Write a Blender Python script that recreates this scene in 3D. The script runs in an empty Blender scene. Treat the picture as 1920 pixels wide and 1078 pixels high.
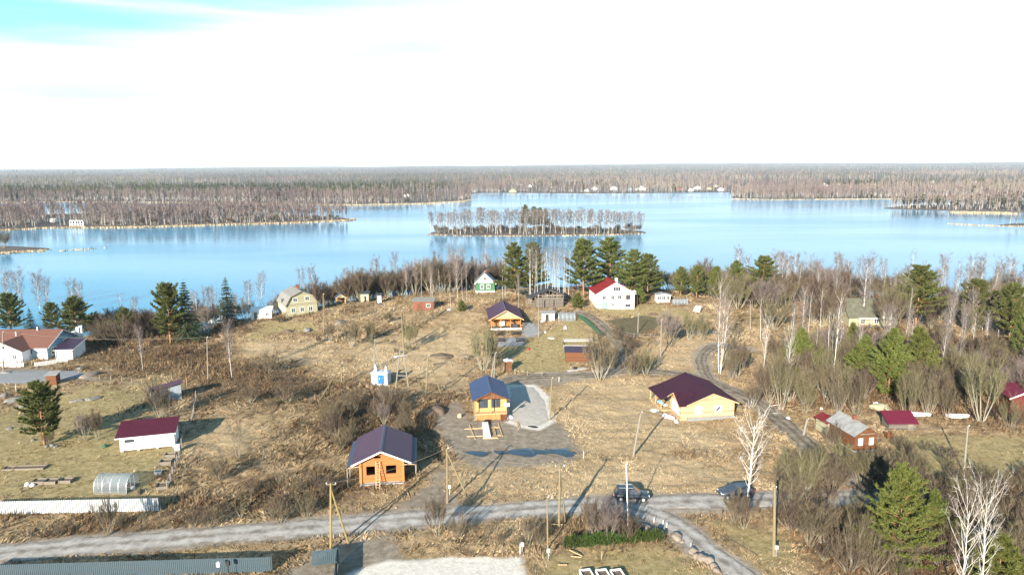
import bpy, math, random
import numpy as np
from mathutils import Vector, Matrix

# ------------------------------------------------------------------ scene, camera, light
scene = bpy.context.scene
COL = scene.collection
R = math.radians
CAM_H = 42.0
FPX = 1320.0                      # focal length in pixels of a 1920 px wide picture
PITCH, ROLL = R(9.76), R(-0.33)
SUN_EL, SUN_AZ = R(20), R(23)     # sun behind the camera to the left; shadows run away to the right

cam_d = bpy.data.cameras.new('camera')
cam = bpy.data.objects.new('camera', cam_d)
COL.objects.link(cam)
cam_d.sensor_width = 36.0
cam_d.lens = FPX / 1920 * 36.0
cam_d.clip_start = 0.5
cam_d.clip_end = 60000
CAM_M = Matrix.Rotation(math.pi / 2 - PITCH, 4, 'X') @ Matrix.Rotation(ROLL, 4, 'Z')
cam.matrix_world = Matrix.Translation((0, 0, CAM_H)) @ CAM_M
scene.camera = cam

world = bpy.data.worlds.new('World')
scene.world = world
world.use_nodes = True


def build_sky():
    nt = world.node_tree
    nt.nodes.clear()
    N = nt.nodes.new
    L = nt.links.new
    out = N('ShaderNodeOutputWorld')
    bg = N('ShaderNodeBackground')
    bg.inputs['Strength'].default_value = 0.05
    sky = N('ShaderNodeTexSky')
    sky.sky_type = 'NISHITA'
    sky.sun_disc = False
    sky.sun_elevation = SUN_EL
    sky.sun_rotation = math.pi + SUN_AZ
    sky.altitude = 50
    sky.air_density = 1.0
    sky.dust_density = 0.1
    sky.ozone_density = 4.0
    tc = N('ShaderNodeTexCoord')
    sep = N('ShaderNodeSeparateXYZ')
    L(tc.outputs['Generated'], sep.inputs[0])
    # thin high cloud: a closed white sheet low over the horizon and to the right, breaking into
    # streaks over blue higher up and to the left
    mp = N('ShaderNodeMapping')
    mp.inputs['Rotation'].default_value = (0, R(14), 0)
    mp.inputs['Scale'].default_value = (1.5, 1.5, 19)
    L(tc.outputs['Generated'], mp.inputs[0])
    n1 = N('ShaderNodeTexNoise'); n1.inputs['Scale'].default_value = 1.15
    n1.inputs['Detail'].default_value = 5; n1.inputs['Roughness'].default_value = 0.45
    n1.inputs['Distortion'].default_value = 0.5
    L(mp.outputs[0], n1.inputs['Vector'])

    def math_(op, a, b):
        m = N('ShaderNodeMath'); m.operation = op
        for i, v in enumerate((a, b)):
            if isinstance(v, (int, float)):
                m.inputs[i].default_value = v
            else:
                L(v, m.inputs[i])
        return m.outputs[0]
    z0 = math_('ADD', math_('MULTIPLY', sep.outputs['X'], 0.25), 0.226)
    v = math_('DIVIDE', math_('SUBTRACT', sep.outputs['Z'], z0), 0.10)
    v = math_('SUBTRACT', v, math_('MULTIPLY', math_('SUBTRACT', n1.outputs['Fac'], 0.5), 5.0))
    ramp = N('ShaderNodeMapRange'); ramp.interpolation_type = 'SMOOTHSTEP'
    ramp.inputs['From Min'].default_value = -0.5; ramp.inputs['From Max'].default_value = 0.95
    ramp.inputs['To Min'].default_value = 0.96; ramp.inputs['To Max'].default_value = 0.06
    L(v, ramp.inputs['Value'])
    mix = N('ShaderNodeMix'); mix.data_type = 'RGBA'
    mix.inputs['B'].default_value = CLOUD_COL
    L(ramp.outputs[0], mix.inputs['Factor'])
    sat = N('ShaderNodeHueSaturation'); sat.inputs['Saturation'].default_value = 1.12; sat.inputs['Hue'].default_value = 0.475; sat.inputs['Value'].default_value = 1.6
    L(sky.outputs[0], sat.inputs['Color']); L(sat.outputs[0], mix.inputs['A'])
    L(mix.outputs['Result'], bg.inputs['Color'])
    L(bg.outputs[0], out.inputs[0])


CLOUD_COL = (7.4, 9.3, 10.8, 1)
build_sky()

sun_d = bpy.data.lights.new('sun', 'SUN')
sun_d.energy = 5.0
sun_d.angle = R(0.6)
sun_d.color = (1.0, 0.89, 0.74)
sun = bpy.data.objects.new('sun', sun_d)
COL.objects.link(sun)
sd = Vector((math.sin(SUN_AZ) * math.cos(SUN_EL), math.cos(SUN_AZ) * math.cos(SUN_EL), -math.sin(SUN_EL)))
sun.rotation_euler = sd.to_track_quat('-Z', 'Y').to_euler()
sun.location = (-60, -120, 150)

vs = scene.view_settings
vs.view_transform = 'Standard'
vs.look = 'None'
vs.exposure = 1.68
vs.gamma = 1.0
vs.use_curve_mapping = False
scene.cycles.use_denoising = True
scene.cycles.max_bounces = 6
scene.cycles.diffuse_bounces = 3
scene.cycles.glossy_bounces = 3
scene.cycles.transmission_bounces = 4
scene.cycles.volume_bounces = 0
scene.cycles.transparent_max_bounces = 6
scene.cycles.caustics_reflective = False
scene.cycles.caustics_refractive = False

rnd = random.Random(7)
nr = np.random.RandomState(7)


# ------------------------------------------------------------------ helpers
def hsh(i, j, s):
    n = (i * 374761393 + j * 668265263 + s * 974711) & 0xffffffff
    n = ((n ^ (n >> 13)) * 1274126177) & 0xffffffff
    return ((n ^ (n >> 16)) & 0xffff) / 65535.0


def vnoise(x, y, s=0):
    x = np.asarray(x, dtype=np.float64); y = np.asarray(y, dtype=np.float64)
    xi = np.floor(x).astype(np.int64); yi = np.floor(y).astype(np.int64)
    fx = x - xi; fy = y - yi
    fx = fx * fx * (3 - 2 * fx); fy = fy * fy * (3 - 2 * fy)
    a = hsh(xi, yi, s); b = hsh(xi + 1, yi, s); c = hsh(xi, yi + 1, s); d = hsh(xi + 1, yi + 1, s)
    return (a * (1 - fx) + b * fx) * (1 - fy) + (c * (1 - fx) + d * fx) * fy


def fbm(x, y, s=0, o=3):
    t = 0; a = 0.5; tot = 0
    for k in range(o):
        t = t + a * vnoise(x * 2 ** k, y * 2 ** k, s + k * 17); tot += a; a *= 0.5
    return t / tot


def sstep(t):
    t = np.clip(t, 0, 1)
    return t * t * (3 - 2 * t)


WATER = -5.0
SHX = [-900, -300, -125, -95, -62, -30, 0, 40, 80, 125, 300, 900]
SHY = [200, 205, 208, 216, 238, 256, 266, 272, 268, 258, 250, 240]


def terrain(x, y):
    """Height of the near land, without the small bumps."""
    x = np.asarray(x, dtype=np.float64); y = np.asarray(y, dtype=np.float64)
    sh = np.interp(x, SHX, SHY) + 5 * (vnoise(x / 22, x * 0 + 3.1, 5) - 0.5)
    hill = 4.4 * np.exp(-((x - 5) / 62) ** 2 - ((y - 212) / 42) ** 2)
    hill = hill + 1.2 * np.exp(-((x + 60) / 25) ** 2 - ((y - 190) / 25) ** 2)
    hill = hill + 1.8 * np.exp(-((x - 75) / 40) ** 2 - ((y - 190) / 40) ** 2)
    hill = hill + 0.8 * (vnoise(x / 17, y / 17, 9) - 0.5) * sstep((y - 95) / 25)
    hill = hill - 1.6 * sstep((-x - 70) / 30) * sstep((y - 158) / 20)
    wid = np.interp(x, [-900, -100, -40, 60, 900], [52, 46, 48, 52, 52])
    s = sstep((sh - y) / wid)
    return -5.7 + (hill + 5.7) * s - 4 * sstep((y - sh) / 25)


def ray(px, py):
    v = CAM_M.to_3x3() @ Vector(((px - 960) / FPX, -(py - 539) / FPX, -1.0))
    return np.array(v)


_T = np.concatenate([np.linspace(50, 300, 1001)])


def G(px, py):
    """The point of the near land that shows at this place of the photograph."""
    d = ray(px, py)
    zz = CAM_H + d[2] * _T
    h = terrain(d[0] * _T, d[1] * _T)
    k = np.argmax(zz < h)
    if zz[k] >= h[k]:
        k = len(_T) - 1
    t = _T[k]
    if k > 0:
        a = zz[k - 1] - h[k - 1]; b = h[k] - zz[k]
        t = _T[k - 1] + (_T[k] - _T[k - 1]) * a / max(a + b, 1e-6)
    return Vector((d[0] * t, d[1] * t, float(terrain(d[0] * t, d[1] * t))))


def GZ(px, py, z=WATER):
    d = ray(px, py)
    t = (z - CAM_H) / d[2]
    return Vector((d[0] * t, d[1] * t, z))


def Z(x, y):
    return float(terrain(x, y))


def mpp(p):
    """metres per photograph pixel at a point"""
    f = CAM_M.to_3x3() @ Vector((0, 0, -1))
    return (Vector(p) - Vector((0, 0, CAM_H))).dot(f) / FPX


class MB:
    """collects shapes; build() links them as one mesh object"""

    def __init__(self):
        self.v = []; self.f = []

    def add(self, vs_, fs_):
        o = len(self.v)
        self.v.extend([tuple(p) for p in vs_])
        self.f.extend([tuple(i + o for i in q) for q in fs_])
        return self

    def box(self, x0, x1, y0, y1, z0, z1):
        return self.add([(x0, y0, z0), (x1, y0, z0), (x1, y1, z0), (x0, y1, z0),
                         (x0, y0, z1), (x1, y0, z1), (x1, y1, z1), (x0, y1, z1)],
                        [(0, 3, 2, 1), (4, 5, 6, 7), (0, 1, 5, 4), (1, 2, 6, 5), (2, 3, 7, 6), (3, 0, 4, 7)])

    def bar(self, p, q, w, h=None, up=(0, 0, 1)):
        p = Vector(p); q = Vector(q); d = (q - p)
        if d.length < 1e-6:
            return self
        d.normalize(); up = Vector(up)
        if abs(d.dot(up)) > 0.98:
            up = Vector((0, 1, 0))
        s = d.cross(up).normalized(); u = s.cross(d).normalized()
        h = w if h is None else h
        a = []
        for c in (p, q):
            for i, j in ((-1, -1), (1, -1), (1, 1), (-1, 1)):
                a.append(c + s * i * w / 2 + u * j * h / 2)
        return self.add(a, [(0, 1, 2, 3), (7, 6, 5, 4), (0, 4, 5, 1), (1, 5, 6, 2), (2, 6, 7, 3), (3, 7, 4, 0)])

    def tube(self, pts, rads, n=6, cap=True):
        pts = [Vector(p) for p in pts]
        o = len(self.v); m = len(pts)
        ref = Vector((0.31, 0.17, 0.93))
        for i, p in enumerate(pts):
            d = (pts[min(i + 1, m - 1)] - pts[max(i - 1, 0)])
            d = d.normalized() if d.length > 1e-9 else Vector((0, 0, 1))
            rr = ref if abs(d.dot(ref)) < 0.9 else Vector((1, 0.1, 0))
            s = d.cross(rr).normalized(); u = s.cross(d)
            for k in range(n):
                a = 2 * math.pi * k / n
                q = p + (s * math.cos(a) + u * math.sin(a)) * rads[i]
                self.v.append((q.x, q.y, q.z))
        for i in range(m - 1):
            for k in range(n):
                k2 = (k + 1) % n
                self.f.append((o + i * n + k, o + i * n + k2, o + (i + 1) * n + k2, o + (i + 1) * n + k))
        if cap:
            self.f.append(tuple(o + (m - 1) * n + k for k in range(n)))
            self.f.append(tuple(o + k for k in reversed(range(n))))
        return self

    def tri(self, a, b, c):
        o = len(self.v)
        self.v.extend((tuple(a), tuple(b), tuple(c)))
        self.f.append((o, o + 1, o + 2))

    def prism(self, poly, y0, y1):
        """a polygon in x, z pushed from y0 to y1"""
        n = len(poly)
        a = [(x, y0, z) for x, z in poly] + [(x, y1, z) for x, z in poly]
        fs_ = [tuple(range(n)), tuple(reversed(range(n, 2 * n)))]
        fs_ += [(i, i + n, (i + 1) % n + n, (i + 1) % n) for i in range(n)]
        return self.add(a, fs_)

    def mesh(self, name, mat, smooth=False):
        me = bpy.data.meshes.new(name)
        me.from_pydata(self.v, [], self.f)
        if mat:
            me.materials.append(mat)
        if smooth:
            me.shade_smooth()
        return me

    def build(self, name, mat, parent=None, smooth=False):
        o = bpy.data.objects.new(name, self.mesh(name, mat, smooth))
        COL.objects.link(o)
        if parent is not None:
            o.parent = parent
        return o


def np_mesh(name, v, tris, mat, attrs=None, smooth=False):
    """quick mesh from arrays; tris (n,3) or quads (n,4)"""
    me = bpy.data.meshes.new(name)
    v = np.ascontiguousarray(v, dtype=np.float32); tris = np.ascontiguousarray(tris, dtype=np.int32)
    n, k = tris.shape
    me.vertices.add(len(v)); me.vertices.foreach_set('co', v.ravel())
    me.loops.add(n * k); me.loops.foreach_set('vertex_index', tris.ravel())
    me.polygons.add(n); me.polygons.foreach_set('loop_start', np.arange(n, dtype=np.int32) * k)
    if attrs:
        for an, val in attrs.items():
            a = me.attributes.new(an, 'FLOAT', 'POINT')
            a.data.foreach_set('value', np.ascontiguousarray(val, dtype=np.float32))
    me.update(calc_edges=True)
    me.validate()
    if mat:
        me.materials.append(mat)
    if smooth:
        me.shade_smooth()
    return me


def link(name, me, parent=None):
    o = bpy.data.objects.new(name, me)
    COL.objects.link(o)
    if parent is not None:
        o.parent = parent
    return o


def tag(o, label, cat, group=None):
    o['label'] = label; o['category'] = cat
    if group:
        o['group'] = group
    return o


def struct(o, kind='structure', label=None):
    o['kind'] = kind
    if label:
        o['label'] = label
    return o


def thing(name, label, cat, loc, rz=0.0, group=None):
    o = bpy.data.objects.new(name, None)
    o.empty_display_size = 0.3
    COL.objects.link(o)
    o.location = loc; o.rotation_euler = (0, 0, rz)
    return tag(o, label, cat, group)


def copy_thing(root, loc, rz=0.0, scale=1.0, label=None, group=None, cat=None):
    r = root.copy(); COL.objects.link(r)
    r.location = loc; r.rotation_euler = (0, 0, rz)
    r.scale = (scale,) * 3 if isinstance(scale, (int, float)) else scale
    if label: r['label'] = label
    if group: r['group'] = group
    if cat: r['category'] = cat
    for ch in root.children:
        c = ch.copy(); COL.objects.link(c); c.parent = r
        for g in ch.children:
            d = g.copy(); COL.objects.link(d); d.parent = c
    return r


# ------------------------------------------------------------------ materials
def mat(name, col, rough=0.8, var=0.12, scale=3.0, bump=0.0, bscale=20.0, metal=0.0, spec=0.3, hue_obj=0.0,
        stretch=(1, 1, 1), trans=0.0, back=None):
    m = bpy.data.materials.new(name); m.use_nodes = True
    nt = m.node_tree; N = nt.nodes.new; L = nt.links.new
    b = nt.nodes['Principled BSDF']
    b.inputs['Roughness'].default_value = rough
    b.inputs['Metallic'].default_value = metal
    b.inputs['Specular IOR Level'].default_value = spec
    tc = N('ShaderNodeTexCoord')
    mp = N('ShaderNodeMapping'); mp.inputs['Scale'].default_value = stretch
    L(tc.outputs['Object'], mp.inputs[0])
    no = N('ShaderNodeTexNoise'); no.inputs['Scale'].default_value = scale
    no.inputs['Detail'].default_value = 5; no.inputs['Roughness'].default_value = 0.6
    L(mp.outputs[0], no.inputs['Vector'])
    mr = N('ShaderNodeMapRange')
    mr.inputs['From Min'].default_value = 0.25; mr.inputs['From Max'].default_value = 0.75
    mr.inputs['To Min'].default_value = 1 - var; mr.inputs['To Max'].default_value = 1 + var
    L(no.outputs['Fac'], mr.inputs['Value'])
    val = mr.outputs[0]
    if hue_obj:
        oi = N('ShaderNodeObjectInfo')
        m2 = N('ShaderNodeMapRange'); m2.inputs['To Min'].default_value = 1 - hue_obj; m2.inputs['To Max'].default_value = 1 + hue_obj
        L(oi.outputs['Random'], m2.inputs['Value'])
        mu = N('ShaderNodeMath'); mu.operation = 'MULTIPLY'
        L(val, mu.inputs[0]); L(m2.outputs[0], mu.inputs[1]); val = mu.outputs[0]
    hs = N('ShaderNodeHueSaturation')
    hs.inputs['Color'].default_value = (*col, 1)
    L(val, hs.inputs['Value'])
    if hue_obj:
        m3 = N('ShaderNodeMapRange'); m3.inputs['To Min'].default_value = 0.5 - 0.012 * hue_obj / 0.2
        m3.inputs['To Max'].default_value = 0.5 + 0.03 * hue_obj / 0.2
        L(oi.outputs['Random'], m3.inputs['Value']); L(m3.outputs[0], hs.inputs['Hue'])
    L(hs.outputs[0], b.inputs['Base Color'])
    if bump:
        n2 = N('ShaderNodeTexNoise'); n2.inputs['Scale'].default_value = bscale; n2.inputs['Detail'].default_value = 4
        L(mp.outputs[0], n2.inputs['Vector'])
        bp = N('ShaderNodeBump'); bp.inputs['Strength'].default_value = bump; bp.inputs['Distance'].default_value = 0.05
        L(n2.outputs['Fac'], bp.inputs['Height']); L(bp.outputs[0], b.inputs['Normal'])
    if trans:
        tr = N('ShaderNodeBsdfTranslucent'); L(hs.outputs[0], tr.inputs['Color'])
        mx = N('ShaderNodeMixShader'); mx.inputs[0].default_value = trans
        L(b.outputs[0], mx.inputs[1]); L(tr.outputs[0], mx.inputs[2])
        L(mx.outputs[0], nt.nodes['Material Output'].inputs['Surface'])
    return m


def plank_mat(name, col, pitch=0.2, axis='Z', var=0.18, rough=0.75, gap=0.35):
    """boards: a line between them every pitch metres, each board a little different"""
    m = bpy.data.materials.new(name); m.use_nodes = True
    nt = m.node_tree; N = nt.nodes.new; L = nt.links.new
    b = nt.nodes['Principled BSDF']; b.inputs['Roughness'].default_value = rough
    b.inputs['Specular IOR Level'].default_value = 0.25
    tc = N('ShaderNodeTexCoord'); sp = N('ShaderNodeSeparateXYZ'); L(tc.outputs['Object'], sp.inputs[0])
    if axis == 'XY':
        s = N('ShaderNodeMath'); s.operation = 'ADD'; L(sp.outputs['X'], s.inputs[0]); L(sp.outputs['Y'], s.inputs[1]); src = s.outputs[0]
    else:
        src = sp.outputs[axis]
    dv = N('ShaderNodeMath'); dv.operation = 'DIVIDE'; dv.inputs[1].default_value = pitch; L(src, dv.inputs[0])
    fr = N('ShaderNodeMath'); fr.operation = 'FRACT'; L(dv.outputs[0], fr.inputs[0])
    fl = N('ShaderNodeMath'); fl.operation = 'FLOOR'; L(dv.outputs[0], fl.inputs[0])
    wn = N('ShaderNodeTexWhiteNoise'); wn.noise_dimensions = '1D'; L(fl.outputs[0], wn.inputs['W'])
    no = N('ShaderNodeTexNoise'); no.inputs['Scale'].default_value = 2.5; no.inputs['Detail'].default_value = 5
    L(tc.outputs['Object'], no.inputs['Vector'])
    av = N('ShaderNodeMath'); av.operation = 'ADD'; L(wn.outputs['Value'], av.inputs[0]); L(no.outputs['Fac'], av.inputs[1])
    mr = N('ShaderNodeMapRange'); mr.inputs['From Min'].default_value = 0.2; mr.inputs['From Max'].default_value = 1.6
    mr.inputs['To Min'].default_value = 1 - var; mr.inputs['To Max'].default_value = 1 + var; L(av.outputs[0], mr.inputs['Value'])
    ab = N('ShaderNodeMath'); ab.operation = 'PINGPONG'; ab.inputs[1].default_value = 0.5; L(fr.outputs[0], ab.inputs[0])
    g = N('ShaderNodeMapRange'); g.inputs['From Min'].default_value = 0.0; g.inputs['From Max'].default_value = 0.16
    g.inputs['To Min'].default_value = gap; g.inputs['To Max'].default_value = 1.0; L(ab.outputs[0], g.inputs['Value'])
    mu = N('ShaderNodeMath'); mu.operation = 'MULTIPLY'; L(mr.outputs[0], mu.inputs[0]); L(g.outputs[0], mu.inputs[1])
    hs = N('ShaderNodeHueSaturation'); hs.inputs['Color'].default_value = (*col, 1); L(mu.outputs[0], hs.inputs['Value'])
    L(hs.outputs[0], b.inputs['Base Color'])
    bp = N('ShaderNodeBump'); bp.inputs['Strength'].default_value = 0.6; bp.inputs['Distance'].default_value = 0.04
    L(g.outputs[0], bp.inputs['Height']); L(bp.outputs[0], b.inputs['Normal'])
    return m


TINT_K = 0.88


def tint_mat(name, stops, rough=0.9, trans=0.0):
    """colour from a per-point value 'tint' through a ramp (plant to plant differences)"""
    m = bpy.data.materials.new(name); m.use_nodes = True
    nt = m.node_tree; N = nt.nodes.new; L = nt.links.new
    b = nt.nodes['Principled BSDF']; b.inputs['Roughness'].default_value = rough
    b.inputs['Specular IOR Level'].default_value = 0.15
    at = N('ShaderNodeAttribute'); at.attribute_name = 'tint'
    rp = N('ShaderNodeValToRGB')
    el = rp.color_ramp.elements
    while len(el) < len(stops):
        el.new(0.5)
    for e, (p, c) in zip(el, stops):
        e.position = p; e.color = (*[k * TINT_K for k in c], 1)
    L(at.outputs['Fac'], rp.inputs[0]); L(rp.outputs[0], b.inputs['Base Color'])
    if trans:
        tr = N('ShaderNodeBsdfTranslucent'); L(rp.outputs[0], tr.inputs['Color'])
        mx = N('ShaderNodeMixShader'); mx.inputs[0].default_value = trans
        L(b.outputs[0], mx.inputs[1]); L(tr.outputs[0], mx.inputs[2])
        L(mx.outputs[0], nt.nodes['Material Output'].inputs['Surface'])
    return m


M = {}
M['white'] = mat('white_paint', (0.62, 0.62, 0.60), 0.55, 0.06, 1.5)
M['whitewash'] = mat('whitewash', (0.60, 0.60, 0.585), 0.8, 0.14, 0.8)
M['white_boards'] = plank_mat('white_boards', (0.72, 0.73, 0.73), 0.18, 'Z', 0.06, 0.6, 0.75)
M['blue_boards'] = plank_mat('blue_boards', (0.17, 0.29, 0.38), 0.18, 'Z', 0.08, 0.6, 0.75)
M['grey_boards'] = plank_mat('grey_boards', (0.20, 0.24, 0.27), 0.2, 'XY', 0.12, 0.7, 0.6)
M['orange_logs'] = plank_mat('orange_logs', (0.33, 0.125, 0.04), 0.19, 'Z', 0.16, 0.55, 0.45)
M['orange_wood'] = mat('orange_wood', (0.38, 0.15, 0.04), 0.6, 0.15, 4)
M['fresh_boards'] = plank_mat('fresh_boards', (0.40, 0.265, 0.16), 0.28, 'Z', 0.34, 0.65, 0.45)
M['fresh_wood'] = mat('fresh_wood', (0.40, 0.28, 0.15), 0.65, 0.15, 5)
M['honey_boards'] = plank_mat('honey_boards', (0.33, 0.165, 0.06), 0.16, 'XY', 0.2, 0.65, 0.5)
M['ochre_panel'] = mat('ochre_panel', (0.42, 0.27, 0.11), 0.7, 0.1, 2)
M['brown_boards'] = plank_mat('brown_boards', (0.135, 0.062, 0.028), 0.16, 'XY', 0.28, 0.75, 0.5)
M['rust_boards'] = plank_mat('rust_boards', (0.11, 0.045, 0.02), 0.2, 'Z', 0.25, 0.75, 0.5)
M['grey_wood'] = plank_mat('grey_wood', (0.105, 0.092, 0.08), 0.22, 'Z', 0.3, 0.9, 0.4)
M['old_wood'] = mat('old_wood', (0.15, 0.13, 0.105), 0.9, 0.25, 4)
M['pole_wood'] = mat('pole_wood', (0.165, 0.135, 0.08), 0.85, 0.2, 3, stretch=(6, 6, 1))
M['pole_yellow'] = mat('pole_yellow', (0.20, 0.16, 0.06), 0.85, 0.18, 3, stretch=(6, 6, 1))
M['pole_grey'] = mat('pole_grey', (0.18, 0.165, 0.14), 0.85, 0.15, 3, stretch=(6, 6, 1))
M['red_boards'] = plank_mat('red_boards', (0.095, 0.014, 0.013), 0.18, 'XY', 0.2, 0.7, 0.6)
M['redbrown'] = plank_mat('redbrown_boards', (0.16, 0.06, 0.038), 0.2, 'XY', 0.3, 0.8, 0.6)
M['green_boards'] = plank_mat('green_boards', (0.04, 0.13, 0.06), 0.18, 'Z', 0.1, 0.7, 0.6)
M['yellowgrey'] = plank_mat('faded_yellow_boards', (0.26, 0.25, 0.165), 0.2, 'Z', 0.25, 0.8, 0.7)
M['brick'] = mat('brick', (0.15, 0.055, 0.035), 0.85, 0.25, 8)
M['concrete'] = mat('concrete', (0.24, 0.24, 0.235), 0.85, 0.15, 3)
M['slab_grey'] = mat('foundation_grey', (0.17, 0.18, 0.18), 0.85, 0.15, 3)
M['roof_plum'] = mat('roof_plum', (0.040, 0.018, 0.034), 0.38, 0.16, 1.4, spec=0.5)
M['roof_maroon'] = mat('roof_maroon', (0.062, 0.009, 0.02), 0.55, 0.16, 1.4, spec=0.25)
M['roof_purple'] = mat('roof_purple', (0.028, 0.008, 0.017), 0.6, 0.16, 1.4, spec=0.2)
M['roof_blue'] = mat('roof_blue', (0.024, 0.036, 0.085), 0.4, 0.16, 1.4, spec=0.5)
M['roof_brown'] = mat('roof_brown', (0.12, 0.055, 0.04), 0.8, 0.12, 6.0, bump=0.3, bscale=8)
M['roof_red'] = mat('roof_red', (0.13, 0.013, 0.014), 0.5, 0.1, 1.5)
M['roof_crimson'] = mat('roof_crimson', (0.095, 0.01, 0.025), 0.45, 0.1, 1.5)
M['roof_grey'] = mat('roof_grey', (0.18, 0.175, 0.16), 0.8, 0.2, 1.5)
M['roof_moss'] = mat('mossy_roof', (0.085, 0.085, 0.062), 0.9, 0.35, 1.0)
M['roof_slate'] = mat('roof_slate', (0.22, 0.22, 0.215), 0.75, 0.25, 1.2)
M['roof_dark'] = mat('roof_dark', (0.04, 0.043, 0.05), 0.8, 0.3, 1.5)
M['roof_navy'] = mat('roof_navy', (0.03, 0.04, 0.065), 0.5, 0.2, 1.5)
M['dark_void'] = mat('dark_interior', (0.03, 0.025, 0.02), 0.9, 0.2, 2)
M['pane'] = mat('window_glass', (0.035, 0.045, 0.06), 0.08, 0.1, 1, spec=0.6)
M['teal'] = mat('pale_teal_paint', (0.17, 0.24, 0.235), 0.6, 0.1, 2)
M['pane_light'] = mat('curtained_glass', (0.42, 0.47, 0.5), 0.15, 0.15, 3, spec=0.6)
M['blue_door'] = mat('blue_door', (0.012, 0.115, 0.28), 0.5, 0.08, 2)
M['kiosk_white'] = mat('kiosk_white', (0.40, 0.44, 0.50), 0.5, 0.06, 2)
M['metal_light'] = mat('galvanised', (0.55, 0.58, 0.62), 0.4, 0.1, 3, metal=0.6)
M['fence_dark'] = mat('fence_dark_paint', (0.042, 0.066, 0.082), 0.45, 0.08, 2, spec=0.5)
M['fence_white'] = mat('fence_white_paint', (0.36, 0.385, 0.41), 0.5, 0.06, 2)
M['black'] = mat('black_rubber', (0.02, 0.02, 0.022), 0.7, 0.2, 3)
M['plastic_white'] = mat('white_plastic', (0.55, 0.55, 0.56), 0.45, 0.05, 2)
M['plastic_blue'] = mat('blue_tarp', (0.14, 0.48, 0.66), 0.5, 0.15, 3)
M['pink'] = mat('pink_insulation', (0.5, 0.32, 0.34), 0.8, 0.2, 3)
M['green_paint'] = mat('green_paint', (0.03, 0.09, 0.05), 0.6, 0.1, 2)
M['red_paint'] = mat('red_paint', (0.3, 0.035, 0.025), 0.5, 0.1, 2)
M['soil'] = mat('soil', (0.10, 0.075, 0.055), 0.95, 0.3, 3, bump=0.6, bscale=6)
M['rock'] = mat('rock', (0.15, 0.145, 0.135), 0.9, 0.3, 1.5, bump=0.6, bscale=4)
M['rock_tan'] = mat('rock_tan', (0.18, 0.15, 0.12), 0.9, 0.25, 1.5, bump=0.6, bscale=4)
M['birch_bark'] = mat('birch_bark', (0.50, 0.475, 0.445), 0.8, 0.2, 1.0, stretch=(1, 1, 3), hue_obj=0.08)
M['birch_far'] = mat('birch_bark_far', (0.60, 0.56, 0.52), 0.8, 0.15, 0.3)
M['grey_bark'] = mat('grey_bark', (0.20, 0.175, 0.13), 0.9, 0.2, 2.0, hue_obj=0.15)
M['pale_bark'] = mat('pale_bark', (0.25, 0.23, 0.185), 0.9, 0.2, 2.0, hue_obj=0.15)
M['twig'] = mat('twig_brown', (0.088, 0.062, 0.043), 0.9, 0.35, 1.2, hue_obj=0.28)
M['twig_olive'] = mat('twig_olive', (0.100, 0.083, 0.046), 0.9, 0.3, 1.2, hue_obj=0.25)
M['twig_purple'] = mat('twig_purple', (0.135, 0.108, 0.10), 0.9, 0.25, 0.8, hue_obj=0.15)
M['pine_bark'] = mat('pine_bark', (0.24, 0.125, 0.06), 0.85, 0.3, 2.0)
M['spruce_bark'] = mat('spruce_bark', (0.14, 0.10, 0.075), 0.9, 0.3, 2.0)
M['pine'] = mat('pine_needles', (0.088, 0.100, 0.025), 0.65, 0.3, 0.7, hue_obj=0.12, trans=0.2)
M['pine_young'] = mat('young_pine_needles', (0.098, 0.112, 0.024), 0.65, 0.3, 0.7, hue_obj=0.1, trans=0.2)
M['spruce'] = mat('spruce_needles', (0.035, 0.055, 0.02), 0.7, 0.35, 0.7, hue_obj=0.2, trans=0.1)
M['thuja'] = mat('thuja_leaves', (0.048, 0.075, 0.016), 0.7, 0.35, 2, hue_obj=0.2, trans=0.2)


def glass_sheet(name, col=(0.75, 0.83, 0.88), alpha=0.55):
    m = mat(name, col, 0.15, 0.05, 2, spec=0.6)
    m.node_tree.nodes['Principled BSDF'].inputs['Alpha'].default_value = alpha
    return m


M['poly'] = glass_sheet('polycarbonate', (0.22, 0.27, 0.31), 0.35)

# ------------------------------------------------------------------ ground
def W(pts):
    return np.array([(lambda g: (g.x, g.y))(G(*p)) for p in pts])


def sd_poly(X, Y, P):
    """distance to a polygon, negative inside"""
    d = np.full(X.shape, 1e9); inside = np.zeros(X.shape, bool)
    n = len(P)
    for i in range(n):
        ax, ay = P[i]; bx, by = P[(i + 1) % n]
        ex, ey = bx - ax, by - ay
        t = np.clip(((X - ax) * ex + (Y - ay) * ey) / (ex * ex + ey * ey + 1e-9), 0, 1)
        d = np.minimum(d, (X - ax - t * ex) ** 2 + (Y - ay - t * ey) ** 2)
        c = ((ay > Y) != (by > Y)) & (X < (bx - ax) * (Y - ay) / (by - ay + 1e-12) + ax)
        inside ^= c
    d = np.sqrt(d)
    return np.where(inside, -d, d)


def d_line(X, Y, P):
    d = np.full(X.shape, 1e9)
    for i in range(len(P) - 1):
        ax, ay = P[i]; bx, by = P[i + 1]
        ex, ey = bx - ax, by - ay
        t = np.clip(((X - ax) * ex + (Y - ay) * ey) / (ex * ex + ey * ey + 1e-9), 0, 1)
        d = np.minimum(d, (X - ax - t * ex) ** 2 + (Y - ay - t * ey) ** 2)
    return np.sqrt(d)


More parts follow.
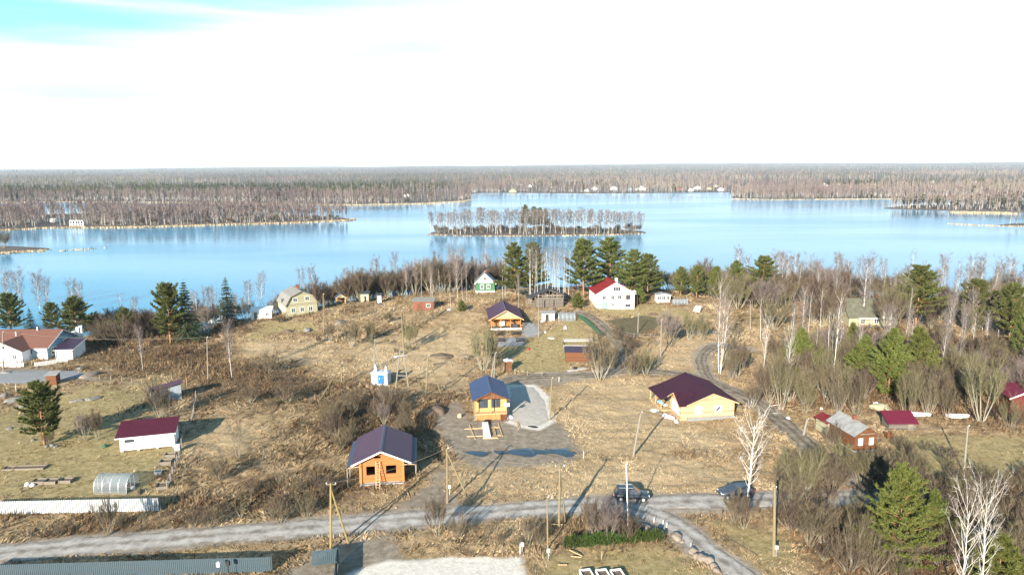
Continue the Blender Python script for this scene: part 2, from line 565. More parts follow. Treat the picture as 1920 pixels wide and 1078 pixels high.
def smooth_line(P, n=10):
    P = np.array(P, float); out = []
    Q = np.vstack([2 * P[0] - P[1], P, 2 * P[-1] - P[-2]])
    for i in range(1, len(Q) - 2):
        for k in range(n):
            t = k / n
            out.append(0.5 * ((2 * Q[i]) + (-Q[i - 1] + Q[i + 1]) * t + (2 * Q[i - 1] - 5 * Q[i] + 4 * Q[i + 1] - Q[i + 2]) * t * t
                              + (-Q[i - 1] + 3 * Q[i] - 3 * Q[i + 1] + Q[i + 2]) * t ** 3))
    out.append(Q[-2])
    return np.array(out)


POLY = {
    'lawn': [W([(-60, 760), (180, 770), (345, 800), (330, 850), (310, 925), (230, 935), (-60, 945)]),
             W([(925, 640), (985, 632), (1060, 598), (1100, 600), (1130, 650), (1090, 690), (1010, 700), (935, 705)]),
             W([(470, 605), (530, 600), (620, 595), (600, 625), (470, 635)]),
             W([(1020, 1036), (1240, 1030), (1340, 1060), (1400, 1110), (1000, 1110)]),
             W([(1120, 572), (1240, 570), (1330, 590), (1230, 596), (1110, 590)]),
             W([(1650, 815), (1920, 820), (1960, 880), (1720, 890)]),
             W([(20, 745), (180, 722), (280, 740), (230, 790), (30, 800)]),
             W([(1360, 985), (1480, 1000), (1520, 1078), (1400, 1078)])],
    'dirt': [W([(850, 752), (890, 790), (950, 790), (1030, 800), (1085, 850), (1080, 865), (860, 862), (835, 800)]),
             W([(750, 955), (775, 915), (835, 880), (850, 930), (870, 950)]),
             W([(940, 700), (1060, 698), (1100, 700), (1060, 712), (950, 722)]),
             W([(-40, 698), (60, 690), (160, 690), (185, 712), (60, 725), (-40, 728)]),
             W([(640, 1020), (730, 1000), (760, 1060), (740, 1110), (480, 1110), (530, 1060)]),
             W([(975, 610), (1015, 605), (1020, 630), (985, 640)])],
    'sand': [W([(955, 722), (1000, 722), (1022, 745), (1034, 790), (1010, 805), (975, 800), (948, 790), (950, 745)]),
             W([(730, 1052), (850, 1042), (985, 1040), (995, 1110), (640, 1110), (660, 1078)])],
    'dark': [W([(240, 660), (420, 640), (560, 690), (430, 730), (330, 700), (200, 700)]),
             W([(330, 930), (480, 960), (660, 930), (640, 900), (520, 905), (400, 960), (300, 985), (120, 990), (60, 1010), (310, 1010)]),
             W([(790, 742), (850, 748), (840, 800), (800, 800)]),
             W([(600, 720), (700, 740), (800, 760), (800, 850), (620, 850)]),
             W([(380, 700), (560, 690), (600, 720), (480, 770), (400, 750)]),
             W([(1130, 610), (1165, 612), (1215, 680), (1200, 700), (1170, 680)]),
             W([(160, 640), (330, 620), (480, 610), (380, 645), (250, 650), (180, 690)]),
             W([(1470, 640), (1960, 640), (1960, 780), (1800, 790), (1450, 770)]),
             W([(1500, 860), (1600, 850), (1700, 890), (1960, 900), (1960, 1110), (1560, 1110), (1470, 1000)]),
             W([(1040, 940), (1100, 960), (1240, 990), (1220, 1010), (1060, 1010)])],
    'pale': [W([(850, 870), (1090, 868), (1240, 850), (1420, 860), (1420, 930), (1100, 940), (860, 935)]), W([(1040, 715), (1210, 705), (1240, 760), (1380, 800), (1380, 850), (1100, 850), (1060, 770)]),
             W([(460, 640), (600, 640), (620, 690), (560, 680), (440, 670)]), W([(640, 650), (900, 590), (900, 640), (860, 720), (720, 700)]), W([(1190, 650), (1320, 640), (1330, 700), (1200, 690)]), W([(340, 800), (430, 770), (500, 800), (430, 850), (350, 880)])],
    'field': [W([(1128, 600), (1210, 592), (1238, 597), (1228, 620), (1190, 632), (1165, 622)])],
}
ROADS = {
    'road': (smooth_line(W([(-320, 1065), (-120, 1050), (60, 1032), (300, 1012), (640, 984), (900, 962), (1060, 949), (1200, 944), (1400, 938), (1560, 934), (1760, 926)])), 4.0),
    'driveway': (smooth_line(W([(1175, 950), (1225, 966), (1275, 992), (1320, 1030), (1370, 1062), (1440, 1120)])), 3.4),
    'lane': (smooth_line(W([(1085, 585), (1115, 600), (1150, 632), (1178, 670), (1192, 692), (1240, 697), (1310, 708), (1400, 745), (1465, 790), (1520, 840), (1590, 900)])), 3.0),
    'track': (smooth_line(W([(935, 716), (1000, 706), (1090, 704), (1160, 696), (1192, 692)])), 3.2),
    'forest_track': (smooth_line(W([(1400, 655), (1345, 648), (1318, 665), (1318, 690), (1330, 712)])), 2.6),
}


def masks(X, Y):
    j = (1.2 * (fbm(X / 4, Y / 4, 3) - 0.5) + 5 * (fbm(X / 16, Y / 16, 13) - 0.5)) * 2
    out = {}
    for k, edge in (('lawn', 5.0), ('dirt', 2.2), ('sand', 0.8), ('dark', 9.0), ('pale', 12.0), ('field', 0.8)):
        m = np.zeros(X.shape)
        for P in POLY[k]:
            x0, y0 = P.min(0) - 10; x1, y1 = P.max(0) + 10
            s = (X > x0) & (X < x1) & (Y > y0) & (Y < y1)
            if s.any():
                m[s] = np.maximum(m[s], sstep(0.5 - (sd_poly(X[s], Y[s], P) + j[s] * (0.3 if k in ('sand', 'field') else 1)) / edge))
        out[k] = m
    r = np.zeros(X.shape)
    for P, w in ROADS.values():
        x0, y0 = P.min(0) - 10; x1, y1 = P.max(0) + 10
        s = (X > x0) & (X < x1) & (Y > y0) & (Y < y1)
        r[s] = np.maximum(r[s], sstep(1.0 - (d_line(X[s], Y[s], P) - w / 2 + j[s] * 0.15) / 1.3))
    out['road'] = r
    return out


def micro(X, Y, mk):
    wild = 1 - np.maximum.reduce([mk['road'], mk['dirt'], mk['sand'], mk['field'], 0.75 * mk['lawn']])
    b = 0.5 * (fbm(X / 3.4, Y / 2.6, 21, 3) - 0.5) + 0.28 * (fbm(X / 0.9, Y / 0.75, 41, 2) - 0.5)
    return b * (0.12 + 0.88 * wild) * np.where(Y > 230, 0.5, 1)


xs = np.concatenate([np.linspace(-900, -170, 40)[:-1], np.arange(-170, 185, 0.5), np.linspace(185, 900, 40)[1:]])
ys = np.concatenate([np.linspace(-260, 58, 24)[:-1], np.arange(58, 120, 0.38), np.arange(120, 190, 0.55), np.arange(190, 300, 1.1)])
GX, GY = np.meshgrid(xs, ys)
mk = masks(GX, GY)
GZt = terrain(GX, GY) + micro(GX, GY, mk)
# spoil heap of pale sand at the bottom edge, and furrow ditch by the road
nx, ny = len(xs), len(ys)
idx = np.arange(nx * ny).reshape(ny, nx)
quads = np.stack([idx[:-1, :-1], idx[:-1, 1:], idx[1:, 1:], idx[1:, :-1]], -1).reshape(-1, 4)


def ground_material():
    m = bpy.data.materials.new('meadow_ground'); m.use_nodes = True
    nt = m.node_tree; N = nt.nodes.new; L = nt.links.new
    b = nt.nodes['Principled BSDF']; b.inputs['Roughness'].default_value = 0.95
    b.inputs['Specular IOR Level'].default_value = 0.1
    tc = N('ShaderNodeTexCoord')

    def noise(s, det=6, ro=0.6, dist=0.0):
        n = N('ShaderNodeTexNoise'); n.inputs['Scale'].default_value = s; n.inputs['Detail'].default_value = det
        n.inputs['Roughness'].default_value = ro; n.inputs['Distortion'].default_value = dist
        L(tc.outputs['Object'], n.inputs['Vector']); return n.outputs['Fac']

    def ramp(src, stops):
        r = N('ShaderNodeValToRGB'); el = r.color_ramp.elements
        while len(el) < len(stops): el.new(0.5)
        for e, (p, c) in zip(el, stops):
            e.position = p; e.color = (*[k * 0.84 for k in c], 1)
        L(src, r.inputs[0]); return r.outputs[0]

    def attr(n):
        a = N('ShaderNodeAttribute'); a.attribute_name = n; return a.outputs['Fac']

    def mixc(f, a, c):
        x = N('ShaderNodeMix'); x.data_type = 'RGBA'; L(f, x.inputs['Factor']); L(a, x.inputs['A']); L(c, x.inputs['B']); return x.outputs['Result']

    fine = noise(3.2, 6, 0.7, 1.2)
    mid = noise(0.35, 5, 0.65, 0.8)
    big = noise(0.06, 4, 0.6, 0.3)
    straw = ramp(fine, [(0.2, (0.13, 0.085, 0.045)), (0.42, (0.29, 0.205, 0.115)), (0.58, (0.43, 0.325, 0.195)), (0.8, (0.56, 0.45, 0.30))])
    brown = ramp(fine, [(0.25, (0.075, 0.048, 0.03)), (0.5, (0.19, 0.125, 0.072)), (0.75, (0.34, 0.245, 0.14))])
    f1 = N('ShaderNodeMapRange'); f1.inputs['From Min'].default_value = 0.42; f1.inputs['From Max'].default_value = 0.62; L(mid, f1.inputs['Value'])
    c = mixc(f1.outputs[0], straw, brown)
    f2 = N('ShaderNodeMapRange'); f2.inputs['From Min'].default_value = 0.5; f2.inputs['From Max'].default_value = 0.7
    f2.inputs['To Max'].default_value = 0.5; L(big, f2.inputs['Value'])
    olive = ramp(fine, [(0.25, (0.10, 0.085, 0.03)), (0.5, (0.22, 0.185, 0.075)), (0.75, (0.34, 0.29, 0.14))])
    c = mixc(f2.outputs[0], c, olive)
    c = mixc(attr('dark'), c, ramp(fine, [(0.25, (0.05, 0.032, 0.02)), (0.5, (0.125, 0.085, 0.05)), (0.78, (0.25, 0.18, 0.10))]))
    c = mixc(attr('pale'), c, ramp(fine, [(0.25, (0.16, 0.11, 0.065)), (0.45, (0.34, 0.25, 0.145)), (0.6, (0.47, 0.36, 0.22)), (0.8, (0.60, 0.485, 0.33))]))
    lawnc = ramp(noise(1.2, 6, 0.7, 0.6), [(0.25, (0.12, 0.105, 0.035)), (0.45, (0.26, 0.205, 0.095)), (0.62, (0.37, 0.295, 0.16)), (0.8, (0.25, 0.215, 0.09))])
    c = mixc(attr('lawn'), c, lawnc)
    c = mixc(attr('dirt'), c, ramp(noise(0.9, 7, 0.7), [(0.25, (0.12, 0.095, 0.07)), (0.5, (0.235, 0.195, 0.15)), (0.75, (0.36, 0.32, 0.27))]))
    c = mixc(attr('road'), c, ramp(noise(1.6, 7, 0.7), [(0.25, (0.16, 0.13, 0.10)), (0.5, (0.28, 0.24, 0.195)), (0.75, (0.38, 0.34, 0.29))]))
    c = mixc(attr('sand'), c, ramp(noise(1.5, 7, 0.7), [(0.25, (0.42, 0.39, 0.34)), (0.5, (0.60, 0.56, 0.50)), (0.75, (0.74, 0.70, 0.64))]))
    c = mixc(attr('field'), c, ramp(noise(0.9, 6, 0.7), [(0.25, (0.075, 0.065, 0.035)), (0.5, (0.12, 0.10, 0.058)), (0.75, (0.17, 0.14, 0.085))]))
    L(c, b.inputs['Base Color'])
    bp = N('ShaderNodeBump'); bp.inputs['Strength'].default_value = 0.7; bp.inputs['Distance'].default_value = 0.15
    L(fine, bp.inputs['Height']); L(bp.outputs[0], b.inputs['Normal'])
    return m


M['ground'] = ground_material()
gme = np_mesh('ground', np.stack([GX, GY, GZt], -1).reshape(-1, 3), quads, M['ground'],
              {k: v.ravel() for k, v in mk.items()}, smooth=True)
struct(link('ground', gme))


def road_material(name, c0, c1, c2):
    m = bpy.data.materials.new(name); m.use_nodes = True
    nt = m.node_tree; N = nt.nodes.new; L = nt.links.new
    b = nt.nodes['Principled BSDF']; b.inputs['Roughness'].default_value = 0.9; b.inputs['Specular IOR Level'].default_value = 0.2
    tc = N('ShaderNodeTexCoord')
    n = N('ShaderNodeTexNoise'); n.inputs['Scale'].default_value = 0.7; n.inputs['Detail'].default_value = 8; n.inputs['Roughness'].default_value = 0.7
    L(tc.outputs['Object'], n.inputs['Vector'])
    r = N('ShaderNodeValToRGB'); el = r.color_ramp.elements; el.new(0.5)
    for e, (p, c) in zip(el, ((0.36, c0), (0.5, c1), (0.66, c2))):
        e.position = p; e.color = (*[k * 0.74 for k in c], 1)
    # packed wheel tracks are paler than the crown and the verges
    at = N('ShaderNodeAttribute'); at.attribute_name = 'across'
    pp = N('ShaderNodeMath'); pp.operation = 'ABSOLUTE'; L(at.outputs['Fac'], pp.inputs[0])
    sb = N('ShaderNodeMath'); sb.operation = 'SUBTRACT'; sb.inputs[1].default_value = 0.45; L(pp.outputs[0], sb.inputs[0])
    a2 = N('ShaderNodeMath'); a2.operation = 'ABSOLUTE'; L(sb.outputs[0], a2.inputs[0])
    mr = N('ShaderNodeMapRange'); mr.inputs['From Min'].default_value = 0.1; mr.inputs['From Max'].default_value = 0.5
    mr.inputs['To Min'].default_value = 0.07; mr.inputs['To Max'].default_value = -0.12
    L(a2.outputs[0], mr.inputs['Value'])
    ad = N('ShaderNodeMath'); ad.operation = 'ADD'; L(n.outputs['Fac'], ad.inputs[0]); L(mr.outputs[0], ad.inputs[1])
    L(ad.outputs[0], r.inputs[0]); L(r.outputs[0], b.inputs['Base Color'])
    n2 = N('ShaderNodeTexNoise'); n2.inputs['Scale'].default_value = 5; n2.inputs['Detail'].default_value = 5
    L(tc.outputs['Object'], n2.inputs['Vector'])
    bp = N('ShaderNodeBump'); bp.inputs['Strength'].default_value = 0.4; bp.inputs['Distance'].default_value = 0.06
    L(n2.outputs['Fac'], bp.inputs['Height']); L(bp.outputs[0], b.inputs['Normal'])
    return m


M['gravel'] = road_material('gravel', (0.21, 0.185, 0.155), (0.35, 0.325, 0.295), (0.48, 0.455, 0.42))
M['lane'] = road_material('lane_earth', (0.11, 0.09, 0.065), (0.19, 0.155, 0.115), (0.31, 0.26, 0.20))


def ribbon(name, P, w, m, lift=0.06):
    n = len(P); d = np.gradient(P, axis=0); d /= np.linalg.norm(d, axis=1)[:, None] + 1e-9
    nn = np.stack([-d[:, 1], d[:, 0]], 1)
    us = np.linspace(-1, 1, 9); rows = []
    s = np.arange(n)
    for u in us:
        e = w / 2 * u
        if abs(u) > 0.9:
            e = e * (0.70 + 0.42 * vnoise(s * 0.45, s * 0 + u * 7, 5) + 0.14 * vnoise(s * 1.3, s * 0 + u * 3, 15))
        q = P + nn * np.reshape(e, (-1, 1))
        z = terrain(q[:, 0], q[:, 1]) + lift * (1 if abs(u) < 0.9 else 0.35) - 0.03 * (abs(abs(u) - 0.5) < 0.13)
        rows.append(np.column_stack([q, z]))
    v = np.array(rows).reshape(-1, 3)
    k = np.arange(len(us) * n).reshape(len(us), n)
    q = np.stack([k[:-1, :-1], k[:-1, 1:], k[1:, 1:], k[1:, :-1]], -1).reshape(-1, 4)[:, ::-1]
    me = np_mesh(name, v, q, m, {'across': np.repeat(us, n)}, True)
    return struct(link(name, me))


# resample roads to about 1 m steps
def resample(P, step=0.9):
    s = np.r_[0, np.cumsum(np.linalg.norm(np.diff(P, axis=0), axis=1))]
    t = np.arange(0, s[-1], step)
    return np.column_stack([np.interp(t, s, P[:, 0]), np.interp(t, s, P[:, 1])])


ribbon('road', resample(ROADS['road'][0]), 4.1, M['gravel'], 0.07)
ribbon('driveway', resample(ROADS['driveway'][0]), 3.4, M['gravel'], 0.085)
ribbon('dirt_lane', resample(ROADS['lane'][0]), 3.0, M['lane'], 0.06)
ribbon('dirt_track', resample(ROADS['track'][0]), 3.0, M['lane'], 0.075)
ribbon('forest_track', resample(ROADS['forest_track'][0]), 2.4, M['lane'], 0.06)


def sheet(name, P, m, lift=0.05, jit=0.4, n=6, kind='structure'):
    """a thin draped patch of ground with an uneven outline"""
    P = resample(np.vstack([P, P[:1]]), 0.5)
    c = P.mean(0); v = [(c[0], c[1], Z(*c) + lift)]; f = []
    rings = 5; N_ = len(P)
    for r_ in range(1, rings + 1):
        t = r_ / rings
        for i, p in enumerate(P):
            q = c + (p - c) * t * (1 + (jit * (float(vnoise(i * 0.35, 1.0, 8)) - 0.5) * t if r_ == rings else 0) * 0.25)
            v.append((q[0], q[1], Z(*q) + (lift if r_ < rings else lift * 0.3)))
    for i in range(N_):
        f.append((0, 1 + i, 1 + (i + 1) % N_))
        for r_ in range(rings - 1):
            a = 1 + r_ * N_; b_ = a + N_
            f.append((a + i, b_ + i, b_ + (i + 1) % N_, a + (i + 1) % N_))
    me = bpy.data.meshes.new(name); me.from_pydata(v, [], f); me.materials.append(m); me.shade_smooth()
    return struct(link(name, me), kind)


M['court'] = mat('grey_gravel_court', (0.19, 0.195, 0.2), 0.9, 0.2, 1.2, bump=0.3, bscale=6)
M['sand_court'] = mat('pale_gravel_court', (0.33, 0.305, 0.27), 0.9, 0.2, 1.2, bump=0.3, bscale=6)
M['puddle'] = mat('puddle_water', (0.03, 0.04, 0.05), 0.06, 0.1, 1, spec=0.6)
sheet('gravel_court', W([(915, 634), (985, 632), (985, 648), (915, 650)]), M['court'], 0.11)
sheet('gravel_yard', W([(977, 604), (1000, 603), (1016, 625), (990, 633), (975, 625)]), M['court'], 0.10)
sheet('gravel_yard', W([(-60, 702), (60, 695), (150, 694), (170, 706), (60, 718), (-60, 722)]), M['court'], 0.11)
sheet('pale_yard', W([(958, 726), (1000, 726), (1018, 748), (1030, 788), (1005, 800), (978, 797), (955, 785)]), M['sand_court'], 0.10)
sheet('pale_yard', W([(1062, 694), (1100, 688), (1104, 692), (1064, 698)]), M['sand_court'], 0.14)
for pts in ([(940, 845), (985, 841), (1010, 845), (1000, 853), (965, 857), (945, 852)],
            [(1010, 843), (1060, 841), (1085, 848), (1060, 855), (1020, 853)],
            [(862, 846), (900, 846), (930, 850), (900, 855), (868, 853)]):
    sheet('puddle', W(pts), M['puddle'], 0.13, 5.0)

# ------------------------------------------------------------------ lake
def water_material():
    m = bpy.data.materials.new('lake_water'); m.use_nodes = True
    nt = m.node_tree; N = nt.nodes.new; L = nt.links.new
    b = nt.nodes['Principled BSDF']
    b.inputs['Base Color'].default_value = (0.010, 0.165, 0.29, 1)
    b.inputs['IOR'].default_value = 1.33
    b.inputs['Specular IOR Level'].default_value = 0.5
    tc = N('ShaderNodeTexCoord')
    mp = N('ShaderNodeMapping'); mp.inputs['Scale'].default_value = (0.35, 1.0, 1); L(tc.outputs['Object'], mp.inputs[0])
    n = N('ShaderNodeTexNoise'); n.inputs['Scale'].default_value = 0.9; n.inputs['Detail'].default_value = 3
    L(mp.outputs[0], n.inputs['Vector'])
    # wind lanes and calm water in the lee of the shores
    g = N('ShaderNodeTexNoise'); g.inputs['Scale'].default_value = 0.006; g.inputs['Detail'].default_value = 3
    mp2 = N('ShaderNodeMapping'); mp2.inputs['Scale'].default_value = (0.5, 1.6, 1); L(tc.outputs['Object'], mp2.inputs[0])
    L(mp2.outputs[0], g.inputs['Vector'])
    mr = N('ShaderNodeMapRange'); mr.inputs['From Min'].default_value = 0.35; mr.inputs['From Max'].default_value = 0.62
    mr.inputs['To Min'].default_value = 0.09; mr.inputs['To Max'].default_value = 0.20; L(g.outputs['Fac'], mr.inputs['Value'])
    L(mr.outputs[0], b.inputs['Roughness'])
    bp = N('ShaderNodeBump'); bp.inputs['Strength'].default_value = 0.10; bp.inputs['Distance'].default_value = 0.3
    L(n.outputs['Fac'], bp.inputs['Height']); L(bp.outputs[0], b.inputs['Normal'])
    return m


M['water'] = water_material()
mb = MB()
mb.add([(-9000, 100, WATER), (9000, 100, WATER), (9000, 9000, WATER), (-9000, 9000, WATER)], [(0, 1, 2, 3)])
struct(mb.build('lake', M['water']))

# ------------------------------------------------------------------ far shores
M['far_floor'] = mat('forest_floor', (0.085, 0.07, 0.06), 0.95, 0.35, 0.02)
M['reed'] = tint_mat('reeds', [(0.0, (0.36, 0.27, 0.15)), (1.0, (0.62, 0.50, 0.33))], 0.9, 0.2)


def land(name, outline, top=0.55, m=None):
    """low land with a sloping bank, from a shore outline on the water"""
    P = np.array([(p.x, p.y) for p in outline])
    s = smooth_line(np.vstack([P, P[:1]]), 6)[:-1]
    c = s.mean(0); n = len(s)
    v = [(c[0], c[1], WATER + top * 1.5)]; f = []
    for t, z in ((0.85, top * 1.3), (0.97, top), (1.0, -0.3)):
        for p in s:
            q = c + (p - c) * t
            v.append((q[0], q[1], WATER + z))
    for i in range(n):
        j = (i + 1) % n
        f.append((0, 1 + i, 1 + j))
        for r_ in range(2):
            a = 1 + r_ * n
            f.append((a + i, a + n + i, a + n + j, a + j))
    me = bpy.data.meshes.new(name); me.from_pydata(v, [], f); me.materials.append(m or M['far_floor'])
    return struct(link(name, me)), s


_, ISLAND = land('island', [GZ(*p) for p in ((800, 440), (860, 442.5), (960, 443), (1060, 442), (1150, 440.5), (1212, 437.5), (1190, 433), (1080, 429), (960, 428), (850, 431), (810, 436))])
_, PENIN = land('peninsula', [GZ(*p) for p in ((-260, 447), (-100, 440), (20, 431), (100, 427), (180, 427), (300, 425), (430, 421), (560, 417.5), (655, 413), (664, 411.5), (640, 408), (560, 403), (420, 400), (260, 398), (180, 399), (110, 402), (0, 402), (-200, 400))])
_, SPIT = land('sand_spit', [GZ(*p) for p in ((-200, 485), (-60, 478), (20, 472), (94, 467.5), (60, 464.5), (-20, 462), (-200, 466))], 0.4)
_, POINT = land('wooded_point', [GZ(*p) for p in ((1653, 391), (1700, 393), (1760, 394.5), (1840, 396.5), (1920, 398), (2150, 402), (2150, 384), (1900, 383), (1760, 384.5), (1690, 387))])
_, SPIT2 = land('reed_spit', [GZ(*p) for p in ((1868, 422.5), (1900, 424), (1960, 425), (2150, 430), (2150, 414), (1960, 418.5), (1900, 420))], 0.4)

SHORE_PX = [(-700, 384), (-300, 382), (0, 380), (120, 379), (330, 380), (450, 382.5), (560, 384), (680, 384.5), (800, 382), (870, 378), (884, 375.5),
            (882, 370), (880, 364.5), (905, 362.3), (1000, 363), (1120, 364), (1250, 363), (1368, 361.5), (1372, 373), (1450, 374.8),
            (1560, 374), (1710, 373), (1760, 372), (1950, 372), (2300, 374), (2700, 376)]
SX = np.array([p[0] for p in SHORE_PX], float)
SP = np.array([[*GZ(*p)][:2] for p in SHORE_PX])


def mainland():
    az = np.arctan2(SP[:, 0], SP[:, 1]); d = np.hypot(SP[:, 0], SP[:, 1])
    az = np.maximum.accumulate(az + np.arange(len(az)) * 1e-5)
    A = np.sort(np.concatenate([np.linspace(az[0], az[-1], 420), az]))
    D = np.interp(A, az, d) * (1 + 0.006 * (vnoise(A * 140, A * 0, 3) - 0.5))
    T = np.concatenate([[0, 0.004, 0.02], np.geomspace(0.05, 1, 36)])
    far = 16000.0
    dist = D[None, :] + (far - D[None, :]) * (T[:, None] ** 1.0)
    X = np.sin(A)[None, :] * dist; Y = np.cos(A)[None, :] * dist
    k = np.clip((dist - D[None, :]) / 4000, 0, 1)
    h = WATER + np.where(T[:, None] == 0, -0.3, 0.6) + 6 * k
    h = h + 85 * sstep((dist - 5200) / 8000) * (0.15 + 0.85 * fbm(X / 2600, Y / 5200, 77, 3)) * (1 + 0.30 * np.sin(A * 4 + 1))[None, :]
    h[0] = WATER - 0.3
    ii = np.arange(h.size).reshape(h.shape)
    q = np.stack([ii[:-1, :-1], ii[:-1, 1:], ii[1:, 1:], ii[1:, :-1]], -1).reshape(-1, 4)
    me = np_mesh('far_mainland', np.stack([X, Y, h], -1).reshape(-1, 3), q, M['far_floor'], smooth=True)
    struct(link('far_mainland', me))
    return A, D


FA, FD = mainland()


def main_h(x, y):
    dist = np.hypot(x, y); A = np.arctan2(x, y)
    D = np.interp(A, FA, FD)
    k = np.clip((dist - D) / 4000, 0, 1)
    return WATER + 0.6 + 6 * k + 85 * sstep((dist - 5200) / 8000) * (0.15 + 0.85 * fbm(x / 2600, y / 5200, 77, 3)) * (1 + 0.30 * np.sin(A * 4 + 1))


# --- templates for the trees of the far woods: (vertices, triangles, material index per triangle), 1 unit tall
def far_birch(seed, n=42, full=0.13, base=0.35, thick=0.016):
    r = np.random.RandomState(seed); v = []; f = []; mi = []
    lx, ly = r.uniform(-0.03, 0.03, 2)
    for z, rad in ((0, 0.011), (0.9, 0.004)):
        for k in range(3):
            a = k * 2.094
            v.append((lx * z + rad * math.cos(a), ly * z + rad * math.sin(a), z))
    for k in range(3):
        k2 = (k + 1) % 3
        f += [(k, k2, 3 + k2), (k, 3 + k2, 3 + k)]; mi += [0, 0]
    for i in range(n):
        z = base + (1 - base) * r.rand() ** 0.8
        rad = full * math.sin(math.pi * min(1, (z - base) / (1 - base) * 0.85 + 0.14)) * r.uniform(0.2, 1.0)
        a = r.uniform(0, 6.283)
        p = np.array([lx * z + rad * 0.35 * math.cos(a), ly * z + rad * 0.35 * math.sin(a), z - 0.06])
        q = np.array([lx * z + rad * 1.15 * math.cos(a), ly * z + rad * 1.15 * math.sin(a), z + 0.05 + 0.06 * r.rand()])
        s = np.cross(q - p, r.randn(3)); s = s / np.linalg.norm(s) * thick * r.uniform(0.6, 1.4)
        o = len(v); v += [tuple(p - s), tuple(p + s), tuple(q)]; f.append((o, o + 1, o + 2)); mi.append(1)
    return np.array(v), np.array(f), np.array(mi)


def far_conifer(seed, n=60, wid=0.2, base=0.12, pine=False):
    r = np.random.RandomState(seed); v = []; f = []; mi = []
    for z, rad in ((0, 0.013), (0.8, 0.005)):
        for k in range(3):
            v.append((rad * math.cos(k * 2.094), rad * math.sin(k * 2.094), z))
    for k in range(3):
        k2 = (k + 1) % 3
        f += [(k, k2, 3 + k2), (k, 3 + k2, 3 + k)]; mi += [0, 0]
    for i in range(n):
        t = r.rand() ** 0.7
        z = 1 - (1 - base) * t
        rad = wid * (math.sin(math.pi * (0.15 + 0.8 * t)) if pine else t ** 0.8)
        a = r.uniform(0, 6.283); e = np.array([math.cos(a), math.sin(a), 0])
        p = e * rad * r.uniform(0.0, 0.4) + np.array([0, 0, z])
        q = e * rad * r.uniform(0.85, 1.15) + np.array([0, 0, z - (0.0 if pine else 0.05)])
        s = np.array([-e[1], e[0], r.uniform(-0.8, 0.8)]) * 0.05 * (0.5 + t)
        o = len(v); v += [tuple(p - s), tuple(p + s), tuple(q)]; f.append((o, o + 1, o + 2)); mi.append(2)
    return np.array(v), np.array(f), np.array(mi)


FB = [far_birch(i) for i in range(5)]
FBF = [far_birch(30 + i, 18, 0.2, 0.2, 0.05) for i in range(3)]
FC = [far_conifer(i) for i in range(3)] + [far_conifer(10 + i, 60, 0.2, 0.3, True) for i in range(2)]
FCF = [far_conifer(40 + i, 22, 0.28, 0.1) for i in range(2)]
M['far_twigs'] = tint_mat('far_twigs', [(0.0, (0.15, 0.115, 0.115)), (0.5, (0.22, 0.175, 0.165)), (1.0, (0.26, 0.23, 0.175))], 0.95, 0.2)
M['far_needles'] = tint_mat('far_needles', [(0.0, (0.03, 0.045, 0.02)), (1.0, (0.085, 0.095, 0.03))], 0.9)
M['far_trunk'] = tint_mat('far_trunks', [(0.0, (0.34, 0.29, 0.24)), (1.0, (0.72, 0.67, 0.62))], 0.9)


def wood(name, label, xy, zf, kinds, hts, tint=None, sets=None, amp=1.9):
    """one mass of far trees; kinds: template per tree"""
    V = []; F = []; MI = []; TI = []; o = 0
    xy = np.asarray(xy)
    z0 = zf(xy[:, 0], xy[:, 1])
    for ti, T in enumerate(sets):
        s = np.where(kinds == ti)[0]
        if not len(s):
            continue
        v, f, mi = T
        a = nr.uniform(0, 6.283, len(s)); ca, sa = np.cos(a), np.sin(a)
        h = hts[s] * (0.72 + 0.56 * fbm(xy[s, 0] / 60, xy[s, 1] / 60, 19, 2)); w = h * nr.uniform(0.8, 1.25, len(s))
        X = (v[None, :, 0] * ca[:, None] - v[None, :, 1] * sa[:, None]) * w[:, None] + xy[s, 0][:, None]
        Y = (v[None, :, 0] * sa[:, None] + v[None, :, 1] * ca[:, None]) * w[:, None] + xy[s, 1][:, None]
        Zz = v[None, :, 2] * h[:, None] + z0[s][:, None]
        V.append(np.stack([X, Y, Zz], -1).reshape(-1, 3))
        F.append((f[None] + (np.arange(len(s)) * len(v))[:, None, None] + o).reshape(-1, 3)); o += len(s) * len(v)
        MI.append(np.tile(mi, len(s)))
        tv = nr.rand(len(s)) if tint is None else np.clip((tint[s] - 0.5) * amp + 0.5 + nr.uniform(-0.22, 0.22, len(s)), 0, 1)
        TI.append(np.repeat(tv, len(v)))
    me = np_mesh(name, np.concatenate(V), np.concatenate(F), None, {'tint': np.concatenate(TI)})
    for k in ('far_trunk', 'far_twigs', 'far_needles'):
        me.materials.append(M[k])
    me.polygons.foreach_set('material_index', np.concatenate(MI).astype(np.int32))
    ob = struct(link(name, me), 'stuff', label)
    ob['category'] = 'forest'
    return ob


def in_poly(x, y, P):
    return sd_poly(x, y, P) < 0


# the mainland woods, thinner with distance (one sees only the tops there)
def main_band(d0, d1, step, a0, a1):
    pts = []
    A = np.linspace(a0, a1, 500); D = np.interp(A, FA, FD)
    area = np.trapz(((D + d1) ** 2 - (D + d0) ** 2) / 2, A)
    n = int(area / step ** 2)
    a = nr.uniform(a0, a1, n); D = np.interp(a, FA, FD)
    r_ = np.sqrt(nr.rand(n) * ((D + d1) ** 2 - (D + d0) ** 2) + (D + d0) ** 2)
    return np.column_stack([np.sin(a) * r_, np.cos(a) * r_])


a0, a1 = R(-42), R(42)


def forest_kinds(xy, sets_b, nb, nc, thr):
    g = fbm(xy[:, 0] / 420, xy[:, 1] / 300, 61, 3)
    con = nr.rand(len(xy)) < sstep((g - thr + 0.05 * (xy[:, 0] < -200)) / 0.1) * 0.92 + 0.03
    return np.where(con, nb + nr.randint(0, nc, len(xy)), nr.randint(0, nb, len(xy)))


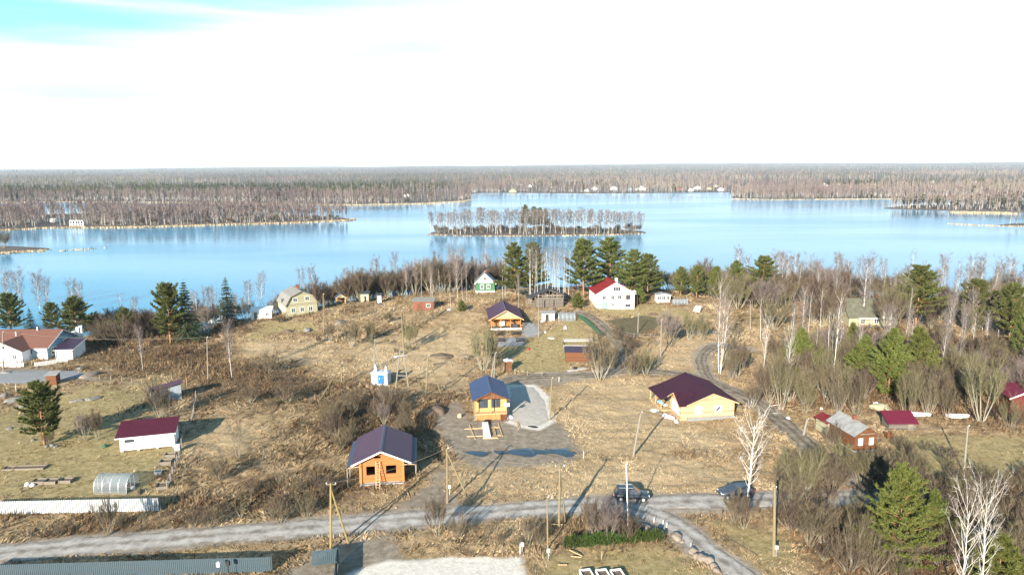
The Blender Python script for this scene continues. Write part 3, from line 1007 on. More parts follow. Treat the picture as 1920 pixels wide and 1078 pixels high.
VILLAGE_CLEAR = [np.array([[*GZ(px, py)][:2] for px, py in P]) for P in (
    [(950, 364), (1400, 362), (1400, 352.5), (950, 353.5)], [(760, 384), (860, 378), (860, 362), (720, 366)])]


def thin(xy, keep):
    k = np.ones(len(xy), bool)
    for P in VILLAGE_CLEAR:
        k &= ~((sd_poly(xy[:, 0], xy[:, 1], P) < 0) & (nr.rand(len(xy)) > keep))
    return xy[k]


xy = thin(main_band(2, 130, 7.5, a0, a1), 0.35)
wood('shore_forest', 'bare birch forest with pale trunks along the far shore', xy, main_h,
     forest_kinds(xy, FB, 5, 5, 0.66), nr.uniform(11, 19, len(xy)), fbm(xy[:, 0] / 150, xy[:, 1] / 150, 8), FB + FC)
xy = thin(main_band(130, 700, 17, a0, a1), 0.3)
wood('inland_forest', 'mixed purple-brown and dark green forest behind the far shore', xy, main_h,
     forest_kinds(xy, FB, 5, 5, 0.51), nr.uniform(11, 18, len(xy)), fbm(xy[:, 0] / 250, xy[:, 1] / 250, 8), FB + FC)
xy = main_band(700, 3000, 36, a0, a1)
wood('distant_forest', 'hazy mixed forest stretching back towards the horizon', xy, main_h,
     forest_kinds(xy, FBF, 3, 2, 0.47), nr.uniform(12, 19, len(xy)), fbm(xy[:, 0] / 500, xy[:, 1] / 500, 8), FBF + FCF)
xy = main_band(3000, 11000, 125, a0, a1)
wood('horizon_forest', 'pale blue-grey forest on the low hills at the horizon', xy, main_h,
     forest_kinds(xy, FBF, 3, 2, 0.47), nr.uniform(18, 32, len(xy)), fbm(xy[:, 0] / 900, xy[:, 1] / 900, 8), FBF + FCF)


def fill_poly(P, step, shrink=1.0):
    x0, y0 = P.min(0); x1, y1 = P.max(0)
    n = int((x1 - x0) * (y1 - y0) / step ** 2)
    q = np.column_stack([nr.uniform(x0, x1, n), nr.uniform(y0, y1, n)])
    return q[sd_poly(q[:, 0], q[:, 1], P) < -shrink]


flat = lambda x, y: np.full(np.shape(x), WATER + 0.6)
xy = fill_poly(PENIN, 5.4, 4)
clearing = np.array([[*GZ(px, py)][:2] for px, py in ((70, 430), (165, 430), (160, 404), (90, 404))])
xy = xy[~(sd_poly(xy[:, 0], xy[:, 1], clearing) < 0) | (nr.rand(len(xy)) < 0.15)]
xy = xy[np.abs(xy[:, 0]) < 620]
wood('peninsula_forest', 'bare birch wood standing along the left peninsula', xy, flat, nr.randint(0, 5, len(xy)), nr.uniform(9, 16, len(xy)),
     np.full(len(xy), 0.4), FB + FC)
xy = fill_poly(POINT, 6.5, 3)
g = nr.rand(len(xy)) < 0.28
wood('point_forest', 'birch and pine wood on the right-hand point of land', xy, flat, np.where(g, 8 + nr.randint(0, 2, len(xy)), nr.randint(0, 5, len(xy))),
     np.where(g, nr.uniform(11, 16, len(xy)), nr.uniform(12, 19, len(xy))), np.full(len(xy), 0.5), FB + FC)


# reeds along the far shores
def reeds(name, label, P, width, h, dens, closed=True, inset=0.0):
    P = np.asarray(P)
    L_ = np.linalg.norm(np.diff(P, axis=0), axis=1); s = np.r_[0, np.cumsum(L_)]
    n = int(s[-1] * width * dens)
    t = nr.uniform(0, s[-1], n)
    wob = 0.45 + 0.8 * vnoise(t / 35, t * 0, 4)
    keep = nr.rand(n) < wob
    t = t[keep]; n = len(t)
    x = np.interp(t, s, P[:, 0]); y = np.interp(t, s, P[:, 1])
    off = nr.uniform(-width, 0.2, n)
    y = y + off + inset
    hh = h * nr.uniform(0.6, 1.2, n); a = nr.uniform(0, 6.283, n); w = nr.uniform(0.35, 0.8, n)
    base = np.column_stack([x, y, np.full(n, WATER - 0.1)])
    dx = np.column_stack([np.cos(a), np.sin(a), np.zeros(n)]) * w[:, None]
    tip = base + np.column_stack([nr.uniform(-0.3, 0.3, n), nr.uniform(-0.3, 0.3, n), hh])
    V = np.stack([base - dx, base + dx, tip], 1).reshape(-1, 3)
    me = np_mesh(name, V, np.arange(3 * n).reshape(-1, 3), M['reed'], {'tint': np.repeat(nr.rand(n), 3)})
    ob = struct(link(name, me), 'stuff', label); ob['category'] = 'reeds'


fr = lambda P: P[np.argsort(P[:, 0])]


def front(S):
    c = S.mean(0); k = S[:, 1] < np.interp(S[:, 0], [S[:, 0].min(), S[:, 0].max()], [c[1], c[1]]) + 2
    q = S[k]
    return q[np.argsort(q[:, 0])]


penf = np.array([[*GZ(px, py)][:2] for px, py in ((-100, 440), (20, 431.5), (100, 427.5), (180, 427.5), (300, 425.5), (430, 421.5), (560, 418), (655, 413.3), (668, 411.7))])
reeds('reed_bed', 'straw-coloured reeds fringing the left peninsula', penf, 6, 1.5, 1.2)
isf = np.array([[*GZ(px, py)][:2] for px, py in ((802, 440), (860, 442.5), (960, 443), (1060, 442), (1150, 440.5), (1210, 437.7))])
reeds('reed_bed', 'thin straw-coloured grass along the island shore', isf, 2, 0.9, 1.2)
reeds('reed_bed', 'straw-coloured reeds along the far mainland shore on the left', SP[(SX > -320) & (SX < 886) & (np.array([p[1] for p in SHORE_PX]) > 375)], 9, 1.6, 0.7)
reeds('reed_bed', 'reeds along the shore beyond the right-hand bay', SP[(SX > 1371) & (SX < 2000)], 8, 1.4, 0.5)
reeds('reed_bed', 'pale reed bar in front of the right-hand point', np.array([[*GZ(px, py)][:2] for px, py in ((1780, 398), (1840, 399), (1888, 400))]), 14, 1.6, 1.2)
reeds('reed_bed', 'pale reed bar lying off the right edge spit', np.array([[*GZ(px, py)][:2] for px, py in ((1775, 419.5), (1820, 422), (1870, 424), (1960, 425.5))]), 5, 1.0, 0.9)
reeds('reed_bed', 'thin pinkish reed patch standing in open water on the left', np.array([[*GZ(px, py)][:2] for px, py in ((124, 469), (165, 466.5), (205, 464.5))]), 7, 0.9, 0.35)
reeds('reed_bed', 'straw reeds on the left sand spit', np.array([[*GZ(px, py)][:2] for px, py in ((-60, 479), (20, 473), (97, 468.5))]), 9, 1.0, 1.6)

# ------------------------------------------------------------------ tree makers
def rv(r, s=1.0):
    return Vector((r.uniform(-s, s), r.uniform(-s, s), r.uniform(-s, s)))


def limb(p, d, length, segs, r, up=0.12, jit=0.12):
    pts = [Vector(p)]; d = Vector(d).normalized(); st = length / segs
    for _ in range(segs):
        d = (d + Vector((0, 0, up)) + rv(r, jit)).normalized()
        pts.append(pts[-1] + d * st)
    return pts


def sliver(mb, p, d, length, w, r):
    d = Vector(d).normalized()
    s = d.cross(rv(r)); s = s.normalized() * w if s.length > 1e-6 else Vector((w, 0, 0))
    mb.tri(p - s, p + s, p + d * length)


def twigs_on(mb, pts, n, length, w, r, spread=0.9, up=0.1):
    m = len(pts) - 1
    for _ in range(n):
        t = (r.random() ** 0.7) * m
        i = min(int(t), m - 1)
        p = pts[i].lerp(pts[i + 1], t - i)
        d = (pts[i + 1] - pts[i]).normalized() + rv(r, spread) + Vector((0, 0, up))
        sliver(mb, p, d, length * r.uniform(0.5, 1.2), w * r.uniform(0.7, 1.3), r)


def make_birch(seed, h=14.0, r0=0.11, limbs=16, low=0.35, reach=0.26, tw=(6, 9), tww=0.020, forks=1, up=0.10, lean=0.05):
    r = random.Random(seed); tr = MB(); cr = MB()
    stems = []
    for k in range(forks):
        a = r.uniform(0, 6.28); o = Vector((math.cos(a), math.sin(a), 0)) * (0.25 if forks > 1 else 0)
        d = Vector((math.cos(a) * (0.16 if forks > 1 else lean), math.sin(a) * (0.16 if forks > 1 else lean), 1))
        hh = h * (1 if k == 0 else r.uniform(0.7, 0.95))
        stems.append((limb(o - Vector((0, 0, 0.25)), d, hh, 9, r, 0.06, 0.035), r0 * (1 if k == 0 else 0.8), hh))
    for pts, rr, hh in stems:
        m = len(pts)
        tr.tube(pts, [rr * (1 - 0.9 * i / (m - 1)) + 0.008 for i in range(m)], 6)
        for i in range(limbs):
            t = low + (0.97 - low) * (i + r.random()) / limbs
            q = t * (m - 1); j = min(int(q), m - 2); p = pts[j].lerp(pts[j + 1], q - j)
            a = i * 2.4 + r.uniform(-0.5, 0.5)
            el = R(r.uniform(32, 58))
            d = Vector((math.cos(a) * math.cos(el), math.sin(a) * math.cos(el), math.sin(el)))
            ln = hh * reach * (0.35 + 0.65 * math.sin(math.pi * min(1, 0.25 + 0.75 * (1 - t) / (1 - low)))) * r.uniform(0.75, 1.15)
            lp = limb(p, d, ln, 4, r, up, 0.10)
            lr = rr * 0.34 * (1.05 - t * 0.6)
            tr.tube(lp, [lr * (1 - 0.85 * k / 4) + 0.004 for k in range(5)], 4, False)
            for _ in range(tw[0]):
                u = r.uniform(0.25, 1.0) * 4; jj = min(int(u), 3); sp = lp[jj].lerp(lp[jj + 1], u - jj)
                sdv = (lp[jj + 1] - lp[jj]).normalized() + rv(r, 0.8) + Vector((0, 0, 0.15))
                sl = ln * r.uniform(0.22, 0.42)
                spt = limb(sp, sdv, sl, 2, r, 0.02, 0.2)
                cr.tube(spt, [tww * 0.9, tww * 0.6, tww * 0.25], 3, False)
                twigs_on(cr, spt, tw[1], sl * 0.75, tww, r, 0.9, -0.05)
    return tr, cr


def make_bush(seed, h=5.0, stems=10, spread=0.35, r0=0.045, br=6, tw=9, tww=0.017, crown=0.35, up=0.1):
    r = random.Random(seed); tr = MB(); cr = MB()
    for k in range(stems):
        a = k * 2.4 + r.uniform(-0.6, 0.6); sp = spread * math.sqrt((k + 0.5) / stems)
        o = Vector((math.cos(a), math.sin(a), 0)) * h * 0.06 * r.random() - Vector((0, 0, 0.15))
        hh = h * r.uniform(0.78, 1.0) * (1 - 0.6 * sp)
        pts = limb(o, Vector((math.cos(a) * sp * 1.3, math.sin(a) * sp * 1.3, 1)), hh, 6, r, up, 0.07)
        rr = r0 * r.uniform(0.7, 1.15)
        tr.tube(pts, [rr * (1 - 0.88 * i / 6) + 0.004 for i in range(7)], 5, False)
        for i in range(br):
            t = crown + (1.0 - crown) * (i + r.random()) / br
            q = t * 6; j = min(int(q), 5); p = pts[j].lerp(pts[j + 1], q - j)
            b = r.uniform(0, 6.28)
            d = Vector((math.cos(b) * 0.75, math.sin(b) * 0.75, 0.9)) + (pts[j + 1] - pts[j]).normalized() * 0.6
            ln = hh * r.uniform(0.18, 0.40) * (1.25 - 0.6 * t)
            lp = limb(p, d, ln, 2, r, 0.1, 0.15)
            tr.tube(lp, [rr * 0.34, rr * 0.24, rr * 0.1], 3, False)
            twigs_on(cr, lp, tw, ln * 0.75, tww, r, 0.75, 0.25)
        twigs_on(cr, pts[3:], tw * 2, hh * 0.13, tww, r, 0.7, 0.3)
    return tr, cr


def puff(mb, c, d, size, r, n=11, w=0.19):
    """a spray of needles: narrow faces pointing outwards"""
    d = Vector(d).normalized()
    for _ in range(n):
        e = (d * 0.9 + rv(r, 0.85)).normalized()
        s = e.cross(rv(r)).normalized() * size * w * r.uniform(0.6, 1.2)
        p = c - e * size * 0.25
        mb.tri(p - s, p + s, p + e * size * r.uniform(0.8, 1.25))


def make_pine(seed, h=12.0, base=0.25, width=0.30, whorls=13, per=5, puffs=9, size=0.55, shape='round', r0=0.02, flat_=0.15, open_=0.15):
    r = random.Random(seed); tr = MB(); cr = MB()
    pts = limb((0, 0, -0.3), (r.uniform(-0.03, 0.03), r.uniform(-0.03, 0.03), 1), h + 0.1, 9, r, 0.05, 0.02)
    m = len(pts)
    tr.tube(pts, [h * r0 * (1 - 0.93 * i / (m - 1)) for i in range(m)], 7)
    for wn in range(whorls):
        t = base + (1 - base) * (wn + r.uniform(0.2, 0.8)) / whorls
        q = t * (m - 1); j = min(int(q), m - 2); p = pts[j].lerp(pts[j + 1], q - j)
        u = (t - base) / (1 - base)
        if shape == 'round':
            prof = math.sin(math.pi * (0.22 + 0.74 * u)) ** 0.8
        elif shape == 'cone':
            prof = (1 - u) ** 0.75 * min(1, 0.6 + 2 * u) + 0.05
        else:
            prof = (1 - u) ** 0.6 * 0.85 + 0.12
        for b in range(per):
            if r.random() < open_:
                continue
            a = 6.283 * b / per + wn * 1.1 + r.uniform(-0.35, 0.35)
            el = flat_ + 0.55 * u + r.uniform(-0.15, 0.15)
            ln = h * width * prof * r.uniform(0.65, 1.2)
            d = Vector((math.cos(a) * math.cos(el), math.sin(a) * math.cos(el), math.sin(el)))
            lp = limb(p, d, ln, 4, r, 0.10, 0.09)
            tr.tube(lp, [h * 0.0045 * (1 - 0.8 * k / 4) for k in range(5)], 3, False)
            n = max(3, int(puffs * (0.45 + 0.7 * prof)))
            for k in range(n):
                v = (0.28 + 0.74 * (k + r.random()) / n) * 4
                jj = min(int(v), 3); c = lp[jj].lerp(lp[jj + 1], min(1.0, v - jj))
                dd = (lp[jj + 1] - lp[jj]).normalized()
                side = dd.cross(Vector((0, 0, 1))) * r.uniform(-1, 1)
                c = c + side * ln * 0.20 * r.random() + Vector((0, 0, r.uniform(-0.05, 0.12))) * size
                puff(cr, c, dd + side * 0.9 + Vector((0, 0, 0.75)), size * r.uniform(0.7, 1.15), r)
    puff(cr, pts[-1], (0, 0, 1), size, r, 8)
    return tr, cr


def make_spruce(seed, h=14.0, width=0.25, whorls=22, per=7):
    r = random.Random(seed); tr = MB(); cr = MB()
    tr.tube([(0, 0, -0.3), (0, 0, h * 0.5), (0, 0, h)], [h * 0.014, h * 0.008, 0.02], 6)
    for wn in range(whorls):
        u = (wn + r.random() * 0.6) / whorls
        z = h * (0.07 + 0.92 * u)
        ln0 = h * width * (1 - u) ** 0.85 + 0.15
        for b in range(per):
            a = 6.283 * b / per + wn * 0.7 + r.uniform(-0.3, 0.3)
            ln = ln0 * r.uniform(0.7, 1.2); e = Vector((math.cos(a), math.sin(a), 0)); s = Vector((-e.y, e.x, 0))
            p0 = Vector((0, 0, z)); tip = p0 + e * ln + Vector((0, 0, -0.28 * ln + 0.10 * r.random()))
            tr.bar(p0, tip, 0.03, 0.03)
            n = max(3, int(4 + ln * 2.2))
            for k in range(n):
                t = (k + r.random()) / n
                c = p0.lerp(tip, t)
                w = ln * 0.30 * (1.1 - 0.6 * t) + 0.12
                for sg in (-1, 1):
                    q = c + s * sg * w + e * 0.25 * w + Vector((0, 0, -0.45 * w * r.random()))
                    cr.tri(c - e * 0.16, c + e * 0.16 + Vector((0, 0, 0.05)), q)
                cr.tri(c - s * 0.12, c + s * 0.12, c + Vector((0, 0, -0.35 * r.uniform(0.5, 1.2))) + e * 0.1)
    puff(cr, Vector((0, 0, h)), (0, 0, 1), 0.3, r, 6)
    return tr, cr


# one hidden-from-nothing prototype per variant is not kept: the meshes are shared by the trees that stand in the scene
PROTO = {}


def proto(kind, variant, maker, mats, parts=('trunk', 'crown')):
    tr, cr = maker
    PROTO.setdefault(kind, []).append((tr.mesh(kind + '_' + parts[0], mats[0], True), cr.mesh(kind + '_' + parts[1], mats[1]), parts,
                                       max(v[2] for v in cr.v)))


for k in range(4):
    proto('birch', k, make_birch(100 + k, 14, 0.085, 34, 0.30, 0.25, (10, 14), 0.0115, 1, 0.2), (M['birch_bark'], M['twig_purple']))
for k in range(2):     # open, heavy-limbed birches close to the camera
    proto('birch_open', k, make_birch(120 + k, 12, 0.15, 26, 0.2, 0.40, (4, 5), 0.010, 1, 0.14), (M['birch_bark'], M['birch_bark']))
for k in range(3):
    proto('birch_multi', k, make_birch(140 + k, 14, 0.10, 18, 0.25, 0.24, (8, 12), 0.011, 3, 0.16), (M['birch_bark'], M['twig_purple']))
for k in range(3):     # tall bare stems of the birch grove
    proto('birch_pole', k, make_birch(160 + k, 16, 0.085, 18, 0.50, 0.15, (6, 9), 0.014, 1, 0.2, 0.09), (M['birch_bark'], M['twig']))
for k in range(3):     # island and peninsula birches
    proto('birch_lake', k, make_birch(180 + k, 18, 0.14, 24, 0.30, 0.19, (8, 9), 0.042, 1, 0.1, 0.09), (M['birch_bark'], M['twig_purple']))
for k in range(5):
    proto('bush', k, make_bush(200 + k, 5, 16, 0.75, 0.034, 9, 16, 0.013, 0.25, 0.02), (M['grey_bark'], M['twig']), ('stems', 'twigs'))
for k in range(4):
    proto('alder', k, make_bush(220 + k, 8, 8 + k, 0.48, 0.065, 15, 24, 0.017, 0.42, 0.05), (M['grey_bark'], M['twig_purple'] if k == 2 else M['twig']), ('stems', 'twigs'))
for k in range(4):
    proto('willow', k, make_bush(240 + k, 7, 10 + k, 0.55, 0.050, 14, 22, 0.014, 0.42, 0.05), (M['pale_bark'] if k % 2 else M['grey_bark'], M['twig'] if k == 3 else M['twig_olive']), ('stems', 'twigs'))
for k in range(3):
    proto('sapling', k, make_bush(260 + k, 4, 5, 0.4, 0.024, 7, 11, 0.010, 0.3), (M['grey_bark'], M['twig']), ('stems', 'twigs'))
for k in range(3):
    proto('pine', k, make_pine(300 + k, 12, 0.18, 0.36, 17, 6, 15, 0.72, 'round'), (M['pine_bark'], M['pine']))
for k in range(3):
    proto('pine_tall', k, make_pine(320 + k, 14, 0.2, 0.36, 17, 6, 14, 0.74, 'dome', 0.013, 0.05, 0.1), (M['pine_bark'], M['pine']))
for k in range(3):
    proto('pine_young', k, make_pine(340 + k, 8, 0.04, 0.44, 17, 7, 12, 0.55, 'cone', 0.012, 0.25, 0.06), (M['pine_bark'], M['pine_young']))
proto('pine_near', 0, make_pine(361, 12, 0.1, 0.42, 21, 7, 17, 0.5, 'dome', 0.014, 0.1, 0.1), (M['pine_bark'], M['pine_young']))
for k in range(2):
    proto('spruce', k, make_spruce(380 + k), (M['spruce_bark'], M['spruce']))
_vi = {}


def plant(kind, name, loc, h, label, cat, group=None, rz=None, wide=1.0, variant=None):
    P = PROTO[kind]
    k = _vi.get(kind, 0); _vi[kind] = k + 1
    tr, cr, parts, H = P[(k if variant is None else variant) % len(P)]
    s = h / H
    root = thing(name, label, cat, loc, rnd.uniform(0, 6.28) if rz is None else rz, group)
    root.scale = (s * wide, s * wide, s)
    for me, pn in ((tr, parts[0]), (cr, parts[1])):
        link(pn, me, root)
    return root


def plant_px(kind, name, px, py, hpx, label, cat, group=None, wide=1.0, variant=None, at=None):
    """stands where the photo shows its foot; its height from the pixels it spans"""
    g = at if at is not None else G(px, py)
    v = Vector(g) - Vector((0, 0, CAM_H)); dep = math.atan2(-v.z, math.hypot(v.x, v.y))
    h = hpx * mpp(g) / max(0.5, math.cos(dep))
    return plant(kind, name, g, h, label, cat, group, None, wide, variant)


# ------------------------------------------------------------------ conifers, one by one
PINES = [  # kind, foot x, foot y, height px, width, name, label
    ('pine', 22, 628, 82, 1.0, 'pine_tree', 'broad dark pine behind the white house at the left edge'),
    ('spruce', 60, 628, 52, 1.1, 'spruce_tree', 'small dark spruce between two pines behind the brown-roofed house'),
    ('pine', 100, 626, 62, 0.9, 'pine_tree', 'middle-sized pine behind the ridge of the brown-roofed house'),
    ('pine_tall', 148, 640, 86, 1.25, 'pine_tree', 'pine rising behind the plum-roofed annexe of the white house'),
    ('pine', 238, 640, 66, 0.75, 'pine_tree', 'slim pine with a bare lower trunk left of the tall dark spruce'),
    ('pine', 320, 645, 118, 0.85, 'pine_tree', 'largest pine of the left shore with a bare orange trunk'),
    ('spruce', 353, 640, 116, 1.0, 'spruce_tree', 'tall dark spruce pressed against the largest left-shore pine'),
    ('spruce', 428, 606, 88, 1.05, 'spruce_tree', 'lone dark spruce right of the small lakeside boathouse'),
    ('spruce', 886, 536, 58, 1.1, 'spruce_tree', 'small conifer against the water left of the green cottage'),
    ('pine_tall', 966, 562, 108, 0.8, 'pine_tree', 'slim pine on the left side of the birch grove'),
    ('pine_tall', 998, 560, 106, 0.8, 'pine_tree', 'pine standing behind the white stems of the birch grove'),
    ('pine_tall', 1094, 558, 112, 1.0, 'pine_tree', 'tall pine between the ruined barn and the white house'),
    ('pine_tall', 1144, 552, 108, 1.05, 'pine_tree', 'tallest pine right behind the red roof of the white house'),
    ('pine_tall', 1184, 560, 94, 0.95, 'pine_tree', 'pine with a bare trunk right of the red-roofed white house'),
    ('pine_tall', 1214, 560, 86, 1.0, 'pine_tree', 'dark pine at the right end of the group behind the white house'),
    ('pine_young', 1201, 570, 34, 0.8, 'pine_tree', 'small bushy spruce-like pine beside the gable of the white house'),
    ('pine_young', 1083, 578, 30, 1.2, 'pine_tree', 'low round green pine between the ruined barn and the white house'),
    ('pine_young', 866, 584, 22, 1.1, 'pine_tree', 'tiny bright green pine below the green cottage'),
    ('pine', 1276, 556, 58, 0.8, 'pine_tree', 'first of the light green lakeside pines behind the white summerhouse'),
    ('pine', 1306, 558, 62, 0.9, 'pine_tree', 'second of the light green lakeside pines behind the white summerhouse'),
    ('pine_young', 1340, 558, 62, 0.9, 'pine_tree', 'third of the light green lakeside pines, above the bare thicket'),
    ('pine_tall', 1378, 562, 74, 0.9, 'pine_tree', 'pointed pine at the right end of the light green lakeside row'),
    ('pine_tall', 1426, 568, 90, 1.1, 'pine_tree', 'tall pine standing alone above the water right of the lakeside row'),
    ('pine_tall', 1716, 612, 118, 1.15, 'pine_tree', 'layered pine with an orange trunk right of the grey hidden house'),
    ('pine', 1826, 618, 98, 1.05, 'pine_tree', 'rounded bright pine below the lakeside birches on the right'),
    ('pine', 1892, 640, 112, 0.95, 'pine_tree', 'big pine at the right edge below the lake'),
    ('pine', 1915, 690, 100, 0.8, 'pine_tree', 'lower pine cut off by the right edge of the wood'),
    ('pine_young', 1500, 700, 86, 0.75, 'pine_tree', 'young yellow-green pine beside the white birch stems'),
    ('pine_young', 1536, 712, 62, 0.7, 'pine_tree', 'smaller young pine right beside the yellow-green one'),
    ('pine_young', 1598, 668, 66, 0.7, 'pine_tree', 'dark young pine in front of the grey hidden house'),
    ('pine_young', 1616, 726, 98, 0.85, 'pine_tree', 'leftmost of the three big young pines in the right thicket'),
    ('pine_young', 1664, 742, 128, 0.75, 'pine_tree', 'middle of the three big young pines in the right thicket'),
    ('pine_young', 1720, 735, 126, 0.8, 'pine_tree', 'rightmost of the three big young pines in the right thicket'),
    ('pine_young', 1758, 742, 50, 0.8, 'pine_tree', 'low spreading young pine beside the three big ones'),
    ('pine_young', 1555, 560, 34, 1.3, 'pine_tree', 'round green pine left of the grey hidden house'),
    ('pine', 84, 834, 122, 1.0, 'pine_tree', 'round-crowned pine among rocks in the left garden'),
    ('pine_near', 1680, 1066, 186, 0.95, 'pine_tree', 'large bright green pine in the near right corner'),
    ('pine_young', 1748, 1010, 92, 0.7, 'pine_tree', 'slender pine just behind the large near one'),
    ('pine_young', 1792, 1030, 60, 0.9, 'pine_tree', 'low dark pine between the near pine and the white birches'),
    ('pine_young', 1868, 1105, 100, 1.1, 'pine_tree', 'green pine bush low in the bottom right corner'),
]
for kd, px, py, hp, wd, nm, lb in PINES:
    plant_px(kd, nm, px, py, hp, lb, 'spruce' if nm == 'spruce_tree' else 'pine', wide=wd * (1.32 if kd in ('pine_young', 'pine_tall') else 1.1))

# ------------------------------------------------------------------ birches, one by one
BIRCHES = [
    ('birch', 435, 708, 118, 0.8, 'slim white birch alone in the brown field below the boathouse'),
    ('birch', 268, 695, 96, 0.7, 'thin white birch on the slope right of the white house'),
    ('birch', 972, 580, 76, 0.5, 'thin pale birch at the left foot of the birch grove'),
    ('birch_pole', 942, 560, 92, 0.7, 'left of two thin white birches right of the green cottage'),
    ('birch_pole', 947, 562, 84, 0.7, 'right of two thin white birches right of the green cottage'),
    ('birch_multi', 1350, 700, 192, 0.75, 'tall many-stemmed white birch above the forest track'),
    ('birch_open', 1400, 942, 196, 0.95, 'big open white birch by the parked grey car'),
    ('birch_open', 1432, 690, 110, 0.55, 'pale birch left of the young pines in the right wood'),
    ('birch_pole', 1560, 722, 190, 0.8, 'tallest white birch stem in front of the grey hidden house'),
    ('birch_pole', 1576, 690, 140, 0.8, 'white birch stem just right of the tallest one'),
    ('birch_pole', 1552, 700, 128, 0.7, 'short white birch stem left of the tallest one'),
    ('birch_pole', 1527, 690, 100, 0.7, 'thin birch stem behind the yellow-green young pine'),
    ('birch', 1618, 608, 142, 0.95, 'full-crowned white birch in front of the grey roof'),
    ('willow', 1676, 616, 120, 0.8, 'olive budding tree between the grey roof and the layered pine'),
    ('birch', 1458, 560, 96, 1.0, 'spreading lakeside birch right of the lone tall pine'),
    ('birch', 1494, 562, 80, 0.8, 'slim lakeside birch beside the spreading one'),
    ('birch', 1530, 572, 78, 0.7, 'thin lakeside birch above the round green pine'),
    ('birch', 1566, 590, 98, 0.8, 'white lakeside birch left of the grey hidden house'),
    ('birch', 1762, 556, 86, 1.0, 'lakeside birch right of the layered pine'),
    ('birch', 1788, 575, 80, 0.8, 'lakeside birch between two taller ones on the right'),
    ('birch', 1816, 560, 92, 0.9, 'tall white lakeside birch behind the rounded bright pine'),
    ('birch', 1872, 566, 84, 0.9, 'lakeside birch near the right edge'),
    ('birch', 1914, 580, 92, 0.9, 'lakeside birch cut by the right edge'),
    ('birch_pole', 1655, 570, 70, 0.8, 'thin birch behind the grey hidden roof'),
    ('birch_pole', 1590, 575, 64, 0.8, 'thin birch left behind the grey hidden roof'),
    ('birch', 738, 552, 88, 0.8, 'white birch rising above the brown shore thicket'),
    ('birch', 762, 556, 70, 0.7, 'smaller birch right of the one above the shore thicket'),
    ('birch', 808, 556, 74, 0.8, 'birch above the shore thicket over the red-brown shed'),
    ('birch', 858, 560, 88, 0.7, 'slim brown birch left of the small lakeside conifer'),
    ('birch', 490, 585, 82, 0.9, 'pale birch behind the white flat-roofed shed'),
    ('birch', 565, 560, 66, 1.0, 'pale birch against the water behind the gambrel house'),
    ('birch', 588, 562, 70, 1.0, 'pale birch right behind the brick chimneys of the gambrel house'),
    ('birch', 650, 560, 62, 0.9, 'pale birch against the water above the small gazebo'),
    ('birch', 676, 560, 58, 0.8, 'small pale birch right of the gazebo, above the thicket'),
    ('birch', 1178, 1002, 124, 0.0, ''),
    ('birch_open', 1800, 1150, 250, 0.7, 'left of the two bare white birches in the bottom right corner'),
    ('birch_open', 1838, 1140, 262, 0.6, 'right of the two bare white birches in the bottom right corner'),
    ('birch', 20, 600, 104, 1.0, 'leftmost pale birch above the lake at the left edge'),
    ('birch', 44, 602, 108, 0.9, 'second pale birch above the lake at the left edge'),
    ('birch', 76, 604, 102, 0.9, 'third pale birch above the lake from the left edge'),
    ('birch', 90, 604, 96, 0.8, 'fourth pale birch above the lake from the left edge'),
    ('birch', 138, 606, 92, 0.9, 'pale birch behind the pine right of the brown roof'),
    ('birch', 152, 606, 88, 0.8, 'pale birch right of the pines behind the brown roof'),
    ('birch', 398, 598, 66, 0.8, 'small pale birch above the boathouse'),
    ('birch_open', 1476, 730, 130, 0.5, 'pale leaning birch left of the young pines beside the lane'),
]
for kd, px, py, hp, wd, lb in BIRCHES:
    if lb:
        plant_px(kd, 'willow_tree' if kd == 'willow' else 'birch_tree', px, py, hp, lb, 'tree' if kd == 'willow' else 'birch', wide=wd)
# the birch grove behind the ruined barn
gr_ = random.Random(5)
for i in range(24):
    px = 990 + 76 * (i + gr_.random() * 0.8) / 24
    py = gr_.uniform(556, 574)
    plant_px('birch_pole', 'birch_tree', px, py, (py - 458) * gr_.uniform(0.9, 1.05), 'tall bare white birch stem in the dense grove behind the ruined barn', 'birch',
             'birches of the grove behind the ruined barn', 0.75)
for i, (px, py) in enumerate(((826, 572), (845, 578), (868, 572), (876, 578), (812, 570), (790, 556))):
    plant_px('birch_pole', 'birch_tree', px, py, 72, 'thin bare birch stem between the red-brown shed and the green cottage', 'birch',
             'thin stems between the red-brown shed and the green cottage', 0.6)

lr = random.Random(21)
for x0, x1, y0, y1, n, hh, lb, gp in ((70, 165, 200, 240, 48, (11, 17), 'slender bare birch in the lakeside belt above the right thicket', 'birches of the right lakeside belt'),
                                      (-64, 0, 216, 246, 20, (12, 17), 'slender bare birch standing in the shore thicket behind the hill', 'birches of the shore thicket behind the hill'),
                                      (-118, -70, 190, 214, 12, (9, 14), 'slender bare birch on the left shore behind the boathouse belt', 'birches of the left shore'),
                                      (58, 125, 130, 176, 34, (8, 14), 'slender bare birch stem inside the right thicket', 'birch stems of the right thicket')):
    for _ in range(n):
        x, y = lr.uniform(x0, x1), lr.uniform(y0, y1)
        if terrain(x, y) > WATER + 0.3:
            plant(lr.choice(['birch', 'birch', 'birch_pole', 'birch_multi']), 'birch_tree', (x, y, Z(x, y)), lr.uniform(*hh), lb, 'birch', gp, None, lr.uniform(0.7, 1.0))

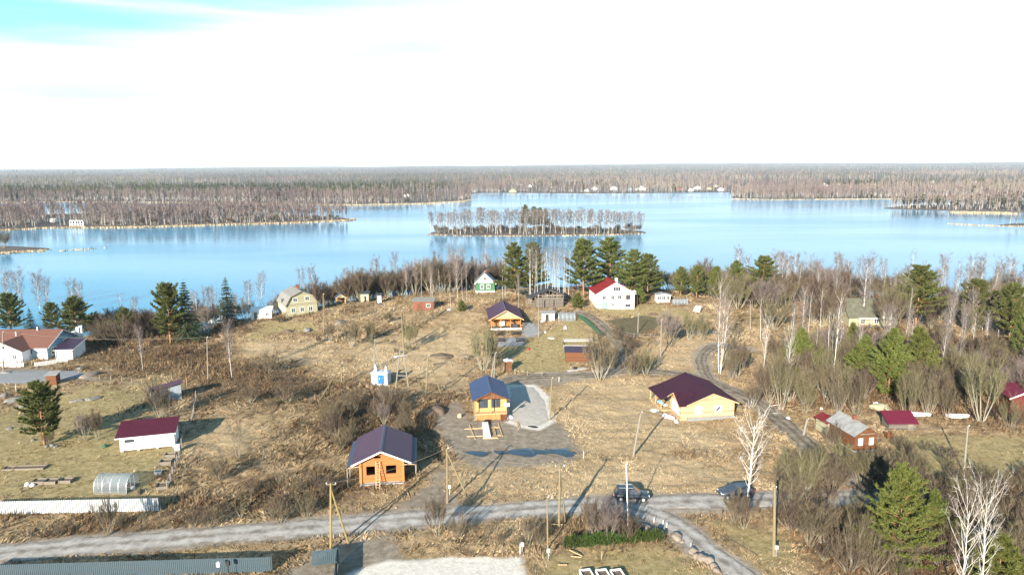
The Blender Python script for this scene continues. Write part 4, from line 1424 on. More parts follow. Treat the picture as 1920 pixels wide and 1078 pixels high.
# island birches
ISL = ISLAND
ir = random.Random(11)
cen = ISL.mean(0)
for i in range(120):
    px = 806 + 400 * (i + ir.random()) / 120
    py = ir.uniform(432.5, 441.5) - (4 if px > 1180 or px < 830 else 0)
    g = GZ(px, min(py, 441 if px < 1150 else 438), WATER + 0.5)
    edge = min(1, (px - 790) / 90, (1222 - px) / 120)
    plant('birch_lake', 'birch_tree', g, ir.uniform(15.5, 18.5) * (0.78 + 0.22 * edge), 'tall bare white birch standing on the small lake island', 'birch', 'birches on the lake island')
for i, px in enumerate((985, 1000, 1012, 1022)):
    plant('pine_tall', 'pine_tree', GZ(px, 429.5 + i % 2, WATER + 0.5), 18.5 - i, 'dark pine among the birches in the middle of the island', 'pine', 'pines on the lake island')
for i in range(64):
    px = 812 + 388 * (i + ir.random()) / 64
    plant('alder', 'bare_bush', GZ(px, ir.uniform(433, 439.5), WATER + 0.4), ir.uniform(3.5, 7.5), 'low brown bare bush under the island birches', 'bush', 'bushes on the lake island', wide=1.3)
# front row of the peninsula
for i in range(70):
    px = 2 + 640 * (i + ir.random()) / 70
    yy = np.interp(px, [0, 100, 180, 300, 430, 560, 640], [431, 427, 427, 425, 421, 417.5, 413.5])
    if 72 < px < 110:
        continue
    plant('birch_lake', 'birch_tree', GZ(px, yy - ir.uniform(2.5, 6), WATER + 0.5), ir.uniform(13, 18.5), 'pale birch in the front row on the left peninsula shore', 'birch', 'front-row birches of the left peninsula')
for i in range(30):
    px = 5 + 640 * (i + ir.random()) / 30
    yy = np.interp(px, [0, 100, 180, 300, 430, 560, 640], [431, 427, 427, 425, 421, 417.5, 413.5])
    if 72 < px < 160:
        continue
    plant('alder', 'bare_bush', GZ(px, yy - ir.uniform(1.5, 3), WATER + 0.4), ir.uniform(4, 8), 'brown bare bush at the foot of the peninsula birches', 'bush', 'bushes on the left peninsula', wide=1.4)
plant('alder', 'bare_bush', GZ(6, 466, WATER + 0.3), 13, 'dark bare bush on the sand spit at the left edge', 'bush', wide=1.2)
plant('birch_lake', 'birch_tree', GZ(1893, 421, WATER + 0.4), 15, 'white birch alone on the reed spit at the right edge', 'birch')
plant('birch_lake', 'birch_tree', GZ(1906, 421, WATER + 0.4), 12, 'shorter birch beside the lone one on the right reed spit', 'birch')

# ------------------------------------------------------------------ bare bushes
BUSHES = [
    ('bush', 470, 756, 56, 1.0, 'small bare bush alone in the field left of the electricity kiosk'),
    ('willow', 905, 694, 96, 0.75, 'big olive willow left of the plum-roofed timber house'),
    ('willow', 923, 690, 78, 0.6, 'smaller olive willow beside the forked pole above the blue cottage'),
    ('willow', 1125, 712, 112, 0.95, 'large round willow with yellow buds right of the brown garden shed'),
    ('bush', 1185, 706, 60, 0.9, 'bare bush where the lane meets the track'),
    ('willow', 1210, 704, 66, 1.0, 'olive bush just right of the lane crossing'),
    ('alder', 1255, 648, 74, 1.0, 'bare dark-stemmed tree right of the grey lane pole'),
    ('willow', 1292, 638, 62, 0.7, 'slim bare tree below the small greenhouse'),
    ('willow', 1316, 640, 66, 0.7, 'slim bare tree under the tilted white box'),
    ('alder', 1382, 708, 80, 0.8, 'bare stems right of the many-stemmed birch'),
    ('willow', 1370, 712, 70, 0.7, 'olive bush at the foot of the many-stemmed birch'),
    ('alder', 1408, 560, 44, 1.2, 'grey bare tree left of the lone tall pine'),
    ('willow', 1452, 618, 86, 1.2, 'round olive bare tree right of the many-stemmed birch'),
    ('alder', 300, 786, 86, 0.8, 'bare tree in front of the small grey shed'),
    ('sapling', 316, 788, 56, 1.0, 'bare sapling right beside the tree in front of the grey shed'),
    ('alder', 160, 826, 62, 0.7, 'left of two bare trees beside the garden pine'),
    ('alder', 183, 825, 66, 0.7, 'right of two bare trees beside the garden pine'),
    ('bush', 92, 832, 34, 1.0, 'small bare bush at the foot of the garden pine'),
    ('sapling', 448, 860, 92, 0.6, 'slim bare sapling in the brown field left of the log cabin'),
    ('bush', 410, 900, 60, 1.0, 'olive bush in the field right of the garden fence'),
    ('alder', 205, 1002, 78, 0.75, 'pale multi-stemmed bare tree in front of the white picket fence'),
    ('bush', 362, 988, 48, 0.9, 'left of two bare bushes beside the road'),
    ('bush', 392, 990, 58, 0.9, 'right of two bare bushes beside the road'),
    ('bush', 526, 980, 58, 1.0, 'bare bush by the road left of the forked yellow pole'),
    ('bush', 575, 968, 54, 1.0, 'bare bush on the bank above the road'),
    ('alder', 820, 1006, 92, 0.7, 'bare roadside bush in front of the driveway'),
    ('bush', 860, 1006, 60, 0.7, 'low bare bush right of the roadside one'),
    ('alder', 1140, 1016, 88, 1.0, 'bare thicket of stems behind the thuja hedge'),
    ('alder', 1108, 1012, 84, 0.7, 'bare stems at the left end of the thuja hedge'),
    ('bush', 1170, 1012, 62, 1.0, 'brown bush behind the middle of the thuja hedge'),
    ('sapling', 990, 1022, 60, 1.0, 'bare reddish sapling left of the thuja hedge'),
    ('bush', 1010, 1020, 46, 1.0, 'low reddish bush left of the thuja hedge'),
    ('alder', 1394, 990, 66, 0.9, 'dense bare bush at the foot of the big open birch'),
    ('alder', 1376, 978, 66, 1.0, 'brown bush left of the foot of the big open birch'),
    ('sapling', 700, 600, 40, 1.0, 'thin bare bush below the hilltop huts'),
    ('willow', 660, 650, 56, 0.8, 'small olive bush in the middle of the hill meadow'),
    ('willow', 695, 640, 50, 0.7, 'second olive bush of the hill meadow'),
    ('willow', 620, 640, 44, 0.7, 'leftmost olive bush of the hill meadow'),
    ('willow', 770, 655, 70, 0.7, 'olive bush beside the forked pole on the hill'),
    ('sapling', 790, 610, 40, 0.8, 'thin bare bush below the red-brown shed'),
    ('sapling', 812, 600, 40, 0.8, 'thin bare bush right below the red-brown shed'),
    ('bush', 502, 700, 56, 1.3, 'rust-brown bush left of the long slanting prop'),
    ('bush', 540, 755, 56, 1.2, 'bare brown bush below the long slanting prop'),
    ('bush', 525, 605, 26, 1.5, 'round brown bush left of the gambrel house'),
    ('alder', 1040, 590, 20, 0.8, 'tiny bare bush before the ruined barn'),
    ('willow', 1500, 940, 110, 0.8, 'tall grey bare bush by the end of the lane'),
    ('willow', 1530, 905, 90, 0.9, 'grey bare bush left below the old log house'),
    ('willow', 1556, 930, 80, 1.0, 'grey-white bush above the near right thicket'),
    ('willow', 1700, 905, 80, 1.1, 'pale fan-shaped bush behind the large near pine'),
    ('bush', 1560, 835, 50, 1.0, 'bare bush left of the old log house'),
    ('willow', 1600, 1062, 110, 0.6, 'pale-stemmed bush left of the large near pine'),
    ('bush', 1570, 1040, 60, 0.7, 'low pale bush left of the near pale-stemmed one'),
    ('willow', 1700, 785, 116, 0.7, 'pale fan of stems behind the crimson-roofed shed'),
    ('willow', 1740, 780, 90, 0.7, 'pale fan of stems right of the crimson-roofed shed'),
    ('willow', 1775, 785, 80, 0.7, 'small pale fan of stems beside the white boat'),
    ('willow', 1840, 790, 150, 0.7, 'tall olive tree right of the white boat'),
    ('willow', 1605, 780, 100, 0.7, 'pale stems behind the grey roof of the old log house'),
    ('willow', 1570, 775, 90, 0.8, 'pale stems left of the grey roof of the old log house'),
    ('willow', 1510, 775, 84, 0.8, 'grey stems right of the earth lane'),
    ('willow', 1465, 768, 120, 0.6, 'tall pale stems beside the earth lane'),
    ('willow', 1893, 806, 78, 0.8, 'grey bush hiding the left wall of the red barn'),
    ('bush', 1905, 800, 40, 0.8, 'thin bush in front of the red barn at the right edge'),
]
for kd, px, py, hp, wd, lb in BUSHES:
    plant_px(kd, {'willow': 'willow_bush', 'alder': 'alder_bush', 'bush': 'bare_bush', 'sapling': 'bare_sapling'}[kd], px, py, hp, lb, 'bush', wide=wd)

BLOCKED = []


def scatter_bushes(poly, n, kinds, h, name, label, group, wide=(0.9, 1.4), mind=1.2, world=False, seed=1):
    P = np.array(poly) if world else W(poly)
    r = random.Random(seed); x0, y0 = P.min(0); x1, y1 = P.max(0); pts = []; tries = 0
    while len(pts) < n and tries < 6000:
        tries += 1
        x, y = r.uniform(x0, x1), r.uniform(y0, y1)
        if sd_poly(np.array([x]), np.array([y]), P)[0] > 0 or any((x - a) ** 2 + (y - b) ** 2 < mind ** 2 for a, b in pts):
            continue
        if any((x - a) ** 2 + (y - b) ** 2 < c ** 2 for a, b, c in BLOCKED):
            continue
        pts.append((x, y))
    for x, y in pts:
        plant(r.choice(kinds), name, (x, y, Z(x, y)), r.uniform(*h), label, 'bush', group, None, r.uniform(*wide))


for px, py, rr in ((557, 585, 10), (640, 568, 5), (685, 562, 3), (710, 562, 3), (795, 580, 5), (908, 548, 6), (490, 597, 6), (402, 606, 8), (388, 620, 4), (1030, 575, 7), (1150, 577, 10), (1243, 566, 4),
                   (1277, 575, 4), (1620, 600, 9), (1605, 840, 6), (1690, 805, 5), (1908, 790, 6)):
    g = G(px, py); BLOCKED.append((g.x, g.y, rr))
scatter_bushes([(-62, 214), (-46, 206), (-30, 208), (-14, 216), (0, 230), (2, 248), (-20, 246), (-45, 236), (-66, 226)], 80, ['alder'], (8.5, 13), 'alder_bush',
               'bare brown alder in the thicket between the hill and the lake', 'alders between the hill and the lake', (0.9, 1.3), 1.6, True, 3)
scatter_bushes([(-100, 190), (-72, 203), (-58, 220), (-66, 226), (-92, 206), (-120, 198), (-118, 186)], 26, ['alder'], (6.5, 10), 'alder_bush',
               'bare grey alder in the belt behind the white shed and the boathouse', 'alders along the left shore', (0.9, 1.3), 2.0, True, 4)
scatter_bushes([(-102, 168), (-86, 172), (-80, 180), (-84, 190), (-100, 190), (-108, 176)], 30, ['alder', 'bush'], (4, 8.5), 'alder_bush',
               'bare dark alder in the hollow between the white house and the tall spruce', 'alders in the left hollow', (0.9, 1.3), 1.6, True, 5)
scatter_bushes([(35, 212), (60, 206), (95, 210), (98, 232), (60, 238), (38, 230)], 50, ['alder', 'alder', 'willow'], (6, 9.5), 'alder_bush',
               'bare grey alder along the shore behind the white summerhouse', 'alders behind the white summerhouse', (1.0, 1.4), 1.8, True, 6)
scatter_bushes([(58, 192), (80, 172), (150, 160), (165, 225), (60, 228)], 90, ['alder', 'willow', 'alder'], (7, 12), 'alder_bush',
               'bare grey alder in the wood round the grey hidden house', 'alders round the grey hidden house', (0.9, 1.3), 2.4, True, 7)
scatter_bushes([(1395, 770), (1450, 690), (1480, 660), (1700, 655), (1960, 665), (1960, 775), (1800, 772), (1660, 752), (1500, 765)], 130, ['willow', 'alder', 'alder', 'willow'], (4.5, 8.5), 'willow_bush',
               'bare olive-grey willow in the wide thicket above the crimson-roofed shed', 'willows of the right thicket', (0.8, 1.2), 2.0, False, 8)
scatter_bushes([(1460, 1000), (1480, 880), (1560, 860), (1640, 880), (1760, 900), (1960, 900), (1960, 1110), (1800, 1110), (1600, 1090), (1560, 1060)], 96, ['bush', 'willow', 'bush', 'willow'], (2.5, 6.0), 'bare_bush',
               'bare brown bush in the thicket round the large near pine', 'bushes of the near right thicket', (0.9, 1.3), 1.6, False, 9)
scatter_bushes([(1640, 830), (1740, 850), (1800, 880), (1700, 890), (1600, 860)], 9, ['willow', 'bush'], (2.5, 4), 'willow_bush',
               'olive bush on the slope below the old log house', 'bushes below the old log house', (1.0, 1.4), 1.6, False, 10)
scatter_bushes([(615, 790), (650, 755), (720, 745), (780, 770), (800, 830), (770, 850), (700, 800), (650, 850), (615, 840)], 20, ['bush', 'alder', 'bush'], (3.5, 6.5), 'bare_bush',
               'bare brown bush in the thicket behind the orange log cabin', 'bushes behind the orange log cabin', (0.8, 1.1), 1.6, False, 11)
scatter_bushes([(1140, 618), (1165, 622), (1215, 684), (1200, 696), (1170, 660)], 16, ['bush'], (1.6, 3.0), 'bare_bush',
               'low purple-brown bush in the hedge along the dark field', 'hedge bushes along the dark field', (1.0, 1.5), 1.1, False, 12)
scatter_bushes([(380, 960), (470, 915), (600, 900), (650, 930), (560, 960), (480, 980)], 14, ['bush', 'sapling'], (1.6, 3.2), 'bare_bush',
               'low dark bush on the bank between the road and the field', 'bushes on the road bank', (1.0, 1.5), 1.6, False, 13)
scatter_bushes([(480, 700), (560, 690), (600, 730), (540, 780), (470, 770)], 8, ['bush'], (1.6, 2.8), 'bare_bush',
               'low rust-brown bush in the hollow left of the electricity kiosk', 'bushes left of the kiosk', (1.1, 1.5), 1.6, False, 14)
scatter_bushes([(560, 610), (760, 600), (840, 640), (760, 680), (600, 660)], 12, ['sapling', 'willow'], (2.0, 3.6), 'bare_sapling',
               'thin olive sapling scattered over the hill meadow', 'saplings of the hill meadow', (0.9, 1.2), 3, False, 15)
scatter_bushes([(10, 990), (300, 985), (320, 1005), (10, 1020)], 7, ['sapling', 'bush'], (1.2, 2.2), 'bare_sapling',
               'low bare sapling between the white picket fence and the road', 'saplings below the white picket fence', (0.9, 1.2), 2, False, 16)
scatter_bushes([(850, 1000), (980, 985), (1030, 1000), (960, 1030), (850, 1030)], 10, ['sapling', 'bush'], (1.2, 2.4), 'bare_sapling',
               'low bare sapling between the road and the pale sand', 'saplings below the road', (0.9, 1.2), 1.6, False, 17)

# thuja hedge: every plant of the row
thuja_rng = random.Random(3)
TH = []
for k in range(3):
    mb = MB()
    for i in range(240):
        t = thuja_rng.random(); rad = 0.36 * (1 - t ** 1.6) * thuja_rng.uniform(0.5, 1.05) + 0.03
        a = thuja_rng.uniform(0, 6.28); p = Vector((math.cos(a) * rad, math.sin(a) * rad, 0.03 + t * 1.1))
        e = Vector((math.cos(a) * 0.5, math.sin(a) * 0.5, 0.9)); s = e.cross(rv(thuja_rng)).normalized() * 0.06
        mb.tri(p - s, p + s, p + e * 0.22)
    TH.append(mb.mesh('thuja_foliage', M['thuja']))
tsm = MB().tube([(0, 0, -0.1), (0, 0, 0.5), (0, 0, 1.0)], [0.04, 0.03, 0.01], 5).mesh('thuja_stem', M['spruce_bark'])
a_, b_ = G(1062, 1026), G(1240, 1012)
for i in range(27):
    q = a_.lerp(b_, i / 26)
    o = thing('thuja_shrub', 'small pointed thuja in the clipped row beside the driveway', 'thuja', (q.x + thuja_rng.uniform(-.1, .1), q.y + thuja_rng.uniform(-.12, .12), Z(q.x, q.y)), thuja_rng.uniform(0, 6), 'thujas of the hedge row')
    s = thuja_rng.uniform(0.95, 1.3); o.scale = (s, s, s * thuja_rng.uniform(0.9, 1.15))
    link('foliage', TH[i % 3], o); link('stem', tsm, o)

# ------------------------------------------------------------------ dry grass and weeds
M['grass'] = tint_mat('dry_grass_blades', [(0.0, (0.12, 0.08, 0.045)), (0.35, (0.27, 0.195, 0.11)), (0.7, (0.40, 0.30, 0.18)), (1.0, (0.50, 0.40, 0.26))], 0.95, 0.25)
M['weeds'] = tint_mat('dead_weeds', [(0.0, (0.075, 0.045, 0.028)), (0.5, (0.15, 0.095, 0.055)), (1.0, (0.25, 0.175, 0.10))], 0.95, 0.15)
M['lawn_grass'] = tint_mat('lawn_blades', [(0.0, (0.13, 0.11, 0.04)), (0.6, (0.26, 0.21, 0.095)), (1.0, (0.37, 0.29, 0.15))], 0.95, 0.2)


def tufts(name, label, n, y0, y1, want, h, w, m, blades=4, seed=1, tint_noise=6.0, lean=0.5):
    r = np.random.RandomState(seed)
    # even cover per picture area would need camera space; density simply falls with distance from the near edge
    y = y0 + (y1 - y0) * r.rand(n) ** 1.25
    half = 0.78 * (y + 14)
    x = r.uniform(-1, 1, n) * half
    mk_ = masks(x, y)
    keep = r.rand(n) < want(mk_, x, y)
    x, y = x[keep], y[keep]
    mk_ = {k: v[keep] for k, v in mk_.items()}
    z = terrain(x, y) + micro(x, y, mk_)
    s = z > WATER + 0.4
    x, y, z = x[s], y[s], z[s]; n = len(x)
    pl = mk_['pale'][s]
    ti = np.clip(fbm(x / tint_noise, y / tint_noise, 91, 3) * 1.5 - 0.3 + 0.42 * pl + r.uniform(-0.28, 0.28, n), 0, 1)
    sc_ = (0.55 + 0.9 * fbm(x / 4, y / 4, 55, 2)) * (1 - 0.35 * pl) * (1 + (y - 80) / 220)
    flow = 6.283 * fbm(x / 7, y / 7, 33, 2) * 2          # matted grass lies in swirls
    V = []; T = []
    for b in range(blades):
        a = r.uniform(0, 6.283, n); la = flow + r.uniform(-1.1, 1.1, n)
        hh = h * sc_ * r.uniform(0.5, 1.2, n); ww = w * sc_ * r.uniform(0.6, 1.3, n); ln = lean * hh * r.uniform(0.3, 1.6, n)
        ox, oy = r.uniform(-1, 1, n) * w * 2.2, r.uniform(-1, 1, n) * w * 2.2
        B = np.column_stack([x + ox, y + oy, z - 0.03])
        D = np.column_stack([np.cos(a) * ww, np.sin(a) * ww, np.zeros(n)])
        tip = B + np.column_stack([np.cos(la) * ln, np.sin(la) * ln, hh])
        V.append(np.stack([B - D, B + D, tip], 1)); T.append(np.repeat(np.clip(ti + r.uniform(-0.12, 0.12, n), 0, 1), 3).reshape(n, 3))
    V = np.concatenate(V).reshape(-1, 3); T = np.concatenate(T).ravel()
    me = np_mesh(name, V, np.arange(len(V)).reshape(-1, 3), m, {'tint': T})
    ob = struct(link(name, me), 'stuff', label); ob['category'] = 'grass'
    return ob


bare_ = lambda k: np.maximum.reduce([sstep((k['road'] - 0.45) / 0.5), k['dirt'], k['sand'], k['field']])
tufts('dry_grass', 'matted straw-coloured dead grass covering the meadows', 105000, 60, 215,
      lambda k, x, y: (1 - bare_(k)) * (1 - 0.92 * k['lawn']) * (1 - 0.5 * k['dark']) * sstep((fbm(x / 5, y / 5, 71, 3) - 0.22) / 0.3), 0.30, 0.085, M['grass'], 4, 3, 6.0, 1.3)
tufts('dead_weeds', 'dark brown dead weeds in the hollows and thickets', 85000, 60, 225,
      lambda k, x, y: (1 - bare_(k)) * (1 - k['lawn']) * (1 - 0.85 * k['pale']) * np.maximum(k['dark'] * 0.95, 0.55 * sstep((fbm(x / 9, y / 9, 72, 3) - 0.56) / 0.1)), 0.75, 0.045, M['weeds'], 5, 4, 5.0, 0.35)
tufts('lawn_grass', 'short faded olive grass of the gardens', 60000, 60, 215,
      lambda k, x, y: k['lawn'] * (1 - bare_(k)) * 0.8, 0.13, 0.06, M['lawn_grass'], 3, 5, 5.0, 0.4)

# ------------------------------------------------------------------ building kit
X_, Y_, Z_ = Vector((1, 0, 0)), Vector((0, 1, 0)), Vector((0, 0, 1))
SIDES = {'f': (X_, -Y_), 'r': (Y_, X_), 'l': (-Y_, -X_), 'b': (-X_, Y_)}


def obox(mb, p, rt, nm, u0, u1, v0, v1, n0, n1):
    c = []
    for v in (v0, v1):
        for u, n in ((u0, n0), (u1, n0), (u1, n1), (u0, n1)):
            c.append(Vector(p) + rt * u + nm * n + Z_ * v)
    mb.add(c, [(0, 3, 2, 1), (4, 5, 6, 7), (0, 1, 5, 4), (1, 2, 6, 5), (2, 3, 7, 6), (3, 0, 4, 7)])


def window(root, p, side, w, h, frame='white', pane='pane', mull=1, bar=0.09, name='window', rail=False):
    """frame with a pane set back inside it; p is the middle of the sill on the wall face"""
    rt, nm = SIDES[side]
    mb = MB()
    obox(mb, p, rt, nm, -w / 2 - bar, -w / 2, -bar, h + bar, 0, 0.07)
    obox(mb, p, rt, nm, w / 2, w / 2 + bar, -bar, h + bar, 0, 0.07)
    obox(mb, p, rt, nm, -w / 2, w / 2, -bar, 0, 0, 0.085)
    obox(mb, p, rt, nm, -w / 2, w / 2, h, h + bar, 0, 0.07)
    for k in range(mull):
        u = -w / 2 + w * (k + 1) / (mull + 1)
        obox(mb, p, rt, nm, u - 0.035, u + 0.035, 0, h, 0.01, 0.055)
    if rail:
        obox(mb, p, rt, nm, -w / 2, w / 2, h * 0.62, h * 0.62 + 0.06, 0.01, 0.05)
    o = mb.build(name, M[frame], root)
    g = MB(); obox(g, p, rt, nm, -w / 2, w / 2, 0, h, 0.004, 0.03)
    g.build('pane', M[pane], o)
    return o


def door(root, p, side, w, h, m='white', frame='white'):
    rt, nm = SIDES[side]
    mb = MB()
    obox(mb, p, rt, nm, -w / 2, w / 2, 0, h, 0.004, 0.05)
    for u in (-w / 4, w / 4):
        obox(mb, p, rt, nm, u - w * 0.16, u + w * 0.16, h * 0.12, h * 0.45, 0.05, 0.065)
        obox(mb, p, rt, nm, u - w * 0.16, u + w * 0.16, h * 0.55, h * 0.9, 0.05, 0.065)
    d = mb.build('door', M[m], root)
    mb = MB()
    for u in (-w / 2 - 0.08, w / 2):
        obox(mb, p, rt, nm, u, u + 0.08, 0, h + 0.08, 0, 0.07)
    obox(mb, p, rt, nm, -w / 2, w / 2, h, h + 0.08, 0, 0.07)
    mb.build('door_frame', M[frame], d)
    mb = MB(); obox(mb, p, rt, nm, w * 0.36, w * 0.42, h * 0.45, h * 0.55, 0.05, 0.10)
    mb.build('handle', M['black'], d)
    return d


def slab(mb, a0, a1, b0, b1, t=0.08, ribs=0, amp=0.03):
    """roof sheet from the ridge a0-a1 down to the eave b0-b1; ribs run down the slope"""
    a0, a1, b0, b1 = map(Vector, (a0, a1, b0, b1))
    nm = (a1 - a0).cross(b0 - a0).normalized()
    if nm.z < 0:
        nm = -nm
    n = max(1, ribs)
    st = []
    for i in range(n):
        if ribs:
            st += [((i + 0.0) / n, 0), ((i + 0.62) / n, 0), ((i + 0.72) / n, 1), ((i + 0.90) / n, 1)]
        else:
            st += [(i / n, 0)]
    st.append((1.0, 0))
    v = []
    for s, k in st:
        for e in (a0.lerp(a1, s), b0.lerp(b1, s)):
            v.append(e + nm * (amp * k)); v.append(e - nm * t)
    f = []
    for i in range(len(st) - 1):
        o = i * 4; q = o + 4
        f += [(o, o + 2, q + 2, q), (o + 1, q + 1, q + 3, o + 3), (o, q, q + 1, o + 1), (o + 2, o + 3, q + 3, q + 2)]
    e = (len(st) - 1) * 4
    f += [(0, 1, 3, 2), (e, e + 2, e + 3, e + 1)]
    mb.add(v, f)


def gable_roof(root, w, y0, y1, ridge, slope, m, ribs=0, fascia=None, cap=True, m2=None, t=0.08):
    """two roof slopes over half width w; returns the roof part (ridge cap and fascia boards below it)"""
    ze = ridge - slope * w
    mb = MB()
    slab(mb, (0, y0, ridge), (0, y1, ridge), (-w, y0, ze), (-w, y1, ze), t, ribs)
    slab(mb, (0, y1, ridge), (0, y0, ridge), (w, y1, ze), (w, y0, ze), t, ribs)
    ro = mb.build('roof', M[m], root)
    if cap:
        mb = MB()
        slab(mb, (0, y0 - 0.01, ridge + 0.07), (0, y1 + 0.01, ridge + 0.07), (-0.22, y0 - 0.01, ridge + 0.07 - 0.22 * slope), (-0.22, y1 + 0.01, ridge + 0.07 - 0.22 * slope), 0.02)
        slab(mb, (0, y1 + 0.01, ridge + 0.07), (0, y0 - 0.01, ridge + 0.07), (0.22, y1 + 0.01, ridge + 0.07 - 0.22 * slope), (0.22, y0 - 0.01, ridge + 0.07 - 0.22 * slope), 0.02)
        mb.build('ridge_cap', M[m], ro)
    if fascia:
        for sg in (-1, 1):
            mb = MB()
            mb.bar((0, y0 - 0.03, ridge - 0.12), (sg * w, y0 - 0.03, ze - 0.12), 0.05, 0.2)
            mb.build('fascia_board', M[fascia], ro)
    return ro


def gable_body(root, w, y0, y1, h, ridge, m, name='wall'):
    mb = MB(); mb.prism([(-w, -0.2), (w, -0.2), (w, h), (0, ridge), (-w, h)], y0, y1)
    return mb.build(name, M[m], root)


def chimney(root, x, y, z0, z1, m='brick', s=0.5):
    mb = MB(); mb.box(x - s / 2, x + s / 2, y - s / 2, y + s / 2, z0, z1)
    mb.box(x - s / 2 - 0.05, x + s / 2 + 0.05, y - s / 2 - 0.05, y + s / 2 + 0.05, z1 - 0.18, z1 - 0.06)
    return mb.build('chimney', M[m], root)


def holed_wall(mb, x0, x1, z0, z1, y0, y1, holes):
    """a wall with real openings: boxes round them"""
    xs_ = sorted({x0, x1, *[h[0] for h in holes], *[h[1] for h in holes]})
    for a, b in zip(xs_[:-1], xs_[1:]):
        cut = sorted((h[2], h[3]) for h in holes if h[0] <= a + 1e-6 and h[1] >= b - 1e-6)
        z = z0
        for c0, c1 in cut:
            if c0 > z:
                mb.box(a, b, y0, y1, z, c0)
            z = c1
        if z < z1:
            mb.box(a, b, y0, y1, z, z1)


# ------------------------------------------------------------------ 1  orange log cabin
def log_cabin():
    g = G(717, 907)
    t = thing('log_cabin', 'new orange log cabin with plum metal roof and empty window holes', 'house', g, R(7))
    w, l, h, rg, sl = 2.8, 8.0, 3.55, 4.85, 0.45
    mb = MB(); holed_wall(mb, -w, w, 0.3, h, 0, 0.2, [(-2.05, -0.9, 1.35, 2.6), (0.55, 1.9, 1.4, 2.6)])
    # gable with its vent opening
    holed_wall(mb, -1.0, 0.8, h, 4.02, 0, 0.2, [(-0.95, -0.1, h + 0.1, 3.98)])
    mb.prism([(-w, h), (-1.0, h), (-1.0, h + (w - 1.0) * 0.45)], 0, 0.2)
    mb.prism([(0.8, h), (w, h), (0.8, h + (w - 0.8) * 0.45)], 0, 0.2)
    mb.prism([(-1.0, 4.02), (0.8, 4.02), (0.8, 4.42), (0, 4.76), (-1.0, 4.34)], 0, 0.2)
    mb.build('front_wall', M['orange_logs'], t)
    mb = MB(); mb.box(-w, -w + 0.2, 0.2, l - 0.2, 0.3, h); mb.build('side_wall', M['orange_logs'], t)
    mb = MB(); mb.box(w - 0.2, w, 0.2, l - 0.2, 0.3, h); mb.build('side_wall', M['orange_logs'], t)
    mb = MB(); holed_wall(mb, -w, w, 0.3, h, l - 0.2, l, [(0.9, 2.0, 1.3, 2.5)])
    mb.prism([(-w, h), (w, h), (0, h + w * 0.45)], l - 0.2, l); mb.build('rear_wall', M['orange_logs'], t)
    mb = MB(); mb.box(-w + 0.2, w - 0.2, 0.2, l - 0.2, 0.25, 0.4); mb.build('floor', M['old_wood'], t)
    mb = MB(); mb.box(-0.1, 0.05, 0.2, l - 0.2, 0.4, h - 0.2); mb.build('inner_wall', M['orange_logs'], t)
    for x in (-w, w):     # crossed log ends at the corners
        mb = MB(); mb.box(x - 0.16, x + 0.16, -0.22, 0.0, 0.3, h + 0.05); mb.build('corner_post', M['orange_wood'], t)
    mb = MB(); mb.box(0.1, 0.75, 0.02, 0.14, h + 0.12, 3.98); mb.build('vent_grille', M['old_wood'], t)
    gable_roof(t, 3.95, -0.75, 9.0, rg + 0.12, sl, 'roof_plum', 30, 'white')
    ze = rg + 0.12 - sl * 3.95
    for sg in (-1, 1):    # low porch strips beside the eaves
        mb = MB(); slab(mb, (sg * 3.9, -0.6 + sg * 0, ze - 0.12), (sg * 3.9, 8.6, ze - 0.12), (sg * 4.6, -0.6, ze - 0.42), (sg * 4.6, 8.6, ze - 0.42), 0.05, 22)
        st = mb.build('porch_roof', M['roof_navy'], t)
        mb = MB(); mb.bar((sg * 4.5, -0.5, ze - 0.5), (sg * 4.5, 8.5, ze - 0.5), 0.1, 0.12); mb.build('beam', M['metal_light'], st)
        for y in (-0.5, 2.5, 5.5, 8.4):
            mb = MB(); mb.box(sg * 4.5 - 0.06, sg * 4.5 + 0.06, y - 0.06, y + 0.06, -0.2, ze - 0.5); mb.build('porch_post', M['pole_grey'], t)
        for y in (-0.5, 4.0, 8.0):
            mb = MB(); mb.bar((sg * w, y, ze - 0.35), (sg * 4.5, y, ze - 0.42), 0.08); mb.build('tie_beam', M['fresh_wood'], t)
    mb = MB(); mb.box(-w - 0.15, w + 0.15, -0.25, 0.15, -0.1, 0.14); mb.box(-w - 0.1, w + 0.1, 0.2, l, -0.1, 0.25)
    mb.build('foundation', M['concrete'], t)
    # ladder
    lp = g + Vector((-0.35, -1.15, 0.05))
    q = thing('ladder', 'wooden ladder leaning on the front of the orange log cabin', 'ladder', (lp.x, lp.y, lp.z), R(7))
    for sx in (-0.24, 0.24):
        mb = MB(); mb.bar((sx, -0.5, -0.05), (sx, 0.78, 3.35), 0.07, 0.09); mb.build('rail', M['fresh_wood'], q)
    for k in range(10):
        s = (k + 0.6) / 10.5
        mb = MB(); mb.bar((-0.24, -0.5 + 1.28 * s, 3.4 * s), (0.24, -0.5 + 1.28 * s, 3.4 * s), 0.05); mb.build('rung', M['fresh_wood'], q)


log_cabin()


